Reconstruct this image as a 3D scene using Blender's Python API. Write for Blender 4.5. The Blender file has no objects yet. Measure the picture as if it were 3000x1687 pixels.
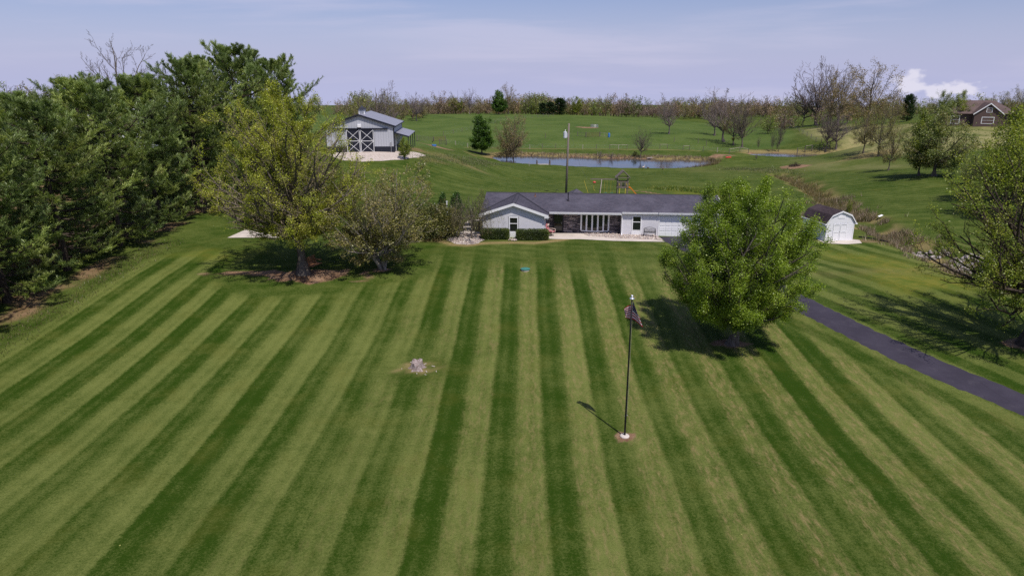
import bpy, bmesh, math, random
import numpy as np
from mathutils import Vector, Matrix

SC = bpy.context.scene
R = math.radians
PI = math.pi

# ------------------------------------------------------------------ camera
CAM_Z = 17.2
PITCH = R(16.9)
FPX = 2000.0          # focal length in photo pixels (photo 3000 wide)
cam_d = bpy.data.cameras.new('camera')
cam_d.sensor_width = 36.0
cam_d.lens = 24.0
cam_d.clip_end = 12000
cam = bpy.data.objects.new('camera', cam_d)
SC.collection.objects.link(cam)
cam.location = (0, 0, CAM_Z)
cam.rotation_euler = (PI / 2 - PITCH, 0, 0)
SC.camera = cam

# ------------------------------------------------------------------ light
SUN_EL = R(60.0)
to_sun = Vector((0.47, -0.88, 0)).normalized() * math.cos(SUN_EL) + Vector((0, 0, math.sin(SUN_EL)))
sun_d = bpy.data.lights.new('sun', 'SUN')
sun_d.energy = 4.2
sun_d.angle = R(0.53)
sun_d.color = (1.0, 0.94, 0.86)
sun = bpy.data.objects.new('sun', sun_d)
SC.collection.objects.link(sun)
sun.rotation_euler = to_sun.to_track_quat('Z', 'Y').to_euler()

world = bpy.data.worlds.new('World')
SC.world = world
world.use_nodes = True
wn = world.node_tree
wn.nodes.clear()


class NT:
    """tiny helper for node trees"""
    def __init__(self, tree):
        self.t = tree

    def n(self, typ, **kw):
        nd = self.t.nodes.new(typ)
        for k, v in kw.items():
            if k.startswith('i_'):
                key = k[2:]
                key = int(key) if key.isdigit() else key.replace('__', ' ')
                self.put(nd.inputs[key], v)
            else:
                setattr(nd, k, v)
        return nd

    def put(self, sock, v):
        if isinstance(v, bpy.types.NodeSocket):
            self.t.links.new(v, sock)
        elif isinstance(v, bpy.types.Node):
            self.t.links.new(v.outputs[0], sock)
        else:
            if isinstance(v, (tuple, list)) and len(v) == 3 and sock.type == 'RGBA':
                v = (*v, 1)
            sock.default_value = v

    def m(self, op, a, b=None, c=None, clamp=False):
        nd = self.t.nodes.new('ShaderNodeMath')
        nd.operation = op
        nd.use_clamp = clamp
        self.put(nd.inputs[0], a)
        if b is not None:
            self.put(nd.inputs[1], b)
        if c is not None:
            self.put(nd.inputs[2], c)
        return nd.outputs[0]

    def mix(self, f, a, b, mode='MIX'):
        nd = self.t.nodes.new('ShaderNodeMix')
        nd.data_type = 'RGBA'
        nd.blend_type = mode
        self.put(nd.inputs[0], f)
        self.put(nd.inputs[6], a)
        self.put(nd.inputs[7], b)
        return nd.outputs[2]

    def ss(self, x, lo, hi):
        nd = self.t.nodes.new('ShaderNodeMapRange')
        nd.interpolation_type = 'SMOOTHSTEP'
        self.put(nd.inputs[0], x)
        nd.inputs[1].default_value = lo
        nd.inputs[2].default_value = hi
        return nd.outputs[0]

    def noise(self, vec, scale, detail=3, rough=0.55, dist=0.0):
        nd = self.t.nodes.new('ShaderNodeTexNoise')
        if vec is not None:
            self.put(nd.inputs['Vector'], vec)
        nd.inputs['Scale'].default_value = scale
        nd.inputs['Detail'].default_value = detail
        nd.inputs['Roughness'].default_value = rough
        nd.inputs['Distortion'].default_value = dist
        return nd.outputs[0]


W = NT(wn)
sky = W.n('ShaderNodeTexSky', sky_type='NISHITA')
sky.sun_disc = False
sky.sun_elevation = SUN_EL
sky.sun_rotation = math.atan2(to_sun.x, to_sun.y)
sky.altitude = 250
sky.air_density = 1.0
sky.dust_density = 1.2
sky.ozone_density = 2.5
geo = W.n('ShaderNodeTexCoord')
sep = W.n('ShaderNodeSeparateXYZ', i_0=geo.outputs['Generated'])
az = W.m('ARCTAN2', sep.outputs[0], sep.outputs[1])
el = W.m('ARCSINE', sep.outputs[2])
# thin streaky cirrus, drawn out along the horizon
cv = W.n('ShaderNodeCombineXYZ', i_0=W.m('MULTIPLY', az, 2.6), i_1=W.m('MULTIPLY', el, 26.0), i_2=0.7)
c1 = W.noise(cv, 1.0, 6, 0.55, 0.35)
cv2 = W.n('ShaderNodeCombineXYZ', i_0=W.m('MULTIPLY', az, 1.1), i_1=W.m('MULTIPLY', el, 7.0), i_2=3.1)
c2 = W.noise(cv2, 1.0, 2, 0.5)
cir = W.m('MULTIPLY', W.ss(c1, 0.47, 0.68), W.ss(c2, 0.33, 0.58))
# low heaps of cumulus over the horizon (azimuth, elevation, width, height)
heaps = None
cn = W.n('ShaderNodeCombineXYZ', i_0=W.m('MULTIPLY', az, 46.0), i_1=W.m('MULTIPLY', el, 75.0), i_2=1.3)
cnoise = W.noise(cn, 1.0, 6, 0.55)
for (a, e, wa, we) in ((29.2, -0.35, 1.4, 1.05), (31.6, -0.6, 2.4, 0.6), (38.6, 0.3, 1.3, 0.7), 
                       (62, 0.6, 5.0, 2.0), (-75, 0.4, 6.0, 2.0), (110, 0.8, 6.0, 2.4), (170, 0.5, 7.0, 2.2), (-130, 0.6, 6.0, 2.3)):
    dx = W.m('DIVIDE', W.m('SUBTRACT', az, R(a)), R(wa))
    dy = W.m('DIVIDE', W.m('SUBTRACT', el, R(e)), R(we))
    rr = W.m('SQRT', W.m('ADD', W.m('MULTIPLY', dx, dx), W.m('MULTIPLY', dy, dy)))
    g = W.m('SUBTRACT', 1.0, rr)
    heaps = g if heaps is None else W.m('MAXIMUM', heaps, g)
cum = W.ss(W.m('ADD', heaps, W.m('MULTIPLY', W.m('SUBTRACT', cnoise, 0.5), 2.2)), 0.05, 0.55)
tint = W.mix(1.0, sky, (0.94, 0.93, 1.22), 'MULTIPLY')
# light dust veil that pales the blue towards the horizon
veil = W.m('MULTIPLY', W.m('SUBTRACT', 1.0, W.ss(el, -0.03, 0.17)), 0.85)
tint = W.mix(veil, tint, (6.15, 6.4, 9.5))
skyc = W.mix(W.m('MULTIPLY', cir, 0.42), tint, (7.5, 7.2, 9.2))
skyc = W.mix(W.m('MULTIPLY', cum, 0.8), skyc, (9.4, 9.1, 10.4))
bg = W.n('ShaderNodeBackground', i_0=skyc, i_1=0.085)
out = W.n('ShaderNodeOutputWorld', i_0=bg)

# the sky has no sun disc: it is smooth enough to be gathered by bounce rays alone
world.cycles.sampling_method = 'NONE'

vs = SC.view_settings
vs.view_transform = 'Standard'
vs.look = 'None'
vs.exposure = 0.0
vs.gamma = 1.0
vs.use_curve_mapping = False
SC.render.film_transparent = False
SC.cycles.use_denoising = False
SC.cycles.max_bounces = 6
SC.cycles.transparent_max_bounces = 8

COL = SC.collection


# ------------------------------------------------------------------ camera model -> world (to find real positions)
SP, CP = math.sin(PITCH), math.cos(PITCH)


def ray(px, row):
    u = (px - 1500.0) / FPX
    v = (row - 843.5) / FPX
    return np.array([u, CP - v * SP, -(SP + v * CP)])      # per unit of depth


def pd(px, row, d):
    r = ray(px, row)
    return r * d + np.array([0, 0, CAM_Z])


def project(p):
    x, y, z = p[0], p[1], p[2] - CAM_Z
    d = y * CP - z * SP
    return 1500 + FPX * x / d, 843.5 - FPX * (y * SP + z * CP) / d


# ------------------------------------------------------------------ small tools
def tag(o, label=None, cat=None, group=None, kind=None):
    if label:
        o['label'] = label
    if cat:
        o['category'] = cat
    if group:
        o['group'] = group
    if kind:
        o['kind'] = kind
    return o


def link(o, parent=None):
    COL.objects.link(o)
    if parent is not None:
        o.parent = parent
    return o


def empty(name, loc=(0, 0, 0), rz=0.0, label=None, cat=None, group=None):
    o = bpy.data.objects.new(name, None)
    o.empty_display_size = 0.3
    o.location = [float(c) for c in loc]
    o.rotation_euler = (0, 0, rz)
    link(o)
    return tag(o, label, cat, group)


def np_mesh(name, V, F, mats=(), smooth=False, col=None):
    """V (n,3), F (m,3|4) -> mesh, fast"""
    V = np.asarray(V, dtype=np.float32)
    F = np.asarray(F, dtype=np.int32)
    me = bpy.data.meshes.new(name)
    k = F.shape[1]
    me.vertices.add(len(V))
    me.vertices.foreach_set('co', V.ravel())
    me.loops.add(F.size)
    me.loops.foreach_set('vertex_index', F.ravel())
    me.polygons.add(len(F))
    me.polygons.foreach_set('loop_start', np.arange(0, F.size, k, dtype=np.int32))
    me.polygons.foreach_set('loop_total', np.full(len(F), k, dtype=np.int32))
    if smooth:
        me.polygons.foreach_set('use_smooth', np.ones(len(F), dtype=bool))
    if col is not None:
        a = me.color_attributes.new('Col', 'FLOAT_COLOR', 'POINT')
        c4 = np.ones((len(V), 4), dtype=np.float32)
        c4[:, :3] = col
        a.data.foreach_set('color', c4.ravel())
    for m in mats:
        me.materials.append(m)
    me.update(calc_edges=True)
    return me


class MB:
    """collects boxes, tubes, prisms into one mesh"""
    def __init__(self):
        self.v = []
        self.f = []

    def add(self, vs, fs):
        b = len(self.v)
        self.v += [tuple(float(c) for c in p) for p in vs]
        self.f += [tuple(b + i for i in f) for f in fs]
        return self

    def box(self, x0, x1, y0, y1, z0, z1):
        return self.add([(x0, y0, z0), (x1, y0, z0), (x1, y1, z0), (x0, y1, z0), (x0, y0, z1), (x1, y0, z1), (x1, y1, z1), (x0, y1, z1)],
                        [(0, 3, 2, 1), (4, 5, 6, 7), (0, 1, 5, 4), (1, 2, 6, 5), (2, 3, 7, 6), (3, 0, 4, 7)])

    def bar(self, a, b, w, h=None, up=(0, 0, 1)):
        """square bar from a to b"""
        h = w if h is None else h
        a, b = Vector(a), Vector(b)
        d = (b - a).normalized()
        up = Vector(up)
        if abs(d.dot(up)) > 0.98:
            up = Vector((0, 1, 0))
        s = d.cross(up).normalized()
        t = s.cross(d).normalized()
        vs = []
        for p in (a, b):
            for (i, j) in ((-1, -1), (1, -1), (1, 1), (-1, 1)):
                vs.append(p + s * (i * w / 2) + t * (j * h / 2))
        return self.add(vs, [(0, 1, 2, 3), (7, 6, 5, 4), (0, 4, 5, 1), (1, 5, 6, 2), (2, 6, 7, 3), (3, 7, 4, 0)])

    def tube(self, pts, rad, sides=8, cap=True):
        pts = [Vector(p) for p in pts]
        n = len(pts)
        rad = [rad] * n if not hasattr(rad, '__len__') else rad
        vs, fs = [], []
        for i, p in enumerate(pts):
            d = (pts[min(i + 1, n - 1)] - pts[max(i - 1, 0)]).normalized()
            ref = Vector((0, 0, 1)) if abs(d.z) < 0.9 else Vector((1, 0, 0))
            s = d.cross(ref).normalized()
            t = s.cross(d).normalized()
            for k in range(sides):
                a = 2 * PI * k / sides
                vs.append(p + (s * math.cos(a) + t * math.sin(a)) * rad[i])
        for i in range(n - 1):
            for k in range(sides):
                k2 = (k + 1) % sides
                fs.append((i * sides + k, i * sides + k2, (i + 1) * sides + k2, (i + 1) * sides + k))
        if cap:
            fs.append(tuple(range(sides - 1, -1, -1)))
            fs.append(tuple((n - 1) * sides + k for k in range(sides)))
        return self.add(vs, fs)

    def lathe(self, prof, sides=16, c=(0, 0, 0)):
        vs, fs = [], []
        n = len(prof)
        for (r, z) in prof:
            for k in range(sides):
                a = 2 * PI * k / sides
                vs.append((c[0] + r * math.cos(a), c[1] + r * math.sin(a), c[2] + z))
        for i in range(n - 1):
            for k in range(sides):
                k2 = (k + 1) % sides
                fs.append((i * sides + k, i * sides + k2, (i + 1) * sides + k2, (i + 1) * sides + k))
        fs.append(tuple(range(sides - 1, -1, -1)))
        fs.append(tuple((n - 1) * sides + k for k in range(sides)))
        return self.add(vs, fs)

    def prism(self, poly, vec):
        """extrude a planar polygon (list of 3d points) by vec"""
        n = len(poly)
        vec = Vector(vec)
        vs = [Vector(p) for p in poly] + [Vector(p) + vec for p in poly]
        fs = [tuple(range(n - 1, -1, -1)), tuple(range(n, 2 * n))]
        fs += [(i, (i + 1) % n, n + (i + 1) % n, n + i) for i in range(n)]
        return self.add(vs, fs)

    def build(self, name, m, parent=None, bevel=0.0, smooth=False):
        me = bpy.data.meshes.new(name)
        me.from_pydata(self.v, [], self.f)
        bm = bmesh.new()
        bm.from_mesh(me)
        bmesh.ops.recalc_face_normals(bm, faces=bm.faces)
        if bevel > 0:
            bmesh.ops.bevel(bm, geom=list(bm.edges), offset=bevel, segments=1, affect='EDGES', clamp_overlap=True)
        if smooth:
            for f in bm.faces:
                f.smooth = True
        bm.to_mesh(me)
        bm.free()
        me.materials.append(m)
        o = bpy.data.objects.new(name, me)
        return link(o, parent)


def part(name, me, parent=None):
    return link(bpy.data.objects.new(name, me), parent)


def copy_tree(o, parent=None):
    c = o.copy()
    link(c)
    if parent is not None:
        c.parent = parent
    for ch in list(o.children):
        copy_tree(ch, c)
    return c


# ------------------------------------------------------------------ materials
def new_mat(name):
    m = bpy.data.materials.new(name)
    m.use_nodes = True
    m.node_tree.nodes.clear()
    return m, NT(m.node_tree)


def finish(m, N, base, rough=0.8, bump=None, bstr=0.3, bdist=0.02, metal=0.0, spec=0.3):
    p = N.n('ShaderNodeBsdfPrincipled')
    N.put(p.inputs['Base Color'], base)
    N.put(p.inputs['Roughness'], rough)
    p.inputs['Metallic'].default_value = metal
    p.inputs['Specular IOR Level'].default_value = spec
    if bump is not None:
        b = N.n('ShaderNodeBump', i_Strength=bstr, i_Distance=bdist, i_Height=bump)
        N.put(p.inputs['Normal'], b.outputs[0])
    N.n('ShaderNodeOutputMaterial', i_0=p.outputs[0])
    return m


def mat(name, c, rough=0.7, var=0.15, scale=6.0, bump=0.15, metal=0.0, spec=0.3, big=0.1):
    """a plain painted / natural surface with grain, blotches and fine relief"""
    m, N = new_mat(name)
    tc = N.n('ShaderNodeTexCoord').outputs['Object']
    n1 = N.noise(tc, scale, 5, 0.6)
    n2 = N.noise(tc, scale * 0.12, 3, 0.6)
    k = N.m('ADD', N.m('MULTIPLY', N.m('SUBTRACT', n1, 0.5), var * 2), N.m('MULTIPLY', N.m('SUBTRACT', n2, 0.5), big * 2))
    k = N.m('ADD', k, 1.0)
    colr = N.n('ShaderNodeVectorMath', operation='SCALE', i_0=tuple(c))
    N.put(colr.inputs['Scale'], k)
    return finish(m, N, colr.outputs[0], rough, n1, bump, 0.01, metal, spec)


def leaf_mat(name, trans=0.45):
    m, N = new_mat(name)
    a = N.n('ShaderNodeVertexColor', layer_name='Col')
    d = N.n('ShaderNodeBsdfDiffuse', i_0=a.outputs[0])
    tcol = N.mix(1.0, a.outputs[0], (1.15, 1.2, 0.55), 'MULTIPLY')
    t = N.n('ShaderNodeBsdfTranslucent', i_0=tcol)
    mx = N.n('ShaderNodeMixShader', i_0=trans, i_1=d.outputs[0], i_2=t.outputs[0])
    gl = N.n('ShaderNodeBsdfGlossy', i_0=(1, 1, 1), i_1=0.45)
    mx2 = N.n('ShaderNodeMixShader', i_0=0.03, i_1=mx.outputs[0], i_2=gl.outputs[0])
    N.n('ShaderNodeOutputMaterial', i_0=mx2.outputs[0])
    return m


def bark_mat(name, c1, c2, scale=3.0):
    m, N = new_mat(name)
    tc = N.n('ShaderNodeTexCoord').outputs['Object']
    mp = N.n('ShaderNodeMapping', i_0=tc)
    mp.inputs['Scale'].default_value = (4, 4, 0.8)
    n = N.noise(mp.outputs[0], scale, 5, 0.65)
    c = N.mix(N.ss(n, 0.35, 0.65), c1, c2)
    return finish(m, N, c, 0.9, n, 0.6, 0.03, spec=0.1)


M = {}
M['leaf'] = leaf_mat('foliage')
M['needle'] = leaf_mat('needles', 0.28)
M['straw'] = leaf_mat('dry_grass', 0.25)
M['bark'] = bark_mat('bark_grey_brown', (0.075, 0.06, 0.05), (0.17, 0.145, 0.12))
M['bark_pale'] = bark_mat('bark_pale', (0.16, 0.135, 0.11), (0.33, 0.29, 0.25))
M['bark_dark'] = bark_mat('bark_dark', (0.035, 0.027, 0.022), (0.09, 0.07, 0.055))
M['bark_tan'] = bark_mat('bark_tan_twigs', (0.15, 0.12, 0.08), (0.29, 0.24, 0.17))
M['bark_mauve'] = bark_mat('bark_mauve_grey', (0.13, 0.10, 0.095), (0.24, 0.20, 0.185))
M['white'] = mat('white_paint', (0.78, 0.78, 0.80), 0.55, 0.04, 8, 0.05, big=0.05)
M['white_trim'] = mat('white_trim', (0.80, 0.80, 0.82), 0.45, 0.03, 8, 0.03)
M['black'] = mat('black_metal', (0.012, 0.012, 0.014), 0.45, 0.2, 8, 0.05)
M['darkblue'] = mat('dark_navy_steel', (0.018, 0.02, 0.032), 0.5, 0.1, 4, 0.05)
M['concrete'] = mat('pale_concrete', (0.56, 0.50, 0.45), 0.85, 0.12, 5, 0.2, big=0.2)
M['wood_grey'] = mat('weathered_wood', (0.19, 0.155, 0.135), 0.85, 0.3, 14, 0.4, big=0.2)
M['wood_brown'] = mat('stained_wood', (0.27, 0.13, 0.07), 0.75, 0.25, 14, 0.3)
M['post'] = mat('fence_post_wood', (0.15, 0.125, 0.105), 0.9, 0.3, 12, 0.4, big=0.35)
M['post_pale'] = mat('pale_post_wood', (0.42, 0.37, 0.30), 0.9, 0.25, 12, 0.4, big=0.35)
M['rust'] = mat('rusty_pipe', (0.17, 0.085, 0.05), 0.8, 0.3, 10, 0.2)
M['galv'] = mat('galvanised_steel', (0.42, 0.43, 0.46), 0.45, 0.1, 8, 0.05, metal=0.5)
M['grey_paint'] = mat('transformer_grey', (0.62, 0.64, 0.68), 0.45, 0.06, 8, 0.05)
M['yellow'] = mat('yellow_plastic', (0.55, 0.42, 0.06), 0.4, 0.05, 8, 0.02)
M['orange'] = mat('orange_plastic', (0.62, 0.20, 0.02), 0.4, 0.05, 8, 0.02)
M['red'] = mat('red_plastic', (0.55, 0.05, 0.05), 0.45, 0.08, 8, 0.02)
M['blue'] = mat('blue_plastic', (0.06, 0.20, 0.52), 0.4, 0.08, 8, 0.02)
M['teal'] = mat('green_lid', (0.05, 0.20, 0.16), 0.5, 0.1, 8, 0.05)
M['pink'] = mat('rose_cushion', (0.40, 0.15, 0.16), 0.8, 0.3, 10, 0.05)
M['cream'] = mat('cream_cushion', (0.65, 0.52, 0.45), 0.8, 0.2, 10, 0.05)
M['curtain'] = mat('white_curtain', (0.62, 0.60, 0.58), 0.9, 0.08, 12, 0.1)
M['silver'] = mat('silver_ball', (0.85, 0.85, 0.88), 0.25, 0.02, 8, 0.0, metal=0.7)
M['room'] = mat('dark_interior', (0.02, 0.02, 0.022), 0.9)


def glass_mat(name, c=(0.012, 0.014, 0.016), rough=0.06):
    m, N = new_mat(name)
    tc = N.n('ShaderNodeTexCoord').outputs['Object']
    n = N.noise(tc, 1.3, 2)
    return finish(m, N, c, rough, n, 0.05, 0.02, spec=0.6)


M['glass'] = glass_mat('window_glass')
# ------------------------------------------------------------------ terrain
GZ = 0.0
HZ = 1.9            # house pad height
ctrl = []


def C(x, y, z):
    ctrl.append((x, y, z))


def CPX(px, row, d):
    ctrl.append(tuple(pd(px, row, d)))


for x in (-90, -45, -30, -12, 6, 24, 45, 90):
    for y in (-50, 5, 22, 34):
        C(x, y, 0.0 if x > -35 else 0.2)
for x in (-30, -12, 6, 22, 40):
    C(x, 44, 0.55)
    C(x, 55, 1.45 if x < 20 else 1.0)
for x in (-24, -10, -4, 3, 10, 17, 24):
    for y in (63, 68, 75, 82):
        C(x, y, HZ - (0.5 if x > 23 else 0) + (0.12 if x < -20 else 0))
C(-36, 45, 0.7); C(-36, 60, 1.6); C(-36, 72, 2.1); C(-40, 90, 2.6); C(-60, 60, 2.6); C(-62, 95, 4.2); C(-75, 125, 5.6)
C(-110, 60, 5); C(-110, 120, 7); C(-110, 200, 5); C(-60, 180, 4.5); C(-150, 300, 4)
C(-18, 95, 2.3); C(2, 95, 0.9); C(18, 95, 0.4); C(30, 92, 0.5)
C(-20, 112, 3.3); C(0, 110, 0.3); C(15, 110, -0.4); C(30, 110, -0.6)
C(-31, 122, 4.6); C(-20, 122, 4.5); C(-42, 122, 4.7); C(-30, 140, 4.8); C(-17, 140, 4.2); C(-45, 145, 5.0)
C(-11, 128, 2.6); C(-8, 145, 0.8); C(-12, 170, 0.0); C(-25, 190, 1.5); C(-14, 205, -1.8)
CPX(1500, 530, 136); CPX(1750, 530, 137); CPX(1980, 530, 134)
for px, row in ((1500, 487), (1600, 491), (1750, 497), (1900, 500), (2010, 500)):
    v = pd(px, row, 1.0)[2] - CAM_Z
    CPX(px, row, (CAM_Z + 4.1) / -v)
for px in (1350, 1480, 1600, 1750, 1900, 2050):
    CPX(px, 440, 214)
    CPX(px, 412, 237)
    CPX(px, 386, 270)
CPX(1250, 440, 215); CPX(1250, 400, 250); CPX(1200, 370, 300)
for px, row in ((1100, 338), (1300, 336), (1500, 336), (1700, 340), (1900, 350), (2050, 356)):
    CPX(px, row, 380)
    CPX(px, row + 22, 322)
for px in (900, 1300, 1700, 2100):
    CPX(px, 340, 470)
CPX(2200, 345, 390); CPX(2300, 342, 400); CPX(2250, 385, 300); CPX(2350, 372, 300)
CPX(2150, 430, 225); CPX(2250, 440, 215); CPX(2200, 410, 250)
# right hill
CPX(2450, 372, 250); CPX(2560, 385, 200); CPX(2650, 372, 205); CPX(2830, 366, 190); CPX(2990, 368, 190)
CPX(2600, 410, 170); CPX(2750, 410, 158); CPX(2900, 420, 150)
CPX(2620, 452, 150); CPX(2480, 440, 185); CPX(2700, 512, 118); CPX(2850, 500, 118); CPX(2950, 560, 98)
CPX(2420, 505, 145); CPX(2300, 482, 168); CPX(2480, 560, 112); CPX(2600, 620, 88); CPX(2800, 610, 88)
CPX(2150, 470, 190); CPX(2220, 500, 158); CPX(2330, 540, 128); CPX(2400, 600, 100); CPX(2100, 520, 140)
CPX(2460, 705, 72.5); CPX(2380, 760, 66); CPX(2600, 780, 62); CPX(2800, 800, 60); CPX(2950, 860, 54); CPX(2990, 700, 72)
C(40, 66, 0.8); C(60, 60, 1.2); C(90, 80, 3); C(130, 120, 6); C(130, 200, 7); C(200, 260, 6)
C(42, 75, 0.75); C(34, 84, 0.6)
for a in range(0, 360, 30):
    C(math.sin(R(a)) * 1600, math.cos(R(a)) * 1600, -8)
for a in (-60, -40, -20, 0, 20, 40, 60):
    C(math.sin(R(a)) * 750, math.cos(R(a)) * 750, -6.5)
ctrl = np.array(ctrl)


def tps_fit(P, lam=2.0):
    n = len(P)
    X = P[:, :2] / 100.0
    d2 = ((X[:, None] - X[None]) ** 2).sum(-1)
    K = np.where(d2 > 0, d2 * np.log(d2 + 1e-12) * 0.5, 0)
    K += np.eye(n) * lam * 1e-4
    Q = np.hstack([np.ones((n, 1)), X])
    A = np.zeros((n + 3, n + 3))
    A[:n, :n] = K
    A[:n, n:] = Q
    A[n:, :n] = Q.T
    b = np.concatenate([P[:, 2], np.zeros(3)])
    return X, np.linalg.solve(A, b)


TX, TW = tps_fit(ctrl)


def tps(x, y):
    out = np.zeros(x.size)
    xs, ys = x.ravel() / 100.0, y.ravel() / 100.0
    for i0 in range(0, x.size, 20000):
        sl = slice(i0, i0 + 20000)
        d2 = (xs[sl, None] - TX[None, :, 0]) ** 2 + (ys[sl, None] - TX[None, :, 1]) ** 2
        Kq = d2 * np.log(d2 + 1e-12) * 0.5
        out[sl] = Kq @ TW[:-3] + TW[-3] + TW[-2] * xs[sl] + TW[-1] * ys[sl]
    return out.reshape(x.shape)


def lines(*segs):
    out = []
    for (a, b, s) in segs:
        n = max(1, int(round((b - a) / s)))
        out += list(np.linspace(a, b, n, endpoint=False))
    return out


geo_far = [400 * 1.22 ** k for k in range(1, 13)]
pos = lines((50, 130, 1.6), (130, 400, 6)) + [400] + geo_far
GX = np.array([-p for p in reversed(pos)] + lines((-50, 50, 0.55)) + pos)
GX = np.unique(GX)
GY = np.array([-700, -300, -120] + lines((-60, 0, 5), (0, 76, 0.5), (76, 235, 1.3), (235, 480, 4)) + [480 * 1.16 ** k for k in range(0, 16)])
gx, gy = np.meshgrid(GX, GY)
gz = tps(gx, gy)
# far land settles to a plain
rr = np.hypot(gx, gy)
fb = np.clip((rr - 800) / 700, 0, 1)
gz = gz * (1 - fb) + (-8) * fb
# beyond the woods the land falls away into the valley
gz = gz - np.clip(rr - 430, 0, None) * 0.030 * np.clip((rr - 430) / 200, 0, 1)
gz = np.where(gy < -60, gz * np.clip((gy + 300) / 240, 0, 1), gz)


def sdist(poly, X, Y):
    """signed distance to polygon, negative inside"""
    poly = np.asarray(poly, float)[:, :2]
    d = np.full(X.shape, 1e9)
    ins = np.zeros(X.shape, bool)
    n = len(poly)
    for i in range(n):
        a, b = poly[i], poly[(i + 1) % n]
        e = b - a
        L = (e ** 2).sum() + 1e-12
        t = np.clip(((X - a[0]) * e[0] + (Y - a[1]) * e[1]) / L, 0, 1)
        d = np.minimum(d, np.hypot(X - a[0] - t * e[0], Y - a[1] - t * e[1]))
        c = ((a[1] > Y) != (b[1] > Y)) & (X < (b[0] - a[0]) * (Y - a[1]) / (b[1] - a[1] + 1e-12) + a[0])
        ins ^= c
    return np.where(ins, -d, d)


def ldist(pts, X, Y):
    pts = np.asarray(pts, float)[:, :2]
    d = np.full(X.shape, 1e9)
    for i in range(len(pts) - 1):
        a, b = pts[i], pts[i + 1]
        e = b - a
        t = np.clip(((X - a[0]) * e[0] + (Y - a[1]) * e[1]) / ((e ** 2).sum() + 1e-12), 0, 1)
        d = np.minimum(d, np.hypot(X - a[0] - t * e[0], Y - a[1] - t * e[1]))
    return d


def sstep(x, a, b):
    t = np.clip((x - a) / (b - a), 0, 1)
    return t * t * (3 - 2 * t)


def at_z(px, row, z):
    r = ray(px, row)
    return r * ((z - CAM_Z) / r[2]) + np.array([0, 0, CAM_Z])


# smooth lumpy value noise (numpy) for natural edges
_rn = np.random.default_rng(5)
_LAT = _rn.random((64, 64))


def vnoise(x, y, s):
    x, y = np.asarray(x) / s, np.asarray(y) / s
    xi, yi = np.floor(x).astype(int), np.floor(y).astype(int)
    fx, fy = x - xi, y - yi
    fx, fy = fx * fx * (3 - 2 * fx), fy * fy * (3 - 2 * fy)
    g = lambda i, j: _LAT[i % 64, j % 64]
    return (g(xi, yi) * (1 - fx) + g(xi + 1, yi) * fx) * (1 - fy) + (g(xi, yi + 1) * (1 - fx) + g(xi + 1, yi + 1) * fx) * fy


# --- ponds: the land dips under the water
PZ = -4.5
pond1 = [at_z(px, row, PZ) for px, row in ((1448, 466), (1480, 478), (1550, 484), (1650, 489), (1760, 494), (1880, 497), (1980, 496), (2050, 492),
                                          (2086, 484), (2090, 477), (2070, 471), (1990, 468), (1880, 467), (1740, 463), (1620, 460), (1520, 457), (1455, 458))]
PZ2 = -4.0
pond2 = [at_z(px, row, PZ2) for px, row in ((2195, 455), (2260, 461), (2350, 464), (2450, 465), (2560, 463), (2530, 457), (2440, 454), (2350, 450), (2260, 448), (2205, 449))]
jit = (vnoise(gx, gy, 3.0) - 0.5) * 1.6
for (poly, wz) in ((pond1, PZ), (pond2, PZ2)):
    sd = sdist(poly, gx, gy) + jit
    ins = wz - 0.15 - 1.0 * sstep(-sd, 0, 3)
    low = wz - 0.15 + 0.75 * sstep(sd, 0, 2.2)
    near = sstep(sd, 0, 14)
    # keep the shore close to the water level
    outz = np.where(sd < 14, low + (np.maximum(gz - low, 0)) * near, gz)
    gz = np.where(sd < 0, ins, outz)

# --- ditch east of the shed, running down from the dam
ditch_px = ((2290, 515, -2.6), (2360, 545, -1.6), (2420, 580, -0.6), (2465, 625, 0.0), (2530, 655, 0.3), (2600, 690, 0.4), (2680, 725, 0.5), (2760, 762, 0.5), (2870, 815, 0.5), (3060, 880, 0.4))
ditch = [at_z(a, b, c) for a, b, c in ditch_px]
dd = ldist(ditch, gx, gy) + (vnoise(gx, gy, 2.2) - 0.5) * 1.2
gz = gz - 0.9 * (1 - sstep(dd, 0.4, 3.2))
# fine unevenness away from the house pad
gz = gz + (vnoise(gx, gy, 7.0) - 0.5) * 0.12 * sstep(np.abs(gy - 72), 8, 20)


def zf(x, y):
    i = int(np.clip(np.searchsorted(GX, x) - 1, 0, len(GX) - 2))
    j = int(np.clip(np.searchsorted(GY, y) - 1, 0, len(GY) - 2))
    fx = (x - GX[i]) / (GX[i + 1] - GX[i])
    fy = (y - GY[j]) / (GY[j + 1] - GY[j])
    return float((gz[j, i] * (1 - fx) + gz[j, i + 1] * fx) * (1 - fy) + (gz[j + 1, i] * (1 - fx) + gz[j + 1, i + 1] * fx) * fy)


def zfv(x, y):
    x, y = np.asarray(x, float), np.asarray(y, float)
    i = np.clip(np.searchsorted(GX, x) - 1, 0, len(GX) - 2)
    j = np.clip(np.searchsorted(GY, y) - 1, 0, len(GY) - 2)
    fx = (x - GX[i]) / (GX[i + 1] - GX[i])
    fy = (y - GY[j]) / (GY[j + 1] - GY[j])
    return (gz[j, i] * (1 - fx) + gz[j, i + 1] * fx) * (1 - fy) + (gz[j + 1, i] * (1 - fx) + gz[j + 1, i + 1] * fx) * fy


_T = np.concatenate([np.arange(15, 120, 0.25), np.arange(120, 300, 0.7), np.arange(300, 900, 3)])


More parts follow.
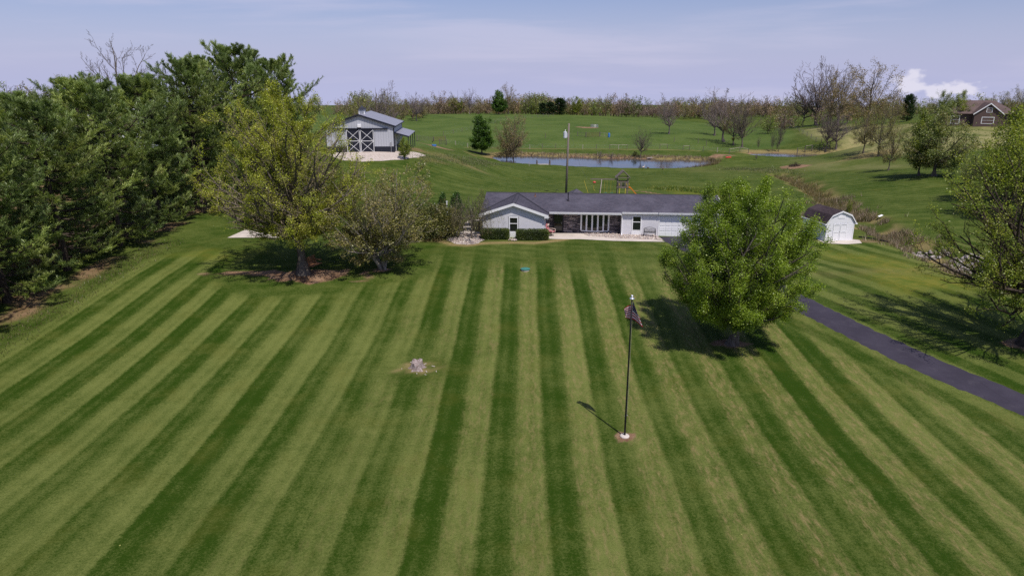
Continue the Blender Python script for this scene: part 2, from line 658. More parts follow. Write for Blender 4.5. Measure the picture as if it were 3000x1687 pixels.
def G(px, row):
    """ground point seen at a photo pixel"""
    r = ray(px, row)
    P = r[None] * _T[:, None] + np.array([0, 0, CAM_Z])
    below = P[:, 2] <= zfv(P[:, 0], P[:, 1])
    k = int(np.argmax(below)) if below.any() else len(_T) - 1
    a, b = _T[max(k - 1, 0)], _T[k]
    for _ in range(14):
        mdl = 0.5 * (a + b)
        p = r * mdl
        if p[2] + CAM_Z <= zf(p[0], p[1]):
            b = mdl
        else:
            a = mdl
    p = r * b + np.array([0, 0, CAM_Z])
    p[2] = zf(p[0], p[1])
    return p


def depth(p):
    return p[1] * CP - (p[2] - CAM_Z) * SP


def GP(*pts):
    return [G(a, b) for a, b in pts]


# --- what grows where (masks on the ground sheet)
def blob(cx, cy, rx, ry, soft=0.4, nz=0.5, ns=1.2):
    d = np.hypot((gx - cx) / rx, (gy - cy) / ry) + (vnoise(gx + 31, gy + 7, ns) - 0.5) * nz
    return 1 - sstep(d, 1 - soft, 1 + soft * 0.3)


def pmask(poly, soft, nz=0.0, ns=2.0):
    sd = sdist(poly, gx, gy) + (vnoise(gx + 11, gy + 3, ns) - 0.5) * nz
    return 1 - sstep(sd, -soft * 0.5, soft * 0.5)


MAPLE = G(868, 800)
CRAB = G(1125, 788)
RTREE = G(2145, 1008)
ETREE = G(3018, 1015)
FLAG = G(1830, 1278)
STUMP = G(1222, 1080)

drive_c = [np.array(p) for p in ((36.0, 20.0), (31.6, 27.5), (28.4, 34.0), (26.0, 39.0), (23.9, 44.5), (22.2, 50.0), (20.6, 56.0), (19.0, 61.0), (17.9, 65.0), (17.5, 68.35))]
drive_d = ldist([(*p, 0) for p in drive_c], gx, gy)
right_of = sdist([(40, 10), (31.6, 27.5), (26, 39), (22.2, 50), (20.8, 56), (21, 80), (200, 90), (200, 0)], gx, gy)
front_poly = [(-34.5, -20), (-33.6, 60), (-30, 63.5), (-14, 63.0), (-9, 64.4), (-3, 65.3), (6, 66.3), (17, 64.8), (19.3, 60), (22, 50), (26, 38.5), (32, 26.5), (45, 5), (45, -20)]
stripe = pmask(front_poly, 1.2)
# the mower turned along the house and round the trees: stripes fade out there
stripe *= 1 - 0.85 * sstep(gy + 0.10 * gx + (vnoise(gx, gy, 3.0) - 0.5) * 3, 54.0, 61.0)
stripe *= 1 - sstep(-ldist([(*p, 0) for p in drive_c], gx, gy), -5.0, -3.0) * 0.75
for (p, r) in ((MAPLE, 8.0), (CRAB, 5.0)):
    stripe *= sstep(np.hypot((gx - p[0]) * 0.8, gy - p[1]), r * 0.55, r * 0.8)
stripe *= 0.25 + 0.75 * sstep(np.hypot(gx - STUMP[0], (gy - STUMP[1])), 1.5, 3.0)
stripe2 = (1 - sstep(-right_of, -1.0, 0.5)) * 0
stripe2 = sstep(-right_of, -0.5, 1.0) * (1 - sstep(gy, 68, 74)) * 0.75
stripe2 = np.maximum(stripe2, sstep(-drive_d, -5.0, -3.4) * (1 - sstep(-right_of, -0.5, 0.5)) * 0.6 * pmask(front_poly, 1.0))

dirt = np.zeros_like(gx)
dry = np.zeros_like(gx)
lush = np.zeros_like(gx)
rough = np.zeros_like(gx)
hay = np.zeros_like(gx)
past = np.zeros_like(gx)
# bare needle litter under the pines
pine_edge = pmask([(-35.6, -30), (-35.4, 66), (-34, 80), (-36, 100), (-60, 110), (-80, -30)], 3.0, 3.0, 3.0)
dirt = np.maximum(dirt, pine_edge * 0.54 * (0.35 + 0.65 * sstep(vnoise(gx, gy, 3), 0.3, 0.6)))
# worn ring below the maple and the crab apple
dirt = np.maximum(dirt, blob(MAPLE[0] + 1.5, MAPLE[1] - 0.4, 5.0, 1.9, 0.6, 0.9, 0.8) * 0.95)
dirt = np.maximum(dirt, blob(MAPLE[0] - 3.5, MAPLE[1] - 0.2, 4.6, 0.9, 0.6, 1.0, 0.7) * 0.6)
dirt = np.maximum(dirt, blob(CRAB[0], CRAB[1] - 0.2, 1.1, 0.7, 0.5) * 0.7)
dirt = np.maximum(dirt, blob(RTREE[0] - 0.1, RTREE[1] - 0.1, 1.35, 0.85, 0.6, 0.8, 0.5) * 0.85)
dirt = np.maximum(dirt, blob(FLAG[0], FLAG[1], 0.66, 0.62, 0.5, 0.5, 0.4) * 0.9)
dry = np.maximum(dry, blob(STUMP[0] - 0.1, STUMP[1], 1.3, 0.9, 0.7, 1.2, 0.35) * 0.9)
dirt = np.maximum(dirt, blob(ETREE[0], ETREE[1], 2.0, 1.5, 0.6, 0.8, 0.6) * 0.85)
# edge of the beds by the house: dry mulch rim
rim = GP((1000, 716), (1100, 712), (1230, 704), (1290, 706), (1330, 717), (1370, 719), (1420, 712), (1500, 711), (1570, 712), (1620, 706), (1660, 700))
dry = np.maximum(dry, (1 - sstep(ldist(rim, gx, gy), 0.25, 0.8)) * 0.9)
dry = np.maximum(dry, pmask(GP((1000, 718), (1240, 706), (1300, 704), (1300, 694), (1150, 692), (1000, 700)), 1.2, 1.0) * 0.9)
# sunken yellow-green patch below the shed
lush = np.maximum(lush, pmask(GP((2440, 742), (2560, 752), (2700, 785), (2850, 830), (2950, 862), (2800, 862), (2640, 848), (2540, 800)), 5.0, 4.0, 2.5))
lush = np.maximum(lush, blob(MAPLE[0] - 9, MAPLE[1] + 5.5, 5, 2.0, 0.7, 0.6) * 0.6)
dry = np.maximum(dry, blob(RTREE[0] + 17, 58, 9, 2.0, 0.8, 1.0) * 0.30)
# pasture beyond the fence, hay slope on the right, rough banks
fence_px = GP((1180, 452), (1370, 432), (1500, 436), (1700, 437), (1900, 438), (2030, 441), (2150, 446), (2300, 425), (2330, 395), (2300, 378))
past = np.maximum(past, pmask([p for p in fence_px] + [(90, 420, 0), (90, 600, 0), (-160, 600, 0), (-160, 260, 0), (-60, 215, 0)], 3.0))
hay = np.maximum(hay, pmask(GP((2340, 378), (2480, 366), (2800, 372), (2990, 380), (2990, 420), (2850, 440), (2720, 448), (2600, 445), (2480, 450), (2420, 440)), 10.0, 8.0, 9.0))
hay = np.maximum(hay, 0.45 * pmask(GP((2300, 470), (2440, 466), (2600, 470), (2700, 490), (2560, 500), (2380, 496)), 8.0, 6.0, 6.0))
for poly in (pond1, pond2):
    sd = sdist(poly, gx, gy)
    far_side = sstep(gy, np.mean([p[1] for p in poly]), np.mean([p[1] for p in poly]) + 5)
    band = (1 - sstep(sd + jit, 0.5, 2.2)) * (0.30 + 0.70 * far_side)
    dirt = np.maximum(dirt, band * (0.30 + 0.55 * sstep(vnoise(gx, gy, 5.0), 0.35, 0.65)))
    dry = np.maximum(dry, (1 - sstep(sd + jit * 2, 1.5, 7.0)) * far_side * 0.75)
dry = np.maximum(dry, (1 - sstep(ldist(fence_px[1:7], gx, gy), 0.3, 1.4)) * 0.6)
rough = np.maximum(rough, 1 - sstep(dd, 1.5, 4.5))
dry = np.maximum(dry, (1 - sstep(dd, 0.8, 4.4)) * (0.05 + 0.85 * sstep(vnoise(gx, gy, 1.7), 0.38, 0.66)))
burn = G(2330, 488)
dirt = np.maximum(dirt, blob(burn[0], burn[1], 3.9, 4.6, 0.4, 0.5, 2.0))
for (a, b, rx, ry, k) in ((2120, 455, 4, 4, .8), (2100, 460, 3, 3, .8), (1722, 374, 5, 7, .9), (1735, 401, 5, 2.5, .5), (1275, 429, 6, 5, .8), (1380, 452, 4, 3, .6), (1225, 437, 3, 4, .6), (2410, 707, 1.0, 2.0, .5), (2540, 706, 2.4, 1.2, .6)):
    p = G(a, b)
    dirt = np.maximum(dirt, blob(p[0], p[1], rx, ry, 0.6, 0.8, 2.0) * k * 0.8)
for (a, b, rx, ry, k) in ((1330, 470, 10, 5, .5), (1450, 462, 6, 5, .5), (2060, 500, 8, 10, .25), (2250, 500, 10, 14, .25), (1250, 465, 5, 4, .4), (2540, 456, 10, 4, .7)):
    p = G(a, b)
    dry = np.maximum(dry, blob(p[0], p[1], rx, ry, 0.7, 0.8, 2.0) * k)
# weedy strip behind the house
path = GP((1830, 556), (1880, 561), (1935, 569), (1990, 580))
dirt = np.maximum(dirt, (1 - sstep(ldist(path, gx, gy), 0.3, 0.8)) * 0.7)
lush = np.maximum(lush, pmask(GP((1920, 548), (1990, 545), (2100, 552), (2200, 575), (2150, 590), (2000, 580)), 3.0, 2.0) * 0.7)

V = np.stack([gx, gy, gz], -1).reshape(-1, 3)
ny, nx = gx.shape
idx = np.arange(nx * ny).reshape(ny, nx)
F = np.stack([idx[:-1, :-1], idx[:-1, 1:], idx[1:, 1:], idx[1:, :-1]], -1).reshape(-1, 4)

gm, N = new_mat('grass_ground')
pos_ = N.n('ShaderNodeNewGeometry').outputs['Position']
sx = N.n('ShaderNodeSeparateXYZ', i_0=pos_)
X_, Y_ = sx.outputs[0], sx.outputs[1]
A1 = N.n('ShaderNodeVertexColor', layer_name='mow')
A2 = N.n('ShaderNodeVertexColor', layer_name='soil')
s1 = N.n('ShaderNodeSeparateColor', i_0=A1.outputs[0])
s2 = N.n('ShaderNodeSeparateColor', i_0=A2.outputs[0])
k_stripe, k_stripe2, k_past = s1.outputs[0], s1.outputs[1], s1.outputs[2]
k_dirt, k_dry, k_lush = s2.outputs[0], s2.outputs[1], s2.outputs[2]
k_hay = A1.outputs[1]
k_rough = A2.outputs[1]
wob = N.m('MULTIPLY', N.m('SUBTRACT', N.noise(pos_, 0.10, 2), 0.5), 0.45)
edge = N.m('MULTIPLY', N.m('SUBTRACT', N.noise(pos_, 5.0, 3, 0.7), 0.5), 0.30)
# main stripes
st = N.m('ADD', N.m('SUBTRACT', X_, N.m('MULTIPLY', N.m('SUBTRACT', Y_, 20.0), 0.021)), N.m('ADD', wob, edge))
ph0 = N.m('DIVIDE', N.m('ADD', st, 1.45), 2.82)
# every pass of the mower is a little off the last
wvec = N.n('ShaderNodeCombineXYZ', i_0=N.m('MULTIPLY', N.m('FLOOR', N.m('MULTIPLY', ph0, 2.0)), 7.31), i_1=N.m('MULTIPLY', Y_, 0.02), i_2=0.0)
per = N.noise(wvec, 1.0, 1)
ph = N.m('ADD', ph0, N.m('MULTIPLY', N.m('SUBTRACT', N.noise(N.n('ShaderNodeCombineXYZ', i_0=N.m('MULTIPLY', ph0, 0.9), i_1=N.m('MULTIPLY', Y_, 0.03), i_2=4.0), 1.0, 2), 0.5), 0.17))
sn = N.m('SINE', N.m('MULTIPLY', ph, 2 * PI))
band = N.ss(sn, -0.42, 0.42)                     # 1 = dark lay; reflection off bent blades is put into the colour
fine = N.m('SINE', N.m('MULTIPLY', ph, 8 * PI))
# stripes along the drive
st2 = N.m('ADD', N.m('ADD', N.m('MULTIPLY', X_, 0.945), N.m('MULTIPLY', Y_, 0.33)), N.m('ADD', N.m('MULTIPLY', wob, 3.0), edge))
sn2 = N.m('SINE', N.m('MULTIPLY', st2, 2 * PI / 2.6))
band2 = N.ss(sn2, -0.6, 0.6)
# faint curved mowing lines elsewhere
st3 = N.m('ADD', N.m('ADD', N.m('MULTIPLY', Y_, 0.9), N.m('MULTIPLY', X_, 0.12)), N.m('MULTIPLY', N.m('SUBTRACT', N.noise(pos_, 0.02, 1), 0.5), 40.0))
band3 = N.ss(N.m('SINE', N.m('MULTIPLY', st3, 2 * PI / 2.4)), -0.7, 0.7)
lay = N.m('ADD', N.m('MULTIPLY', N.m('SUBTRACT', band, 0.52), N.m('MULTIPLY', k_stripe, N.m('ADD', 0.34, N.m('MULTIPLY', N.ss(N.noise(pos_, 0.07, 3, 0.6), 0.30, 0.66), 0.42)))), N.m('MULTIPLY', N.m('SUBTRACT', band2, 0.5), N.m('MULTIPLY', k_stripe2, 0.7)))  # both stripe sets paint the bent blades' light and dark as grass colour
lay = N.m('ADD', lay, N.m('MULTIPLY', N.m('MULTIPLY', N.m('SUBTRACT', fine, 0.0), 0.09), k_stripe))
notmown = N.m('SUBTRACT', 1.0, N.m('MAXIMUM', k_stripe, k_stripe2))
lay = N.m('ADD', lay, N.m('MULTIPLY', N.m('MULTIPLY', N.m('SUBTRACT', band3, 0.5), 0.12), notmown))
big = N.noise(pos_, 0.11, 4, 0.6)
mid = N.noise(pos_, 0.9, 4, 0.65)
tiny = N.noise(pos_, 9.0, 4, 0.75)
grit = N.noise(pos_, 28.0, 3, 0.8)
lay = N.m('ADD', lay, N.m('MULTIPLY', N.m('SUBTRACT', big, 0.5), 0.9))
lay = N.m('ADD', lay, N.m('MULTIPLY', N.m('SUBTRACT', mid, 0.5), 0.75))
lay = N.m('ADD', lay, N.m('MULTIPLY', N.m('SUBTRACT', tiny, 0.5), 1.6))
lay = N.m('ADD', lay, N.m('MULTIPLY', N.m('SUBTRACT', grit, 0.5), 1.6))
lay = N.m('ADD', lay, N.m('MULTIPLY', N.m('MULTIPLY', N.m('SUBTRACT', per, 0.5), 0.75), k_stripe))
# worn and trodden blotches
blo = N.noise(pos_, 0.33, 5, 0.7, 0.6)
lay = N.m('ADD', lay, N.m('MULTIPLY', N.m('SUBTRACT', blo, 0.5), 0.7))
lay = N.m('ADD', lay, N.m('MULTIPLY', k_stripe, 0.07))
lay = N.m('ADD', lay, N.m('MULTIPLY', notmown, 0.16))
lay = N.m('ADD', lay, 0.5, clamp=True)
grass = N.mix(lay, (0.150, 0.174, 0.044), (0.024, 0.054, 0.0026))
yel = N.ss(N.noise(pos_, 0.35, 4, 0.6), 0.5, 0.75)
grass = N.mix(N.m('MULTIPLY', yel, 0.30), grass, (0.115, 0.115, 0.020))
# far pasture: taller, cooler green
pastc = N.mix(N.ss(N.noise(pos_, 0.05, 5, 0.65), 0.35, 0.65), (0.048, 0.090, 0.015), (0.090, 0.134, 0.028))
pastc = N.mix(N.ss(mid, 0.42, 0.72), pastc, (0.110, 0.135, 0.040))
grass = N.mix(N.m('MULTIPLY', k_past, 0.9), grass, pastc)
hayc = N.mix(N.ss(mid, 0.3, 0.7), (0.20, 0.20, 0.075), (0.32, 0.28, 0.13))
grass = N.mix(N.m('MULTIPLY', k_hay, N.ss(big, 0.25, 0.6)), grass, hayc)
lushc = N.mix(N.ss(mid, 0.35, 0.65), (0.10, 0.135, 0.016), (0.19, 0.18, 0.028))
grass = N.mix(N.m('MULTIPLY', k_lush, 0.8), grass, lushc)
# straw: clippings lying in the light rows, and dry patches
mpd = N.n('ShaderNodeMapping', i_0=pos_)
mpd.inputs['Scale'].default_value = (4.2, 1.1, 1.0)
strk = N.noise(mpd.outputs[0], 1.0, 5, 0.75)
row_dry = N.m('MULTIPLY', N.m('MULTIPLY', N.m('SUBTRACT', 1.0, band), k_stripe), N.ss(N.m('ADD', X_, N.m('MULTIPLY', N.m('SUBTRACT', big, 0.5), 30.0)), -14.0, 10.0))
row_dry = N.m('MULTIPLY', row_dry, N.ss(strk, 0.44, 0.70))
dry_all = N.m('MAXIMUM', N.m('MULTIPLY', row_dry, 0.66), N.m('MULTIPLY', k_dry, N.ss(N.m('ADD', tiny, N.m('MULTIPLY', k_dry, 0.30)), 0.45, 0.70)))
strawc = N.mix(N.ss(grit, 0.35, 0.65), (0.19, 0.14, 0.05), (0.36, 0.27, 0.135))
grass = N.mix(dry_all, grass, strawc)
dirtc = N.mix(N.ss(mid, 0.3, 0.7), (0.20, 0.115, 0.065), (0.36, 0.235, 0.15))
dirtc = N.mix(N.m('MULTIPLY', N.ss(tiny, 0.40, 0.70), 0.6), dirtc, (0.11, 0.058, 0.036))
dmask = N.ss(N.m('ADD', k_dirt, N.m('MULTIPLY', N.m('SUBTRACT', tiny, 0.5), 0.9)), 0.32, 0.62)
colr = N.mix(N.m('MULTIPLY', dmask, N.ss(k_dirt, 0.02, 0.25)), grass, dirtc)
# a few dandelions / daisies
vor = N.n('ShaderNodeTexVoronoi', i_0=pos_)
vor.inputs['Scale'].default_value = 0.55
dand = N.m('LESS_THAN', vor.outputs[0], 0.018)
colr = N.mix(N.m('MULTIPLY', dand, N.ss(big, 0.4, 0.6)), colr, (0.55, 0.50, 0.16))
hgt = N.m('ADD', N.m('MULTIPLY', tiny, 0.6), N.m('MULTIPLY', grit, 0.4))
finish(gm, N, colr, 0.95, hgt, 0.85, 0.09, spec=0.08)

me = np_mesh('ground', V, F, [gm], smooth=True)
for nm, ch in (('mow', (stripe, stripe2, past, hay)), ('soil', (dirt, dry, lush, rough))):
    a = me.color_attributes.new(nm, 'FLOAT_COLOR', 'POINT')
    a.data.foreach_set('color', np.stack([np.clip(c, 0, 1) for c in ch], -1).reshape(-1).astype(np.float32))
ground = part('ground', me)
tag(ground, kind='structure')


# --- sheets laid on the ground
def ribbon(name, pts, widths, dz, m, n=6, step=0.35):
    pts = [np.array(p[:2], float) for p in pts]
    # resample
    P, Wd = [pts[0]], [widths[0]]
    for i in range(len(pts) - 1):
        L = np.linalg.norm(pts[i + 1] - pts[i])
        k = max(1, int(L / step))
        for j in range(1, k + 1):
            P.append(pts[i] + (pts[i + 1] - pts[i]) * j / k)
            Wd.append(widths[i] + (widths[i + 1] - widths[i]) * j / k)
    P = np.array(P)
    for _ in range(4):
        Q = P.copy()
        Q[1:-1] = (P[:-2] + 2 * P[1:-1] + P[2:]) / 4
        P = Q
    vs, fs = [], []
    for i, p in enumerate(P):
        d = P[min(i + 1, len(P) - 1)] - P[max(i - 1, 0)]
        d /= np.linalg.norm(d)
        s = np.array([d[1], -d[0]])
        for k in range(n + 1):
            q = p + s * (k / n - 0.5) * Wd[i]
            # the outer edges go down into the soil
            if k in (0, n):
                q = q + s * (1 if k else -1) * (vnoise(q[0] * 5, q[1] * 5, 1.0) - 0.5) * 0.35
            vs.append((q[0], q[1], zf(q[0], q[1]) + (dz if 0 < k < n else -0.01)))
    for i in range(len(P) - 1):
        for k in range(n):
            a = i * (n + 1) + k
            fs.append((a, a + 1, a + n + 2, a + n + 1))
    me = np_mesh(name, np.array(vs), np.array(fs), [m], smooth=True)
    return part(name, me)


def patch(name, poly, dz, m, rings=8, per=6, wob=0.0):
    """star-shaped patch draped on the ground"""
    poly = np.array([p[:2] for p in poly], float)
    c = poly.mean(0)
    B = []
    n = len(poly)
    for i in range(n):
        for j in range(per):
            q = poly[i] + (poly[(i + 1) % n] - poly[i]) * j / per
            if wob:
                q = c + (q - c) * (1 + (vnoise(q[0] * 3, q[1] * 3, 2.0) - 0.5) * wob)
            B.append(q)
    B = np.array(B)
    vs = [(c[0], c[1], zf(*c) + dz)]
    for r in range(1, rings + 1):
        for q in B:
            w = c + (q - c) * r / rings
            vs.append((w[0], w[1], zf(*w) + (dz if r < rings else dz * 0.4)))
    fs = []
    k = len(B)
    tri = []
    for r in range(rings - 1):
        for i in range(k):
            a, b = 1 + r * k + i, 1 + r * k + (i + 1) % k
            fs.append((a, a + k, b + k, b))
    for i in range(k):
        tri.append((0, 1 + i, 1 + (i + 1) % k))
    me = bpy.data.meshes.new(name)
    me.from_pydata(vs, [], fs + tri)
    bm = bmesh.new(); bm.from_mesh(me)
    bmesh.ops.recalc_face_normals(bm, faces=bm.faces)
    if sum(f.normal.z for f in bm.faces) < 0:
        bmesh.ops.reverse_faces(bm, faces=bm.faces)
    bm.to_mesh(me); bm.free()
    me.materials.append(m)
    return part(name, me)


# asphalt
am, N = new_mat('asphalt')
pos_ = N.n('ShaderNodeNewGeometry').outputs['Position']
n1 = N.noise(pos_, 40.0, 3, 0.8)
n2 = N.noise(pos_, 0.5, 4, 0.6)
c = N.mix(N.ss(n2, 0.3, 0.7), (0.034, 0.029, 0.044), (0.047, 0.041, 0.060))
c = N.mix(N.ss(n1, 0.55, 0.8), c, (0.075, 0.068, 0.09))
wear = N.noise(pos_, 0.9, 5, 0.7)
c = N.mix(N.m('MULTIPLY', N.ss(wear, 0.52, 0.72), 0.45), c, (0.072, 0.064, 0.080))
crk = N.n('ShaderNodeTexVoronoi', i_0=pos_, feature='DISTANCE_TO_EDGE')
crk.inputs['Scale'].default_value = 0.35
c = N.mix(N.m('MULTIPLY', N.m('LESS_THAN', crk.outputs[0], 0.004), 0.22), c, (0.016, 0.014, 0.018))
finish(am, N, c, 0.88, n1, 0.4, 0.01, spec=0.25)
dw = ribbon('driveway', drive_c, [2.9, 2.9, 2.9, 2.9, 2.9, 3.1, 3.8, 4.9, 5.7, 5.7], 0.03, am)
tag(dw, kind='structure')

cm_, N = new_mat('concrete_slab')
pos_ = N.n('ShaderNodeNewGeometry').outputs['Position']
n1 = N.noise(pos_, 12.0, 4, 0.7)
n2 = N.noise(pos_, 0.9, 4, 0.6)
c = N.mix(N.ss(n2, 0.25, 0.75), (0.60, 0.53, 0.47), (0.46, 0.41, 0.36))
c = N.mix(N.m('MULTIPLY', N.ss(n1, 0.5, 0.75), 0.3), c, (0.36, 0.31, 0.27))
finish(cm_, N, c, 0.9, n1, 0.25, 0.01, spec=0.2)
gvm, N = new_mat('gravel')
pos_ = N.n('ShaderNodeNewGeometry').outputs['Position']
vr = N.n('ShaderNodeTexVoronoi', i_0=pos_)
vr.inputs['Scale'].default_value = 7.0
n1 = N.noise(pos_, 3.0, 4, 0.6)
c = N.mix(vr.outputs[1], (0.40, 0.35, 0.31), (0.66, 0.58, 0.52))
c = N.mix(N.ss(n1, 0.45, 0.75), c, (0.42, 0.32, 0.26))
finish(gvm, N, c, 0.9, vr.outputs[0], 1.0, 0.06, spec=0.2)

# water: still pond, mud showing through near the banks
wm, N = new_mat('pond_water')
pos_ = N.n('ShaderNodeNewGeometry').outputs['Position']
mpw = N.n('ShaderNodeMapping', i_0=pos_)
mpw.inputs['Scale'].default_value = (0.6, 2.0, 1)
n1 = N.noise(mpw.outputs[0], 1.6, 3, 0.6)
n2 = N.noise(pos_, 0.12, 3, 0.6)
c = N.mix(N.ss(n2, 0.4, 0.62), (0.045, 0.055, 0.07), (0.085, 0.07, 0.058))
p = N.n('ShaderNodeBsdfPrincipled', i_0=c)
p.inputs['Roughness'].default_value = 0.07
p.inputs['Specular IOR Level'].default_value = 0.5
p.inputs['IOR'].default_value = 1.33
b = N.n('ShaderNodeBump', i_Strength=0.12, i_Distance=0.05, i_Height=n1)
N.put(p.inputs['Normal'], b.outputs[0])
N.n('ShaderNodeOutputMaterial', i_0=p.outputs[0])
for poly, wz in ((pond1, PZ), (pond2, PZ2)):
    pp = np.array([q[:2] for q in poly])
    c0 = pp.mean(0)
    ring = [(*(c0 + (q - c0) * 1.0 + (q - c0) / np.linalg.norm(q - c0) * 2.0), wz) for q in pp]
    mb = MB()
    mb.add([(c0[0], c0[1], wz)] + ring, [(0, 1 + i, 1 + (i + 1) % len(ring)) for i in range(len(ring))])
    o = mb.build('water', wm)
    tag(o, kind='structure')
# ------------------------------------------------------------------ trees
def norm(v):
    return v / (np.linalg.norm(v, axis=-1, keepdims=True) + 1e-9)


def perp_of(t, rng):
    r = rng.normal(size=t.shape)
    r -= (r * t).sum(-1, keepdims=True) * t
    return norm(r)


def interp(P, f):
    """P (N,K,3), f (N,m) in 0..1 -> points and tangents (N,m,3)"""
    N_, K, _ = P.shape
    x = f * (K - 1)
    i = np.clip(x.astype(int), 0, K - 2)
    w = (x - i)[..., None]
    rows = np.arange(N_)[:, None]
    a, b = P[rows, i], P[rows, i + 1]
    return a * (1 - w) + b * w, norm(b - a)


def spawn(P, r0, r1, m, rng, f=(0.25, 1.0), ang=(35, 60), ratio=0.45, up=0.15, bend=0.1, K=4, rk=0.55, flat=0.0, jit=0.03, taper=0.5, minr=0.006):
    """m children on every parent polyline"""
    N_ = len(P)
    L = np.linalg.norm(np.diff(P, axis=1), axis=-1).sum(1)
    ff = f[0] + (f[1] - f[0]) * (np.arange(m)[None] + rng.random((N_, m))) / m
    p, t = interp(P, np.clip(ff, 0, 0.999))
    q = perp_of(t, rng)
    if flat > 0:
        q[..., 2] *= (1 - flat)
        q = norm(q)
    a = np.radians(rng.uniform(ang[0], ang[1], (N_, m)))[..., None]
    d = norm(np.cos(a) * t + np.sin(a) * q + np.array([0, 0, up]))
    ln = L[:, None] * ratio * (1 - taper * ff) * rng.uniform(0.65, 1.25, (N_, m))
    s = np.linspace(0, 1, K)[None, None, :, None]
    C_ = p[:, :, None] + d[:, :, None] * ln[..., None, None] * s
    C_ = C_ + np.array([0, 0, 1.0]) * (ln * bend)[..., None, None] * s ** 2
    C_ = C_ + rng.normal(size=C_.shape) * (ln * jit)[..., None, None] * s
    rr_ = (r0[:, None] + (r1 - r0)[:, None] * ff) * rk
    c0 = np.maximum(rr_.reshape(-1), minr)
    return C_.reshape(-1, K, 3), c0, np.maximum(c0 * 0.35, minr * 0.6)


def tubes(P, r0, r1, sides=3):
    N_, K, _ = P.shape
    d = norm(P[:, -1] - P[:, 0])
    ref = np.where(np.abs(d[:, 2:3]) < 0.9, np.array([[0, 0, 1.0]]), np.array([[1.0, 0, 0]]))
    s = norm(np.cross(d, ref))
    t = np.cross(s, d)
    a = np.arange(sides) * 2 * PI / sides
    ring = np.cos(a)[None, :, None] * s[:, None] + np.sin(a)[None, :, None] * t[:, None]
    rad = r0[:, None] + (r1 - r0)[:, None] * np.linspace(0, 1, K)[None]
    V_ = (P[:, :, None] + ring[:, None] * rad[:, :, None, None]).reshape(-1, 3)
    base = (np.arange(N_) * K * sides)[:, None, None] + (np.arange(K - 1) * sides)[None, :, None]
    k = np.arange(sides)[None, None]
    k2 = (k + 1) % sides
    F_ = np.stack([base + k, base + k2, base + sides + k2, base + sides + k], -1).reshape(-1, 4)
    return V_, F_


def merge(parts):
    vs, fs, o = [], [], 0
    for V_, F_ in parts:
        vs.append(V_)
        fs.append(F_ + o)
        o += len(V_)
    return np.concatenate(vs), np.concatenate(fs)


def leaf_quads(c, size, rng, upb=0.9, asp=0.7, dirs=None, dirw=0.0):
    """diamond leaves, slightly folded; returns V, F, leaf index per vertex"""
    n = len(c)
    nrm = norm(rng.normal(size=(n, 3)) + np.array([0, 0, upb]))
    ax = perp_of(nrm, rng)
    if dirs is not None:
        ax = norm(ax + dirs * dirw)
        nrm = norm(nrm - (nrm * ax).sum(-1, keepdims=True) * ax)
    sd = np.cross(nrm, ax)
    sz = (size * rng.uniform(0.6, 1.35, n))[:, None]
    f = rng.uniform(-0.15, 0.3, (n, 1))
    V_ = np.stack([c, c + ax * sz * 0.5 + sd * sz * asp * 0.5 + nrm * sz * f, c + ax * sz, c + ax * sz * 0.5 - sd * sz * asp * 0.5 + nrm * sz * f], 1).reshape(-1, 3)
    F_ = np.arange(4 * n).reshape(n, 4)
    return V_, F_


def leaf_cols(c, rng, pal, w=None, clump=1.2, vary=0.22):
    """palette colour per leaf; neighbouring twigs share a tone"""
    n = len(c)
    pal = np.array(pal, float)
    t = np.clip(0.5 + (vnoise(c[:, 0] + c[:, 2] * 0.7 + 50, c[:, 1] - c[:, 2] * 0.4 + 50, clump) - 0.5) * 1.3 + rng.normal(size=n) * 0.22, 0, 0.999)
    x = t * (len(pal) - 1)
    i = x.astype(int)
    f_ = (x - i)[:, None]
    col = pal[i] * (1 - f_) + pal[np.minimum(i + 1, len(pal) - 1)] * f_
    col = col * (1 + rng.normal(size=(n, 1)) * vary).clip(0.45, 1.7)
    return np.repeat(col * LEAF_GAIN, 4, axis=0)


LEAF_GAIN = 1.65


def env_round(t):
    return np.sqrt(np.clip(1 - (2 * t - 1) ** 2, 0, 1)) ** 0.8


def env_egg(t):         # wide low down, narrowing to the top
    return np.clip(np.sin(PI * np.clip(t, 0, 1) ** 0.62) ** 0.65, 0, 1)


def env_dome(t):
    return np.clip(np.sin(PI * np.clip(t, 0, 1) ** 0.70) ** 0.52, 0, 1)


def env_ball(t):
    return np.clip(np.sin(PI * np.clip(t, 0, 1) ** 0.80) ** 0.46, 0, 1)


def env_vase(t):
    return np.clip(np.sin(PI * np.clip(t, 0, 1) ** 1.25) ** 0.6, 0, 1)


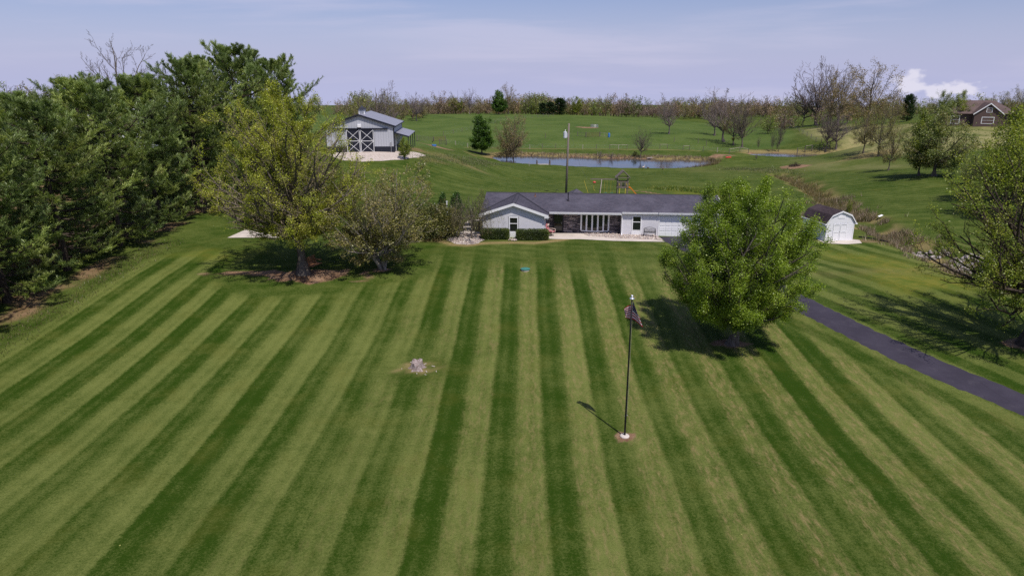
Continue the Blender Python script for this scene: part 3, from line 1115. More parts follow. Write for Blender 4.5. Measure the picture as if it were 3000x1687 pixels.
def skeleton(rng, H, Rm, base, env, n1, up0, up1, tr, n2=7, n3=5, bend=0.18, lean=0.0, top=0.94, K1=6, ratio2=0.42, ratio3=0.4, minr=0.006, stems=1, spread=0.0, n4=0, up2=0.18, gnarl=0.035, tipb=0.75, inner=0.22):
    """levels of branches, each (P, r0, r1)"""
    lv = []
    Ts, Tr0, Tr1 = [], [], []
    for k in range(stems):
        a = 2 * PI * (k + rng.random() * 0.5) / stems
        K0 = 12
        s = np.linspace(0, 1, K0)
        w = np.cumsum(rng.normal(size=(K0, 2)) * H * 0.010, 0)
        hh = H * top * (1 if k == 0 or stems == 1 else rng.uniform(0.75, 1.0))
        P = np.stack([w[:, 0] + (math.cos(a) * spread * Rm * s ** 0.8 if stems > 1 else lean * H * s), w[:, 1] + (math.sin(a) * spread * Rm * s ** 0.8 if stems > 1 else 0 * s), s * hh], -1)
        if stems > 1:
            P[:, 0] += math.cos(a) * tr * 0.6
            P[:, 1] += math.sin(a) * tr * 0.6
        Ts.append(P)
        Tr0.append(tr if stems == 1 else tr * rng.uniform(0.6, 1.0))
        Tr1.append(tr * 0.08)
    T = np.array(Ts)
    t0, t1 = np.array(Tr0), np.array(Tr1)
    lv.append((T, t0, t1))
    # limbs
    Ls, La, Lb = [], [], []
    ga = 2.399963
    # tips are spread evenly over the crown envelope (and some inside), limbs run from the trunk to them
    tgrid = np.linspace(0.0, 1.0, 200)
    wt_ = np.maximum(env(tgrid), 0.05)
    cdf = np.cumsum(wt_) / wt_.sum()
    for k in range(stems):
        for i in range(n1):
            t = float(np.interp((i + rng.random()) / n1, cdf, tgrid))
            zt_ = base * tipb + (H - base * tipb) * t
            rad = float(env(np.array([t]))[0]) * Rm * (rng.uniform(0.80, 1.03) if rng.random() > inner else rng.uniform(0.35, 0.75))
            rad = max(rad, 0.04 * Rm)
            az_ = i * ga + rng.normal() * 0.25 + k * 1.7
            upa = R(up0 + (up1 - up0) * t + rng.normal() * 5)
            h = zt_ - rad * math.tan(upa)
            h = min(max(h, base * rng.uniform(0.85, 1.25)), H * top * 0.96, zt_ + 0.15 * rad)
            f = h / (H * top)
            p, _ = interp(T[k:k + 1], np.array([[min(max(f, 0.02), 0.995)]]))
            p = p[0, 0]
            tip = np.array([math.cos(az_) * rad, math.sin(az_) * rad, zt_])
            if stems > 1:
                tip[:2] = tip[:2] * 0.75 + p[:2]
            s = np.linspace(0, 1, K1)[:, None]
            L = np.linalg.norm(tip - p)
            q = p + (tip - p) * s
            q[:, 2:3] -= bend * L * np.sin(PI * s) * 0.5          # sags out, then sweeps up
            q = q + np.cumsum(rng.normal(size=q.shape), 0) * L * gnarl * np.sin(PI * s * 0.9)
            Ls.append(q)
            r = (t0[k] + (t1[k] - t0[k]) * f)
            La.append(max(min(r * 0.62, 0.022 * L + 0.012), minr))
            Lb.append(max(La[-1] * 0.25, minr))
    L1 = (np.array(Ls), np.array(La), np.array(Lb))
    lv.append(L1)
    if n2:
        P2 = spawn(*L1, n2, rng, (0.18, 1.0), (28, 58), ratio2, up2, 0.12, 5, minr=minr)
        lv.append(P2)
        if n3:
            P3 = spawn(*P2, n3, rng, (0.2, 1.0), (28, 60), ratio3, up2, 0.1, 4, minr=minr)
            lv.append(P3)
            if n4:
                P4 = spawn(*P3, n4, rng, (0.25, 1.0), (28, 60), 0.45, up2, 0.1, 3, minr=minr)
                lv.append(P4)
    return lv


def flare(V_, tr):
    """root flare on the lowest part of a trunk"""
    z = V_[:, 2]
    k = 1 + 0.9 * np.clip(1 - z / (tr * 4.0), 0, 1) ** 2
    V_ = V_.copy()
    c = np.zeros(2)
    V_[:, :2] = c + (V_[:, :2] - c) * k[:, None]
    return V_


def sample_on(P, m, rng, f=(0.3, 1.0), sig=0.08):
    ff = rng.uniform(f[0], f[1], (len(P), m))
    p, t = interp(P, np.clip(ff, 0, 0.999))
    return (p + rng.normal(size=p.shape) * sig).reshape(-1, 3), t.reshape(-1, 3)


def tree_meshes(name, seed, H, Rm, base, env, n1, up, tr, n2, n3, n4=0, leaves=6, lsize=0.14, pal=None, sig=0.12, barkm='bark', lv_leaf=-1, twig_lv=3, bend=0.18, upb=0.9, asp=0.7,
                keep=None, sides=(10, 5, 3, 3, 3), droop=0.0, trunkm=None, trunk_lv=2, lmat='leaf', vary=0.22, **kw):
    """-> (trunk mesh, crown mesh or None). Crown = finest twigs + leaves."""
    rng = np.random.default_rng(seed)
    lv = skeleton(rng, H, Rm, base, env, n1, up[0], up[1], tr, n2, n3, bend=bend, n4=n4, **kw)
    lim = lv[:trunk_lv]
    tp = []
    for i, (P, a, b) in enumerate(lim):
        V_, F_ = tubes(P, a, b, sides[i])
        if i == 0 and kw.get('stems', 1) == 1:
            V_ = flare(V_, tr)
        tp.append((V_, F_))
    V_, F_ = merge(tp)
    trunk = np_mesh(name + '_trunk', V_, F_, [M[trunkm or barkm]], smooth=True)
    tw = [tubes(P, a, b, sides[min(i + trunk_lv, 4)]) for i, (P, a, b) in enumerate(lv[trunk_lv:])]
    cV, cF, mi, cc = [], [], [], []
    crown = None
    if tw:
        V2, F2 = merge(tw)
    else:
        V2, F2 = np.zeros((0, 3)), np.zeros((0, 4), int)
    nb = len(F2)
    if leaves:
        P = lv[lv_leaf][0]
        c, t = sample_on(P, leaves, rng, (0.15, 1.0), sig)
        if keep is not None:
            c = c[keep(c, rng)]
        VL, FL = leaf_quads(c, lsize, rng, upb, asp)
        CL = leaf_cols(c, rng, pal, vary=vary)
        V3, F3 = merge([(V2, F2), (VL, FL)]) if len(V2) else (VL, FL)
        col = np.concatenate([np.tile(np.array([[0.1, 0.085, 0.07]]), (len(V2), 1)), CL])
    else:
        V3, F3, col = V2, F2, None
    if len(V3):
        crown = np_mesh(name + '_crown', V3, F3, [M[barkm], M[lmat]], col=col)
        idx_ = np.zeros(len(F3), dtype=np.int32)
        idx_[nb:] = 1
        crown.polygons.foreach_set('material_index', idx_)
    return trunk, crown, H


def put_tree(name, meshes, p, H, label, rz=0.0, group=None, wide=1.0, cat='tree', tilt=(0, 0)):
    trunk, crown, H0 = meshes
    e = empty(name, (p[0], p[1], p[2] - 0.05), rz, label, cat, group)
    s = H / H0
    e.scale = (s * wide, s * wide, s)
    e.rotation_euler = (tilt[0], tilt[1], rz)
    part('trunk', trunk, e)
    if crown is not None:
        tag(part('crown', crown, e), kind='stuff')
    return e


# palettes (linear albedo)
G_MAPLE = [(0.15, 0.165, 0.020), (0.21, 0.235, 0.022), (0.28, 0.305, 0.026), (0.25, 0.23, 0.050)]
G_FRESH = [(0.082, 0.122, 0.010), (0.118, 0.175, 0.012), (0.155, 0.220, 0.016), (0.20, 0.25, 0.032)]
G_OLIVE = [(0.10, 0.10, 0.03), (0.16, 0.155, 0.045), (0.20, 0.165, 0.07), (0.13, 0.085, 0.05)]
G_BRONZE = [(0.15, 0.11, 0.065), (0.21, 0.15, 0.085), (0.17, 0.145, 0.055), (0.24, 0.165, 0.105)]
G_PINE = [(0.080, 0.113, 0.035), (0.116, 0.155, 0.044), (0.150, 0.190, 0.050), (0.190, 0.220, 0.053)]
G_DARK = [(0.012, 0.028, 0.010), (0.022, 0.045, 0.014), (0.035, 0.062, 0.018)]
G_SPRING = [(0.085, 0.11, 0.014), (0.145, 0.175, 0.018), (0.21, 0.235, 0.03)]


# ---- pines: whorled limbs carrying plumes of needles
def pine_meshes(name, seed, H, Rm, base=0.9, nw=15, pal=G_PINE, tuft=13):
    rng = np.random.default_rng(seed)
    K0 = 10
    s = np.linspace(0, 1, K0)
    w = np.cumsum(rng.normal(size=(K0, 2)) * 0.07, 0)
    T = np.stack([w[:, 0], w[:, 1], s * H * 0.97], -1)[None]
    Ls, La, Lb = [], [], []
    for i in range(nw):
        t = (i + 0.5 * rng.random()) / nw
        h = base + (H - base) * (t ** 0.82 if t > 0.15 else t * 1.41)
        p, _ = interp(T, np.array([[min(h / (H * 0.97), 0.99)]]))
        p = p[0, 0]
        nb = rng.integers(5, 8)
        a0 = rng.random() * 6.28
        rad = Rm * (0.72 + 0.28 * math.sin(PI * min(t * 1.1 + 0.30, 1.0))) if t < 0.6 else Rm * 0.99 * (1 - (t - 0.6) / 0.4 * 0.80)
        for j in range(nb):
            a = a0 + 2 * PI * j / nb + rng.normal() * 0.25
            L = rad * rng.uniform(0.62, 1.15)
            s1 = np.linspace(0, 1, 6)[:, None]
            rise = -0.06 + 0.80 * t ** 1.6 + rng.normal() * 0.06
            q = p + np.array([math.cos(a), math.sin(a), 0]) * L * s1 + np.array([0, 0, 1.0]) * (rise * L * s1 + 0.26 * L * s1 ** 2.5 - 0.10 * L * np.sin(PI * s1))
            q = q + np.cumsum(rng.normal(size=q.shape), 0) * L * 0.02 * s1
            Ls.append(q)
            La.append(0.022 * L + 0.01)
            Lb.append(0.010)
    L1 = (np.array(Ls), np.array(La), np.array(Lb))
    M2 = 18
    L2 = spawn(*L1, M2, rng, (0.22, 1.0), (30, 58), 0.31, 0.05, 0.14, 4, flat=0.86, taper=0.5, minr=0.006)
    tone = rng.uniform(0.72, 1.30, len(L1[0]))
    V_, F_ = merge([tubes(T, np.array([0.016 * H + 0.05]), np.array([0.03]), 10), tubes(*L1, 4)])
    trunk = np_mesh(name + '_trunk', V_, F_, [M['bark_dark']], smooth=True)
    # needle tufts
    ff = np.array([0.35, 0.6, 0.82, 1.0])[None].repeat(len(L2[0]), 0) + rng.normal(size=(len(L2[0]), 4)) * 0.05
    c, t_ = interp(L2[0], np.clip(ff, 0, 0.999))
    c1, t1_ = interp(L1[0], np.clip(np.array([[0.7, 0.8, 0.9, 0.97, 1.0]]).repeat(len(L1[0]), 0), 0, 0.999))
    c = np.concatenate([c.reshape(-1, 3), c1.reshape(-1, 3)])
    t_ = np.concatenate([t_.reshape(-1, 3), t1_.reshape(-1, 3)])
    n = len(c)
    cc = np.repeat(c, tuft, 0) + rng.normal(size=(n * tuft, 3)) * 0.05
    td = np.repeat(t_, tuft, 0)
    d = norm(td * 0.85 + rng.normal(size=td.shape) * 0.48 + np.array([0, 0, 0.30]))
    sd = norm(np.cross(d, np.array([0, 0, 1.0])) + rng.normal(size=d.shape) * 0.45)
    L = rng.uniform(0.20, 0.42, (n * tuft, 1))
    wd = rng.uniform(0.012, 0.030, (n * tuft, 1))
    VT = np.stack([cc - d * L * 0.15, cc + d * L * 0.4 + sd * wd, cc + d * L, cc + d * L * 0.4 - sd * wd], 1).reshape(-1, 3)
    FT = np.arange(4 * n * tuft).reshape(-1, 4)
    col = leaf_cols(cc, rng, pal, clump=2.2, vary=0.10)
    tn = np.concatenate([np.repeat(tone, M2 * 4), np.repeat(tone, 5)])
    col = col * np.repeat(np.repeat(tn, tuft), 4)[:, None]
    VB, FB = tubes(*L2, 3)
    V3, F3 = merge([(VB, FB), (VT, FT)])
    colf = np.concatenate([np.tile(np.array([[0.06, 0.05, 0.04]]), (len(VB), 1)), col])
    crown = np_mesh(name + '_crown', V3, F3, [M['bark_dark'], M['needle']], col=colf)
    ix = np.zeros(len(F3), np.int32)
    ix[len(FB):] = 1
    crown.polygons.foreach_set('material_index', ix)
    return trunk, crown, H


PINES = [pine_meshes('white_pine_a', 11, 18.0, 5.4), pine_meshes('white_pine_b', 12, 18.0, 5.0, nw=15), pine_meshes('white_pine_c', 13, 18.0, 4.7, nw=16)]
pine_spots = [  # x, y, height, kind
    (-38.5, 33.0, 14.5, 0, 'leftmost big white pine in front, its trunk standing by the frame edge'),
    (-39.0, 41.5, 14.8, 1, 'broad white pine overhanging the near left lawn, second from the front'),
    (-38.3, 49.5, 15.0, 2, 'white pine third from the front along the lawn edge'),
    (-38.6, 57.0, 15.5, 0, 'white pine fourth from the front along the lawn edge'),
    (-38.0, 64.5, 16.2, 1, 'white pine fifth in the lawn-edge row, beside the white concrete pad'),
    (-37.6, 72.0, 18.0, 2, 'white pine sixth in the row, behind the leafing maple'),
    (-36.5, 80.0, 20.5, 0, 'tall white pine at the far end of the row, behind the maple top'),
    (-34.5, 88.5, 21.3, 1, 'last white pine of the row, nearest the grey barn'),
    (-46.5, 38.0, 14.2, 2, 'white pine in the second row at the left frame edge'),
    (-46.5, 47.0, 14.0, 0, 'white pine in the second row behind the near pines'),
    (-47.0, 56.0, 14.2, 1, 'white pine in the second row below the bare tall tree'),
    (-46.5, 65.0, 16.8, 2, 'rounded white pine top left of the bare tall tree'),
    (-45.5, 74.5, 17.2, 0, 'white pine right of the white house gap in the trees'),
    (-43.5, 83.0, 21.2, 1, 'tallest white pine, dark top against the sky'),
    (-41.5, 93.0, 21.6, 2, 'dark pine at the back right end of the pine mass'),
    (-32.0, 97.5, 18, 0, 'pine at the right end of the row, just behind the maple crown beside the barn'),
    (-37.5, 101.5, 18, 1, 'dark pine filling the gap between the tallest pine and the barn'),
    (-55.5, 52.0, 13.8, 1, 'low pine in the third row near the left frame edge'),
    (-56.0, 63.0, 14.2, 0, 'low pine in the third row below the brown gable'),
]
SKY_PX = [-900, 0, 150, 260, 330, 440, 520, 600, 670, 740, 800, 880]
SKY_ROW = [330, 300, 288, 225, 245, 225, 205, 180, 140, 160, 180, 200]


def height_to_row(x, y, row):
    z0 = zf(x, y)
    lo, hi = 1.0, 45.0
    for _ in range(30):
        m_ = (lo + hi) / 2
        if project((x, y, z0 + m_))[1] > row:
            lo = m_
        else:
            hi = m_
    return lo


for i, (x, y, h, k, lab) in enumerate(pine_spots):
    z0 = zf(x, y)
    px_ = project((x, y, z0 + 14))[0]
    row_ = np.interp(px_, SKY_PX, SKY_ROW) + (26 if x > -40 and y < 70 else 0) + ((i * 37) % 11 - 5) * 2
    h = height_to_row(x, y, row_)
    put_tree('pine_tree', PINES[k], (x, y, z0), h, lab, rz=i * 1.9, group='white pines along the left side', wide=1.30 if h < 15 else 1.12)


# ---- the big trees of the yard
def sparse(c, rng):
    """leaves come in tufts: leave out whole patches"""
    k = vnoise(c[:, 0] * 1.0 + 9, c[:, 1] + c[:, 2] * 0.8 + 9, 0.75)
    k2 = vnoise(c[:, 2] + 3, c[:, 0] * 0.8 - c[:, 1] * 0.6 + 20, 2.6)
    return (k + (k2 - 0.5) * 0.6 + rng.normal(size=len(c)) * 0.16) > 0.40


dM = depth(MAPLE)
HM = 15.6
maple = tree_meshes('maple', 21, HM, 6.5, 3.0, env_dome, 105, (14, 62), 0.36, 8, 6, n4=2, ratio2=0.33, leaves=19, lsize=0.092, pal=G_MAPLE, sig=0.13, keep=sparse, bend=0.10, tipb=1.15, barkm='bark_tan', trunkm='bark', minr=0.008, vary=0.25)
put_tree('maple_tree', maple, MAPLE, HM, 'big spreading maple in yellow-green spring leaf left of the house', rz=0.6)

crab = tree_meshes('crab', 22, 9.2, 5.2, 1.6, env_round, 14, (25, 60), 0.17, 8, 6, n4=2, leaves=6, lsize=0.12, pal=[(0.125, 0.13, 0.035), (0.18, 0.17, 0.045), (0.22, 0.18, 0.08)], sig=0.12, barkm='bark_pale',
                   stems=4, spread=0.38, bend=0.12, minr=0.009)
put_tree('crabapple_tree', crab, CRAB, 9.0, 'many-stemmed olive-brown small tree with pale trunks beside the maple', rz=0.4, wide=1.22)

def shellk(c, rng):
    k = vnoise(c[:, 0] + 9, c[:, 1] + c[:, 2] * 0.8 + 9, 0.6)
    zc = 5.3
    rad = np.sqrt((c[:, 0] / 5.6) ** 2 + (c[:, 1] / 5.6) ** 2 + ((c[:, 2] - zc) / 5.4) ** 2)
    return (k + 0.55 * (rad - 0.72) + rng.normal(size=len(c)) * 0.14) > 0.36


rt = tree_meshes('rmaple', 23, 11.2, 4.75, 1.8, env_ball, 110, (18, 66), 0.27, 8, 6, n4=2, ratio2=0.30, ratio3=0.36, leaves=46, lsize=0.085, pal=G_FRESH, sig=0.17, bend=0.10, tipb=0.95, barkm='bark', keep=shellk, minr=0.008, vary=0.28)
put_tree('maple_tree', rt, RTREE, 11.0, 'dense rounded bright green tree hiding the garage end of the house', rz=2.2)

et = tree_meshes('etree', 24, 14.6, 7.3, 3.6, env_dome, 70, (14, 60), 0.34, 8, 6, n4=2, ratio2=0.38, leaves=15, lsize=0.10, pal=[(0.11, 0.145, 0.016), (0.17, 0.215, 0.02), (0.22, 0.23, 0.035)], sig=0.14, keep=sparse, barkm='bark_dark', bend=0.15, minr=0.009)
put_tree('shade_tree', et, ETREE, 14.2, 'half-bare spreading tree at the right frame edge by the driveway', rz=3.3)

def sparse2(c, rng):
    k = vnoise(c[:, 0] + 19, c[:, 1] + c[:, 2] * 0.8 + 5, 0.9)
    return (k + rng.normal(size=len(c)) * 0.12) > 0.36


G_MUTED = [(0.085, 0.11, 0.03), (0.125, 0.15, 0.045), (0.16, 0.18, 0.058), (0.19, 0.17, 0.075)]
# ---- kinds for the background
BARE = [tree_meshes('bare_%d' % i, 31 + i, 12, 5.0, 2.6, env_vase, 22, (30, 74), 0.20, 8, 6, n4=4, leaves=0, barkm=('bark_mauve', 'bark', 'bark_mauve')[i], bend=0.10, minr=0.016) for i in range(3)]
BUD = [tree_meshes('bud_%d' % i, 41 + i, 12, 4.8, 2.4, env_round, 18, (22, 72), 0.20, 8, 5, n4=2, leaves=5, lsize=0.17, pal=(G_OLIVE, G_BRONZE, G_OLIVE)[i], sig=0.22, barkm='bark', minr=0.014) for i in range(3)]
GRN = [tree_meshes('grn_%d' % i, 51 + i, 10, (3.6, 4.4, 3.2)[i], 1.8, (env_egg, env_round, env_round)[i], 22, (20, 70), 0.19, 8, 6, leaves=24, lsize=0.17, pal=(G_SPRING, G_MUTED, G_SPRING)[i], sig=0.30, keep=sparse2, minr=0.012) for i in range(3)]
CEDAR = pine_meshes('cedar', 61, 9.0, 2.6, base=0.4, nw=17, pal=G_DARK, tuft=6)
COL_T = tree_meshes('narrow', 62, 9, 2.5, 1.6, env_egg, 26, (35, 76), 0.14, 8, 6, leaves=22, lsize=0.22, pal=[(0.03, 0.07, 0.008), (0.05, 0.10, 0.012), (0.08, 0.14, 0.02)], sig=0.2, minr=0.010)


def tall(px, row, top):
    """base point, and height so that the top is at photo row `top`"""
    p = G(px, row)
    d = depth(p)
    v = (top - 843.5) / FPX
    # depth grows a little with height; solve on the vertical line through p
    lo, hi = 0.2, 60.0
    for _ in range(40):
        m_ = (lo + hi) / 2
        if project((p[0], p[1], p[2] + m_))[1] > top:
            lo = m_
        else:
            hi = m_
    return p, lo


def plant(px, row, top, kind, label, wide=1.0, name='tree', group=None, rz=None, cat='tree'):
    p, h = tall(px, row, top)
    return put_tree(name, kind, p, h, label, rz if rz is not None else px * 0.37, group, wide, cat)


plant(1412, 452, 336, COL_T, 'slim dense green young tree left of the pond', 1.15, 'young_tree')
plant(1486, 474, 345, BUD[0], 'left of the twin budding trees on the near pond bank', 0.85, 'pond_tree')
plant(1503, 476, 330, BUD[1], 'right, taller one of the twin budding trees on the near pond bank', 0.95, 'pond_tree')
plant(1877, 463, 371, BARE[1], 'small bare tree alone on the far pond bank', 0.9, 'bare_tree')
plant(1960, 393, 278, BARE[0], 'bare tree alone on the upper pasture', 0.95, 'bare_tree')
gr = 'bare trees on the pasture right of the pond'
plant(2094, 398, 275, BARE[0], 'leftmost bare grey tree of the pasture group right of the pond', 1.0, 'bare_tree', gr)
plant(2118, 416, 258, BARE[2], 'tallest bare grey tree of the pasture group right of the pond', 1.2, 'bare_tree', gr)
plant(2150, 426, 300, BUD[2], 'third tree of the pasture group, with some green buds', 0.9, 'bare_tree', gr)
plant(2172, 432, 285, BARE[1], 'rightmost leaning tree of the pasture group right of the pond', 0.9, 'bare_tree', gr)
gr = 'tall bare trees on the right ridge'
plant(2352, 372, 238, BARE[1], 'leftmost of the tall bare ridge trees', 1.25, 'bare_tree', gr)
plant(2388, 368, 184, BARE[2], 'second tall bare ridge tree, broad grey crown', 1.15, 'bare_tree', gr)
plant(2422, 366, 176, BARE[0], 'tallest bare ridge tree, in the middle of the clump', 0.95, 'bare_tree', gr)
plant(2452, 368, 190, BUD[1], 'bronze-budded ridge tree right of the tallest', 1.0, 'bare_tree', gr)
plant(2536, 372, 182, BUD[1], 'broad bronze ridge tree next to the white cloud', 1.2, 'bare_tree', gr)
plant(2420, 444, 312, BARE[1], 'dark bare tree left of the forked one on the pale slope', 0.9, 'bare_tree')
plant(2450, 438, 320, BARE[0], 'forked bare tree on the pale slope by the upper pond', 1.15, 'bare_tree')
plant(2528, 450, 300, BUD[0], 'olive budding tree with two stems on the pale slope', 0.8, 'bare_tree')
plant(2575, 458, 288, BUD[2], 'slender tall olive tree right of the two-stemmed one', 0.75, 'bare_tree')
plant(2602, 500, 355, BUD[0], 'small budding tree standing in front of the pale slope', 0.7, 'bare_tree')
plant(2735, 516, 308, GRN[1], 'broad fresh green tree below the brick house', 1.2, 'leafy_tree')
plant(2690, 515, 330, GRN[0], 'greyer green tree left of the broad one below the brick house', 0.8, 'leafy_tree')
plant(2610, 372, 268, BUD[2], 'grey-olive airy tree on the right hilltop', 1.0, 'hilltop_tree')
plant(2655, 356, 280, CEDAR, 'dark upright evergreen on the right hilltop', 1.0, 'evergreen_tree')
plant(2755, 366, 268, GRN[1], 'dark green tree beside the brick house roof', 0.8, 'hilltop_tree')
plant(2800, 362, 268, GRN[0], 'round light green tree behind the brick house roof', 1.0, 'hilltop_tree')
plant(2930, 352, 262, BUD[0], 'hazy olive tree behind the brick house', 1.1, 'hilltop_tree')
plant(2985, 352, 252, BUD[2], 'hazy tree at the right frame edge behind the brick house', 1.1, 'hilltop_tree')
plant(2960, 590, 318, GRN[2], 'bright yellow-green tree at the right frame edge', 1.25, 'leafy_tree')
plant(3010, 640, 330, GRN[0], 'second yellow-green tree cut by the right frame edge', 1.2, 'leafy_tree')
plant(2845, 542, 455, GRN[1], 'low dark green bush-like tree beside the yellow-green trees', 1.1, 'leafy_bush', cat='bush')
plant(2910, 566, 440, GRN[2], 'small yellow-green tree before the low dark bush', 1.1, 'leafy_tree')
for (px, rw, tp_, lab) in ((2170 + 50, 440, 395, 'thin bare sapling left of the upper pond'), (2262, 446, 372, 'thin bare sapling at the upper pond edge'), (2276, 446, 400, 'shorter thin sapling between two others by the upper pond'), (2281, 445, 335, 'tallest thin sapling by the upper pond')):
    plant(px, rw, tp_, BARE[1], lab, 0.35, 'sapling')
plant(2215, 470, 448, BARE[2], 'tiny reddish bare shrub on the dam', 0.6, 'sapling')
plant(2485, 632, 585, GRN[2], 'small green shrub behind the white shed', 0.6, 'shrub', cat='bush')
plant(1185, 467, 404, GRN[0], 'small leaning tree in leaf in front of the barn porch', 0.9, 'young_tree')
for (px, rw, tp_, lab) in ((1758, 467, 440, 'left clump of bare brush on the far pond bank'), (1792, 469, 444, 'right clump of bare brush on the far pond bank')):
    plant(px, rw, tp_, BARE[0], lab, 1.3, 'brush_shrub', cat='bush')
plant(1860, 458, 443, GRN[1], 'low green bush on the far pond bank', 1.8, 'bush', cat='bush')


def loose(name, kind, x, y, h, label, wide=1.0, rz=0.0, cat='tree', group=None):
    return put_tree(name, kind, (x, y, zf(x, y)), h, label, rz, group, wide, cat)


# trees behind the barn and beyond the pasture that stand out singly
def far_tree(name, kind, px, top, d, label, wide=1.0, hmin=4):
    r = ray(px, 340) * d
    z = zf(r[0], r[1])
    lo, hi = 1.0, 40.0
    for _ in range(30):
        m_ = (lo + hi) / 2
        if project((r[0], r[1], z + m_))[1] > top:
            lo = m_
        else:
            hi = m_
    return put_tree(name, kind, (r[0], r[1], z), lo, label, px * 0.7, None, wide, 'tree')


far_tree('bare_tree', BARE[0], 1115, 246, 210, 'bare tree with mistletoe-like green tufts behind the barn roof', 1.1)
far_tree('bare_tree', BARE[2], 1220, 270, 330, 'pinkish fan-shaped bare tree right of the barn', 1.1)
far_tree('bare_tree', BUD[2], 1150, 268, 260, 'brownish tree close behind the barn roof', 1.0)
far_tree('olive_tree', BUD[0], 1040, 290, 230, 'olive bushy tree left behind the barn', 1.2)
far_tree('leafy_tree', GRN[2], 1335, 287, 400, 'round yellow-green tree in the far treeline', 1.5)
far_tree('bare_tree', BARE[2], 1376, 258, 400, 'pale tall bare tree in the far treeline', 0.8)
far_tree('leafy_tree', COL_T, 1463, 264, 380, 'dark green lone tree rising from the far treeline', 1.2)
far_tree('bare_tree', BUD[1], 1490, 246, 392, 'tan budding tree behind the dark lone tree', 0.95)
far_tree('evergreen_tree', CEDAR, 1590, 303, 384, 'left small dark cedar at the pasture crest', 1.5)
far_tree('evergreen_tree', CEDAR, 1612, 300, 386, 'middle dark cedar at the pasture crest', 1.5)
far_tree('evergreen_tree', CEDAR, 1640, 290, 388, 'right, biggest dark cedar at the pasture crest', 1.7)
far_tree('leafy_tree', GRN[2], 1690, 283, 400, 'yellow-green tree right of the cedars', 1.1)
far_tree('leafy_tree', GRN[1], 1835, 300, 400, 'small green tree in the far treeline centre', 1.0)

x, y = -57.5, 104.0
loose('bare_tree', tree_meshes('tallbare', 71, 19, 6.0, 8.5, env_round, 20, (12, 60), 0.36, 8, 6, n4=3, leaves=0, barkm='bark', bend=0.22, minr=0.016, gnarl=0.06), x, y, 19.2, 'tall bare dead-looking tree rising above the pines', 1.0, 2.6)
loose('bare_tree', BARE[1], -83, 118, 11.0, 'bare round tree far left above the pines', 1.0, 0.4)
loose('leafy_tree', GRN[1], -84, 105, 12.0, 'dark green treetop in the far left corner of the pines', 1.3, 0.4)
loose('bare_tree', BUD[0], -88, 112, 10.0, 'brown budding treetop at the left frame edge', 1.1, 1.4)
loose('pale_tree', GRN[2], -92, 150, 11.0, 'pale yellow treetop behind the pines', 1.0, 2.4)
loose('pale_tree', BUD[0], -98, 160, 12.0, 'hazy olive treetop behind the pines', 1.2, 0.9)

# weeping cherry by the house corner
rng = np.random.default_rng(77)
wt = skeleton(rng, 4.6, 2.2, 1.9, env_round, 14, 25, 60, 0.11, 6, 0, bend=0.05, minr=0.008)
ends, _ = sample_on(wt[2][0], 6, rng, (0.3, 1), 0.1)
K = 5
s_ = np.linspace(0, 1, K)[None, :, None]
Ld = rng.uniform(0.8, 2.2, len(ends))
outw = norm(np.c_[ends[:, :2], np.zeros(len(ends))])
hang = ends[:, None] + outw[:, None] * (0.4 * np.sin(PI * s_ * 0.5)) + np.array([0, 0, -1.0]) * Ld[:, None, None] * s_ ** 1.4 + rng.normal(size=(len(ends), K, 3)) * 0.03
hang[..., 2] = np.maximum(hang[..., 2], 0.7)
lvs = [wt[0], wt[1], wt[2], (hang, np.full(len(hang), 0.008), np.full(len(hang), 0.004))]
V_, F_ = merge([tubes(wt[0][0], wt[0][1], wt[0][2], 8), tubes(*wt[1], 4)])
wtr = np_mesh('weeping_trunk', V_, F_, [M['bark']], smooth=True)
c, t_ = sample_on(hang, 7, rng, (0.05, 1), 0.04)
VL, FL = leaf_quads(c, 0.10, rng, -0.2, 0.45)
CLc = leaf_cols(c, rng, [(0.10, 0.105, 0.03), (0.15, 0.155, 0.045), (0.19, 0.155, 0.075)])
VB, FB = merge([tubes(*wt[2], 3), tubes(hang, lvs[3][1], lvs[3][2], 3)])
V3, F3 = merge([(VB, FB), (VL, FL)])
wcr = np_mesh('weeping_crown', V3, F3, [M['bark'], M['leaf']], col=np.concatenate([np.full((len(VB), 3), 0.1), CLc]))
ix = np.zeros(len(F3), np.int32); ix[len(FB):] = 1
wcr.polygons.foreach_set('material_index', ix)
WP = G(1386, 702)
put_tree('weeping_tree', (wtr, wcr, 4.6), WP, 4.9, 'small weeping tree in the gravel bed at the left house corner', 0.5)


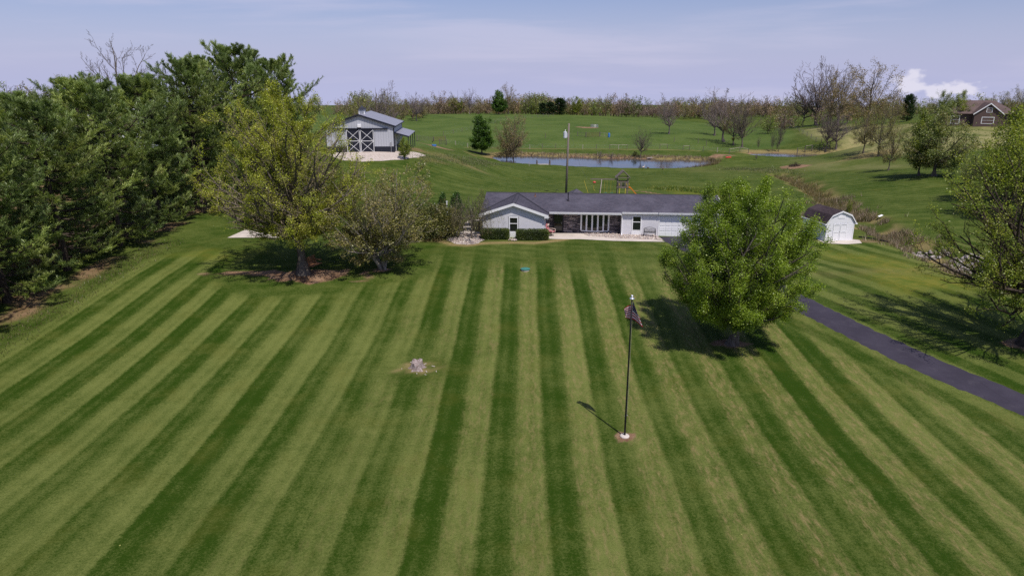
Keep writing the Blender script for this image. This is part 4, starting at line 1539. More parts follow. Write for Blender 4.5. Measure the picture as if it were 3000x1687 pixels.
# ---- shrubs by the house
def bush_mesh(name, seed, rx, ry, h, n, lsize, pal, nz=0.35):
    rng = np.random.default_rng(seed)
    u = norm(rng.normal(size=(n, 3)))
    r = 1 - np.abs(rng.normal(size=n)) * 0.16
    k = 1 + (vnoise(u[:, 0] * 3 + 9, u[:, 1] * 3 + u[:, 2] * 2 + 9, 0.7) - 0.5) * nz * 2
    c = u * (r * k)[:, None] * np.array([rx, ry, h / 2]) + np.array([0, 0, h / 2])
    c = c[c[:, 2] > 0.02]
    VL, FL = leaf_quads(c, lsize, rng, 0.5, 0.7, np.repeat(norm(c - np.array([0, 0, h / 3])), 1, 0), 0.8)
    CLc = leaf_cols(c, rng, pal, clump=0.6)
    cr = np_mesh(name + '_crown', VL, FL, [M['leaf']], col=CLc)
    st = 9
    a = rng.random(st) * 6.28
    P0 = np.stack([np.cos(a) * 0.12, np.sin(a) * 0.12, np.zeros(st)], -1)
    P1 = np.stack([np.cos(a) * rx * 0.7, np.sin(a) * ry * 0.7, h * rng.uniform(0.5, 0.85, st)], -1)
    s3 = np.linspace(0, 1, 4)[None, :, None]
    S = (P0[:, None] * (1 - s3) + P1[:, None] * s3, np.full(st, 0.04), np.full(st, 0.012))
    S2 = spawn(*S, 10, rng, (0.3, 1), (25, 60), 0.5, 0.15, 0.1, 4, minr=0.007)
    V_, F_ = merge([tubes(*S, 5), tubes(*S2, 3)])
    tr_ = np_mesh(name + '_stems', V_, F_, [M['bark']], smooth=True)
    return tr_, cr, h


BU = [bush_mesh('bush_a', 81, 1.9, 1.6, 2.6, 4200, 0.13, [(0.05, 0.055, 0.015), (0.10, 0.10, 0.03), (0.15, 0.13, 0.05)]),
      bush_mesh('bush_b', 82, 1.7, 1.6, 3.0, 4200, 0.13, [(0.04, 0.055, 0.012), (0.085, 0.10, 0.025), (0.13, 0.135, 0.04)]),
      bush_mesh('arborvitae', 83, 0.55, 0.55, 3.6, 3600, 0.13, [(0.015, 0.045, 0.010), (0.03, 0.075, 0.014), (0.055, 0.10, 0.02)], 0.2)]


def shrub(name, k, px, row, top, label, wide=1.0, cat='bush'):
    p, h = tall(px, row, top)
    tr_, cr, h0 = BU[k]
    e = empty(name, p, px * 0.3, label, cat)
    s = h / h0
    e.scale = (s * wide, s * wide, s)
    part('stem', tr_, e)
    tag(part('crown', cr, e), kind='stuff')
    return e


shrub('bush', 0, 1205, 700, 610, 'olive bush behind the many-stemmed tree, farthest left of the bed', 1.1)
shrub('bush', 1, 1250, 698, 590, 'tall olive bush in the bed, second from the left', 1.0)
shrub('bush', 0, 1292, 698, 598, 'rounded brown-green bush in the bed beside the patio', 1.0)
shrub('bush', 1, 1322, 694, 620, 'bush nearest the patio edge left of the weeping tree', 0.8)
shrub('bush', 0, 1165, 704, 640, 'low dark bush at the left end of the mulch bed', 1.2)
shrub('arborvitae', 2, 1298, 655, 568, 'left of the two upright arborvitae behind the patio', 1.0)
shrub('arborvitae', 2, 1338, 655, 566, 'right, broader one of the two upright arborvitae behind the patio', 1.25)


# ---- woods far off, one mass of countless trees
def low_tree(seed, H, Rm, nl, ls, sig, leaf=True):
    rng = np.random.default_rng(seed)
    lv = skeleton(rng, H, Rm, H * 0.18, env_round, 9, 25, 72, 0.2, 4, 3, minr=0.035, K1=4)
    parts_ = [tubes(lv[0][0], lv[0][1], lv[0][2], 4), tubes(lv[1][0], lv[1][1], lv[1][2], 3), tubes(lv[2][0], lv[2][1], lv[2][2], 3), tubes(lv[3][0][:, ::3], lv[3][1], lv[3][2], 3)]
    VB, FB = merge(parts_)
    c, _ = sample_on(lv[3][0][::2], nl, rng, (0.2, 1), sig)
    VL, FL = leaf_quads(c, ls, rng, 0.5, 0.8)
    tone = np.repeat(rng.uniform(0.6, 1.35, len(c)), 4)
    return VB, FB, VL, FL, tone


LOW = [low_tree(90 + i, 11, (4.2, 4.6, 3.6, 5.0)[i], (12, 14, 10, 12)[i], (0.42, 0.46, 0.4, 0.46)[i], 0.5) for i in range(4)]
LPAL = 1.75 * np.array([(0.18, 0.125, 0.095), (0.21, 0.155, 0.105), (0.17, 0.15, 0.06), (0.16, 0.165, 0.04), (0.11, 0.14, 0.03), (0.21, 0.15, 0.09), (0.10, 0.13, 0.028), (0.18, 0.13, 0.115)])


def wood(name, spots, seed, label):
    """spots: list of (x, y, h)"""
    rng = np.random.default_rng(seed)
    vb, fb, vl, fl, cb, cl = [], [], [], [], [], []
    ob = ol = 0
    for (x, y, h) in spots:
        VB, FB, VL, FL, tone = LOW[rng.integers(4)]
        a = rng.random() * 6.28
        s = h / 11.0
        w = s * rng.uniform(0.85, 1.35)
        ca, sa = math.cos(a), math.sin(a)
        Rm_ = np.array([[ca * w, sa * w, 0], [-sa * w, ca * w, 0], [0, 0, s]])
        o = np.array([x, y, zf(x, y) - 0.3])
        bare_ = rng.random() < 0.3
        sel = FL
        vb.append(VB @ Rm_ + o); fb.append(FB + ob); ob += len(VB)
        cb.append(np.tile(np.array([[0.165, 0.12, 0.095]]) * rng.uniform(0.7, 1.3), (len(VB), 1)))
        q_ = vnoise(x + 300, y * 0.3 + 100, 28.0) + rng.normal() * 0.18
        cc = LPAL[int(np.clip(q_, 0, 0.999) * len(LPAL))] * rng.uniform(0.75, 1.25)
        vt = VL @ Rm_ + o
        if bare_:
            keepn = len(VL) // 4 // 3 * 4
            vt, tone = vt[:keepn], tone[:keepn]
        vl.append(vt); fl.append(np.arange(len(vt)).reshape(-1, 4) + ol); ol += len(vt)
        cl.append(tone[:, None] * cc[None])
    V_, F_ = merge([(np.concatenate(vb), np.concatenate(fb)), (np.concatenate(vl), np.concatenate(fl))])
    me_ = np_mesh(name, V_, F_, [M['leaf']], col=np.concatenate(cb + cl))
    o = part(name, me_)
    return tag(o, label, 'wood', kind='stuff')


rng = np.random.default_rng(8)
sp = []
for i in range(300):                       # along the crest behind the pasture
    px = rng.uniform(985, 2330)
    d = rng.uniform(392, 460) if px > 1240 else rng.uniform(340, 460)
    r = ray(px, 340) * d
    sp.append((r[0], r[1], rng.uniform(7.0, 14.5) * (0.85 + 0.25 * math.sin(px * 0.013) ** 2)))
for i in range(120):
    px = rng.uniform(700, 2700)
    r = ray(px, 300) * rng.uniform(540, 760)
    sp.append((r[0], r[1], rng.uniform(14, 20)))
wood('distant_wood', sp, 4, 'brown and olive spring woodland along the far crest of the pasture')
sp = []
for i in range(90):
    px = rng.uniform(2240, 3100)
    r = ray(px, 330) * rng.uniform(255, 420)
    sp.append((r[0], r[1], rng.uniform(6, 10.5)))
for i in range(40):
    px = rng.uniform(2500, 3600)
    r = ray(px, 330) * rng.uniform(420, 600)
    sp.append((r[0], r[1], rng.uniform(9, 14)))
wood('hilltop_wood', sp, 5, 'low hazy woodland along the right hilltop')
sp = []
for i in range(70):
    a = R(rng.uniform(-62, -22))
    d = rng.uniform(190, 420)
    sp.append((math.sin(a) * d, math.cos(a) * d, rng.uniform(8, 12)))
wood('rear_wood', sp, 6, 'woodland beyond the pines on the far left')
# ------------------------------------------------------------------ house
hm, N = new_mat('painted_brick_pale_grey')
tc = N.n('ShaderNodeTexCoord').outputs['Object']
sxyz = N.n('ShaderNodeSeparateXYZ', i_0=tc)
hu = N.m('ADD', sxyz.outputs[0], sxyz.outputs[1])
bv = N.n('ShaderNodeCombineXYZ', i_0=hu, i_1=sxyz.outputs[2], i_2=0.0)
br = N.n('ShaderNodeTexBrick', i_0=bv)
br.inputs['Scale'].default_value = 1.0
br.inputs['Brick Width'].default_value = 0.22
br.inputs['Row Height'].default_value = 0.076
br.inputs['Mortar Size'].default_value = 0.006
br.inputs['Color1'].default_value = (0.66, 0.65, 0.69, 1)
br.inputs['Color2'].default_value = (0.62, 0.61, 0.65, 1)
br.inputs['Mortar'].default_value = (0.54, 0.53, 0.57, 1)
nn = N.noise(tc, 1.2, 4, 0.6)
c = N.mix(N.m('MULTIPLY', N.ss(nn, 0.4, 0.7), 0.35), br.outputs[0], (0.68, 0.67, 0.69))
bfac = N.m('SUBTRACT', 1.0, br.outputs[1])
finish(hm, N, c, 0.75, bfac, 0.25, 0.006, spec=0.2)
M['brick'] = hm


def shingle_mat(name, c1, c2, c3, along=0, rot=0.0):
    m, N = new_mat(name)
    tc = N.n('ShaderNodeTexCoord').outputs['Object']
    s = N.n('ShaderNodeSeparateXYZ', i_0=tc)
    a, b = (s.outputs[0], s.outputs[1]) if along == 0 else (s.outputs[1], s.outputs[0])
    v = N.n('ShaderNodeCombineXYZ', i_0=a, i_1=b, i_2=0.0)
    br = N.n('ShaderNodeTexBrick', i_0=v)
    br.inputs['Scale'].default_value = 1.0
    br.inputs['Brick Width'].default_value = 0.32
    br.inputs['Row Height'].default_value = 0.14
    br.inputs['Mortar Size'].default_value = 0.008
    br.inputs['Bias'].default_value = 0.0
    br.inputs['Color1'].default_value = (*c1, 1)
    br.inputs['Color2'].default_value = (*c2, 1)
    br.inputs['Mortar'].default_value = (*[x * 0.45 for x in c1], 1)
    n1 = N.noise(tc, 3.5, 4, 0.7)
    n2 = N.noise(tc, 22, 2, 0.7)
    c = N.mix(N.m('MULTIPLY', N.ss(n1, 0.45, 0.7), 0.6), br.outputs[0], c3)
    c = N.mix(N.m('MULTIPLY', N.ss(n2, 0.5, 0.75), 0.35), c, tuple(x * 0.5 for x in c1))
    n3 = N.noise(tc, 0.45, 4, 0.65)
    c = N.mix(N.m('MULTIPLY', N.ss(n3, 0.42, 0.72), 0.45), c, tuple(x * 1.45 for x in c2))
    row = N.m('FRACT', N.m('DIVIDE', b, 0.14))
    hgt = N.m('ADD', N.m('MULTIPLY', row, -0.6), N.m('MULTIPLY', n2, 0.5))
    return finish(m, N, c, 0.9, hgt, 0.6, 0.02, spec=0.15)


M['shingle'] = shingle_mat('grey_shingles', (0.062, 0.059, 0.080), (0.092, 0.087, 0.112), (0.115, 0.095, 0.118))
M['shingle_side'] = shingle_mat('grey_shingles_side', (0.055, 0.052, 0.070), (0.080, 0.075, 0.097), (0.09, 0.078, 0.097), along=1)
M['shingle_dark'] = shingle_mat('brown_black_shingles', (0.042, 0.030, 0.034), (0.065, 0.048, 0.052), (0.075, 0.052, 0.055), along=1)
M['shingle_brown'] = shingle_mat('brown_shingles', (0.105, 0.074, 0.070), (0.135, 0.098, 0.092), (0.15, 0.11, 0.104))
M['valley'] = mat('valley_flashing', (0.035, 0.033, 0.04), 0.6)
M['stone'] = mat('ledge_stone', (0.16, 0.135, 0.14), 0.85, 0.35, 9, 0.5, big=0.5)
M['stone2'] = mat('ledge_stone_pale', (0.29, 0.245, 0.24), 0.85, 0.3, 9, 0.5, big=0.4)
M['stone3'] = mat('ledge_stone_dark', (0.06, 0.053, 0.06), 0.85, 0.3, 9, 0.5, big=0.4)
M['grey_siding'] = mat('grey_brick_side', (0.45, 0.46, 0.50), 0.8, 0.1, 6, 0.1)

HO = np.array([-2.76, 71.06, HZ])
house = empty('ranch_house', HO, R(-5.0), 'long low pale grey ranch house with dark shingle roof and front gable', 'house')


def wall_holes(mb, x0, x1, y0, y1, z0, z1, holes):
    """front wall (in x,z) of thickness y0..y1 with rectangular holes (hx0,hx1,hz0,hz1), holes do not overlap in x"""
    cur = x0
    for (a, b, c_, d_) in sorted(holes):
        if a > cur:
            mb.box(cur, a, y0, y1, z0, z1)
        if c_ > z0:
            mb.box(a, b, y0, y1, z0, c_)
        if d_ < z1:
            mb.box(a, b, y0, y1, d_, z1)
        cur = b
    if cur < x1:
        mb.box(cur, x1, y0, y1, z0, z1)


EZ = 2.32           # top of walls
# gable wing front
mb = MB()
gw = (2.62, 3.70, 0.42, 2.16)
wall_holes(mb, 0.0, 6.3, -2.6, -2.35, -0.4, EZ, [gw])
mb.prism([(0, -2.6, EZ), (6.3, -2.6, EZ), (3.15, -2.6, EZ + 1.02)], (0, 0.25, 0))
mb.build('wall', M['brick'], house)
mb = MB()
mb.box(0, 0.25, -2.35, 8.6, -0.4, EZ)
mb.box(6.05, 6.3, -2.35, 0.0, -0.4, EZ)
mb.box(0.25, 23.75, 8.35, 8.6, -0.4, EZ)
mb.box(23.75, 24.0, -0.65, 8.6, -0.4, EZ)
mb.prism([(23.75, -0.6, EZ), (23.75, 8.6, EZ), (23.75, 3.6, EZ + 0.95)], (0.25, 0, 0))
mb.build('wall', M['brick'], house)
# stone front (backing wall with openings; the stones are pieces of their own)
mb = MB()
door = (7.12, 8.12, 0.0, 2.12)
bay = (10.02, 12.86, 0.22, 2.10)
wall_holes(mb, 6.3, 14.1, 0.0, 0.25, -0.4, 2.45, [(7.12, 8.12, -0.05, 2.12), bay])
mb.build('wall', M['stone3'], house)
srng = random.Random(3)
stones = []
for vi in range(5):
    smb = MB()
    w_, h_, d_ = (0.30, 0.46, 0.62, 0.40, 0.52)[vi], 0.125, 0.05
    smb.box(0, w_ - 0.012, -d_, 0.01, 0, h_ - 0.012)
    bmx = bmesh.new()
    tmp = bpy.data.meshes.new('stone')
    tmp.from_pydata(smb.v, [], smb.f)
    bmx.from_mesh(tmp)
    bmesh.ops.recalc_face_normals(bmx, faces=bmx.faces)
    for vtx in bmx.verts:
        vtx.co += Vector((srng.uniform(-.012, .012), srng.uniform(-.014, .0) if vtx.co.y < 0 else 0, srng.uniform(-.006, .006)))
    bmx.to_mesh(tmp); bmx.free()
    stones.append((w_, [tmp.copy() for _ in range(3)]))
    for mm, q in zip(stones[-1][1], ('stone', 'stone2', 'stone3')):
        mm.materials.append(M[q])
stone_wall = MB().box(6.31, 14.09, -0.004, 0.0, -0.1, 0.0).build('stone_veneer', M['stone3'], house)
nst = 0
z = 0.02
while z < 2.32:
    x = 6.32
    while x < 14.05:
        w_, ms = srng.choice(stones)
        x1_ = x + w_
        if x1_ > 14.08:
            break
        mid_ = (x + x1_) / 2
        blocked = False
        for (a, b, c_, d_) in (door, bay):
            if x1_ > a - 0.06 and x < b + 0.06 and z + 0.12 > c_ - 0.08 and z < d_ + 0.06:
                blocked = True
                nxt = b + 0.07
        if blocked:
            # small step towards the opening
            x = x + 0.10 if x < nxt - 0.9 else nxt
            if srng.random() < 0.5:
                x = max(x, x)
            continue
        o = bpy.data.objects.new('stone', srng.choice([ms[0], ms[0], ms[1], ms[2], ms[2]]))
        o.location = (x, 0.0, z)
        link(o, stone_wall)
        nst += 1
        x = x1_
    z += 0.125
# right brick front with window and garage opening
mb = MB()
bw = (15.18, 16.16, 0.02, 2.10)
gd = (17.95, 22.9, -0.05, 2.12)
wall_holes(mb, 14.1, 24.0, -0.9, -0.65, -0.4, EZ, [bw, (17.95, 22.9, -0.4, 2.12)])
mb.box(14.1, 14.35, -0.65, 0.0, -0.4, EZ)
mb.build('wall', M['brick'], house)

# roof: two slopes, the eave steps back right of the porch
SL = 0.232
RZ_ = EZ - 0.02
E1, E2 = -1.35, -1.12
RW, RB = 3.6, 9.2


def zroof(w):
    return RZ_ + (w + 1.35) * SL


ZR = zroof(RW)
TH = 0.14


def slab(mb, x0, x1, w0, w1, z0, z1):
    mb.prism([(x0, w0, z0), (x1, w0, z0), (x1, w1, z1), (x0, w1, z1)], (0, 0, TH))


mb = MB()
slab(mb, -0.35, 14.08, E1, RW, zroof(E1), ZR)
slab(mb, 14.08, 24.45, E2, RW, zroof(E2), ZR)
roof = mb.build('roof', M['shingle'], house)
mb = MB()
slab(mb, -0.35, 24.45, RW, RB, ZR, zroof(E1))
mb.build('roof_rear', M['shingle'], house)
mb = MB()
for (a, b) in ((-0.36, 17.6), (17.66, 24.46)):
    mb.prism([(a, RW - 0.16, ZR + TH - 0.04), (a, RW, ZR + TH + 0.035), (a, RW + 0.16, ZR + TH - 0.04)], (b - a, 0, 0))
mb.build('ridge_cap', M['valley'], roof)
# wing roof
WR = EZ + 1.07
WE0, WE1 = -0.38, 6.68
WZE = WR - (3.15 - WE0) * 0.335
FW = -2.95


def w_at(z_):
    return (z_ - RZ_) / SL - 1.35


wing = None
for side in (-1, 1):
    xe = WE0 if side < 0 else WE1
    mb = MB()
    poly = [(xe, FW, WZE), (3.15, FW, WR), (3.15, w_at(WR) + 0.5, WR), (xe, w_at(WZE) + 0.5, WZE)]
    mb.prism(poly, (0, 0, TH))
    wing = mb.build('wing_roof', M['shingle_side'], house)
    # flashing in the valley
    mb = MB()
    a = Vector((xe, w_at(WZE), WZE + TH + 0.03)); b = Vector((3.15, w_at(WR), WR + TH + 0.03))
    mb.bar(a, b, 0.14, 0.05)
    mb.build('valley', M['valley'], wing)
    mb = MB()
    mb.bar((3.15 + side * 0.20, FW, WR + TH - 0.045), (3.15 + side * 0.20, w_at(WR) - 0.2, WR + TH - 0.045), 0.06, 0.05)
    mb.build('ridge_cap', M['valley'], wing)
    # white rake board
    mb = MB()
    for (dx0, dz) in ((0, 0),):
        pts = [(xe, FW - 0.03, WZE - 0.12), (3.15, FW - 0.03, WR - 0.12), (3.15, FW - 0.03, WR + TH + 0.01), (xe, FW - 0.03, WZE + TH + 0.01)]
        mb.prism(pts, (0, 0.028, 0))
    mb.build('rake_board', M['white_trim'], house)
    # boxed eave return
    mb = MB()
    if side > 0:
        mb.box(6.3, WE1, FW - 0.02, -1.5, WZE - 0.16, WZE + 0.02)
    else:
        mb.box(WE0, 0.0, FW - 0.02, 2.0, WZE - 0.16, WZE + 0.02)
    mb.build('eave_box', M['white_trim'], house)
# soffit under the front gable
mb = MB()
mb.prism([(WE0, FW, WZE - 0.03), (3.15, FW, WR - 0.03), (3.15, FW, WR - 0.005), (WE0, FW, WZE - 0.005)], (0, 0.35, 0))
mb.prism([(WE1, FW, WZE - 0.03), (3.15, FW, WR - 0.03), (3.15, FW, WR - 0.005), (WE1, FW, WZE - 0.005)], (0, 0.35, 0))
mb.build('soffit', M['white_trim'], house)
# gutters and fascia along the eaves
for (a, b, w, nm) in ((6.72, 14.05, E1, 0), (14.12, 17.75, E2, 1), (17.80, 24.45, E2 - 0.02, 2)):
    mb = MB()
    zt = zroof(w) + TH
    mb.prism([(a, w - 0.13, zt - 0.02), (a, w - 0.005, zt - 0.02), (a, w - 0.005, zt - 0.20), (a, w - 0.09, zt - 0.20)], (b - a, 0, 0))
    mb.build('gutter', M['white_trim'], house)
mb = MB()
mb.box(6.7, 14.1, E1 + 0.02, 0.0, 2.17, 2.20)
mb.box(14.1, 24.4, E2 + 0.02, -0.9, 2.20, 2.23)
mb.build('soffit', M['white_trim'], house)
mb = MB()
mb.box(14.13, 14.21, -1.0, -0.92, 0.25, 2.2)
mb.bar((14.17, -0.98, 0.25), (14.17, -1.35, 0.04), 0.08)
mb.build('downspout', M['white_trim'], house)
mb = MB()
mb.tube([(6.74, FW + 0.35, WZE - 0.1), (6.62, FW + 0.5, WZE - 0.35), (6.36, -2.5, WZE - 0.5), (6.36, -2.5, 0.1)], 0.04, 6)
mb.build('downspout', M['white_trim'], house)
# barge boards on the garage end
mb = MB()
mb.prism([(24.45, E2, zroof(E2) - 0.08), (24.45, RW, ZR - 0.08), (24.45, RW, ZR + TH), (24.45, E2, zroof(E2) + TH)], (0.03, 0, 0))
mb.prism([(24.45, RB, zroof(E1) - 0.08), (24.45, RW, ZR - 0.08), (24.45, RW, ZR + TH), (24.45, RB, zroof(E1) + TH)], (0.03, 0, 0))
mb.build('rake_board', M['white_trim'], house)


def sash_window(x0, x1, z0, z1, y, fr=0.09, rail=0.5, parent=None, panel=None):
    """double-hung window set in the wall face y (front is -y)"""
    mb = MB()
    yo, yi = y - 0.05, y + 0.10
    mb.box(x0, x0 + fr, yo, yi, z0, z1)
    mb.box(x1 - fr, x1, yo, yi, z0, z1)
    mb.box(x0 + fr, x1 - fr, yo, yi, z1 - fr, z1)
    mb.box(x0 + fr, x1 - fr, yo, yi, z0, z0 + fr * 0.7)
    w = mb.build('window', M['white_trim'], parent)
    zm = z0 + (z1 - z0) * rail
    mb = MB()
    mb.box(x0 + fr, x1 - fr, y - 0.02, yi, zm - 0.025, zm + 0.025)
    mb.build('meeting_rail', M['white_trim'], w)
    for (a, b, dy) in ((z0 + fr * 0.7, zm - 0.025, 0.05), (zm + 0.025, z1 - fr, 0.07)):
        mb = MB()
        mb.box(x0 + fr, x1 - fr, y + dy, y + dy + 0.01, a, b)
        mb.build('pane', M['glass'], w)
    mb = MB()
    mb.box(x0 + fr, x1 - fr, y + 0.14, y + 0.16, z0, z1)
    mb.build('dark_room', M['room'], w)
    return w


w = sash_window(gw[0] + 0.05, gw[1] - 0.05, 0.50, 2.10, -2.6, 0.11, 0.56, house)
mb = MB()        # arched head
pts = []
for k in range(9):
    a = PI * (0.28 + 0.44 * k / 8)
    pts.append((3.16 - math.cos(PI - a) * -0.0 + math.cos(a) * 0.86, -2.64, 1.45 + math.sin(a) * 0.86))
low = [(3.16 + 0.54, -2.64, 2.10), (3.16 - 0.54, -2.64, 2.10)]
mb.prism([low[0]] + pts + [low[1]], (0, 0.035, 0))
mb.build('arched_head', M['grey_siding'], w)
mb = MB()
for k in range(3):
    mb.box(2.60, 3.72, -2.72 - 0.0 + 0.012 * k, -2.61, -0.38 + 0.29 * k, -0.38 + 0.29 * k + 0.27)
mb.build('panel', M['white_trim'], w)
w = sash_window(bw[0], bw[1], 0.52, 2.10, -0.9, 0.10, 0.58, house)
MB().box(bw[0] - 0.04, bw[1] + 0.04, -0.96, -0.80, 0.02, 0.505).build('panel', M['white_trim'], w)

# bow window: five lights on a shallow arc
bx0, bx1, bz0, bz1 = bay
cx = (bx0 + bx1) / 2
Rb = 3.6
half = (bx1 - bx0) / 2
a0 = math.asin(half / Rb)
ptsb = [(cx + Rb * math.sin(-a0 + 2 * a0 * k / 5), -(Rb * math.cos(-a0 + 2 * a0 * k / 5) - Rb * math.cos(a0)) - 0.02) for k in range(6)]
mb = MB()
mb.add([(x, y - 0.06, bz0 - 0.0) for x, y in ptsb] + [(bx1, 0.2, bz0), (bx0, 0.2, bz0)] + [(x, y - 0.06, bz0 + 0.10) for x, y in ptsb] + [(bx1, 0.2, bz0 + 0.10), (bx0, 0.2, bz0 + 0.10)],
       [tuple(range(8)), tuple(range(8, 16))] + [(i, (i + 1) % 8, 8 + (i + 1) % 8, 8 + i) for i in range(8)])
mb.add([(x, y - 0.06, bz1 - 0.12) for x, y in ptsb] + [(bx1, 0.2, bz1 - 0.12), (bx0, 0.2, bz1 - 0.12)] + [(x, y - 0.06, bz1) for x, y in ptsb] + [(bx1, 0.2, bz1), (bx0, 0.2, bz1)],
       [tuple(range(8)), tuple(range(8, 16))] + [(i, (i + 1) % 8, 8 + (i + 1) % 8, 8 + i) for i in range(8)])
for k in range(6):
    x, y = ptsb[k]
    wd = 0.08
    mb.box(x - wd, x + wd, y - 0.05, y + 0.05, bz0 + 0.10, bz1 - 0.12)
bow = mb.build('bow_window', M['white_trim'], house)
for k in range(5):
    (xa, ya), (xb, yb) = ptsb[k], ptsb[k + 1]
    t0, t1 = 0.10, 0.90
    xa, ya, xb, yb = xa + (xb - xa) * t0, ya + (yb - ya) * t0, xa + (xb - xa) * t1, ya + (yb - ya) * t1
    mb = MB()
    mb.prism([(xa, ya, bz0 + 0.1), (xb, yb, bz0 + 0.1), (xb, yb, bz1 - 0.12), (xa, ya, bz1 - 0.12)], (0, 0.012, 0))
    mb.build('pane', M['glass'], bow)
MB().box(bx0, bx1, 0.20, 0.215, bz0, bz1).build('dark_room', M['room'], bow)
for x in (bx0 + 0.16, bx1 - 0.40):
    mb = MB()
    for k in range(5):
        mb.tube([(x + 0.05 * k, 0.02 - (0.05 if k % 2 else 0), bz0 + 0.12), (x + 0.05 * k, 0.02 - (0.05 if k % 2 else 0), bz1 - 0.14)], 0.03, 6)
    mb.build('curtain', M['curtain'], bow)
# storm door
mb = MB()
x0, x1, z0, z1 = door
mb.box(x0, x0 + 0.10, -0.05, 0.10, z0, z1); mb.box(x1 - 0.10, x1, -0.05, 0.10, z0, z1)
mb.box(x0 + 0.1, x1 - 0.1, -0.05, 0.10, z1 - 0.1, z1); mb.box(x0 + 0.1, x1 - 0.1, -0.03, 0.06, 0.02, 0.22)
mb.box(x0 + 0.1, x1 - 0.1, -0.03, 0.06, 1.02, 1.08)
dr = mb.build('door', M['black'], house)
MB().box(x0 + 0.1, x1 - 0.1, 0.03, 0.045, 0.22, 1.02).build('pane', M['glass'], dr)
MB().box(x0 + 0.1, x1 - 0.1, 0.03, 0.045, 1.08, z1 - 0.1).build('pane', M['glass'], dr)
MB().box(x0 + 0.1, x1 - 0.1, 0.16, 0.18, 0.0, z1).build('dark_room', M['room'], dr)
MB().tube([(x1 - 0.16, -0.06, 0.95), (x1 - 0.16, -0.06, 1.15)], 0.015, 6).build('handle', M['galv'], dr)
MB().box(x0 - 0.05, x1 + 0.05, -0.35, -0.06, -0.02, 0.02).build('door_sill', M['black'], dr)
# garage door with panels
gdr = MB().box(gd[0], gd[1], -0.80, -0.76, -0.05, 2.12).build('garage_door', M['white'], house)
for r_ in range(4):
    for k in range(8):
        MB().box(gd[0] + 0.06 + k * 0.612, gd[0] + 0.06 + k * 0.612 + 0.54, -0.825, -0.80, 0.0 + r_ * 0.53, 0.0 + r_ * 0.53 + 0.45).build('panel', M['white'], gdr, bevel=0.012)
mb = MB()
mb.box(gd[0] - 0.10, gd[0], -0.93, -0.78, -0.05, 2.16); mb.box(gd[1], gd[1] + 0.10, -0.93, -0.78, -0.05, 2.16)
mb.box(gd[0] - 0.10, gd[1] + 0.10, -0.93, -0.78, 2.12, 2.195)
mb.build('door_trim', M['white_trim'], gdr)
# roof pipes
mb = MB()
zz = zroof(1.6) + TH
mb.tube([(8.6, 1.6, zz - 0.05), (8.6, 1.6, zz + 0.02)], 0.16, 10)
mb.tube([(8.6, 1.6, zz), (8.6, 1.6, zz + 0.85)], 0.05, 8)
mb.build('vent_pipe', M['black'], roof)
mb = MB()
zz = zroof(2.6) + TH
mb.lathe([(0.16, -0.05), (0.10, 0.06), (0.05, 0.08), (0.05, 0.30)], 10, (5.05, 2.6, zz))
mb.build('vent_pipe', M['rust'], roof)

# walks, beds, patio near the house
wk = patch('walkway', GP((1604, 700), (1598, 690), (1625, 683), (1700, 682), (1718, 692), (1800, 699), (1900, 703), (1938, 705), (1948, 709), (1900, 708), (1800, 706), (1700, 701), (1650, 701)), 0.05, cm_, 6, 4)
tag(wk, kind='structure')
gv = patch('gravel_bed', GP((1700, 683), (1760, 684), (1820, 687), (1860, 688), (1922, 689), (1943, 704), (1900, 704), (1800, 700), (1720, 693)), 0.075, gvm, 6, 4)
tag(gv, kind='structure')
gb = patch('gravel_bed', GP((1306, 690), (1360, 683), (1412, 688), (1420, 702), (1400, 714), (1370, 718), (1335, 715), (1310, 704)), 0.06, gvm, 6, 6, 0.1)
tag(gb, kind='structure')
pt = patch('patio', GP((1335, 683), (1345, 665), (1370, 648), (1412, 640), (1440, 660), (1420, 684), (1380, 685)), 0.05, cm_, 6, 5)
tag(pt, kind='structure')
pad = patch('concrete_pad', GP((666, 697), (725, 671), (938, 673), (905, 697)), 0.06, cm_, 8, 8)
tag(pad, kind='structure')
bgv = patch('gravel_yard', GP((960, 452), (1000, 440), (1170, 444), (1215, 446), (1238, 452), (1250, 456), (1225, 462), (1180, 468), (1120, 472), (1060, 474), (1000, 470)), 0.06, gvm, 8, 5, 0.06)
tag(bgv, kind='structure')
spd = patch('shed_pad', GP((2395, 703), (2415, 713), (2480, 716), (2525, 713), (2518, 704), (2460, 696)), 0.05, cm_, 4, 5)
tag(spd, kind='structure')


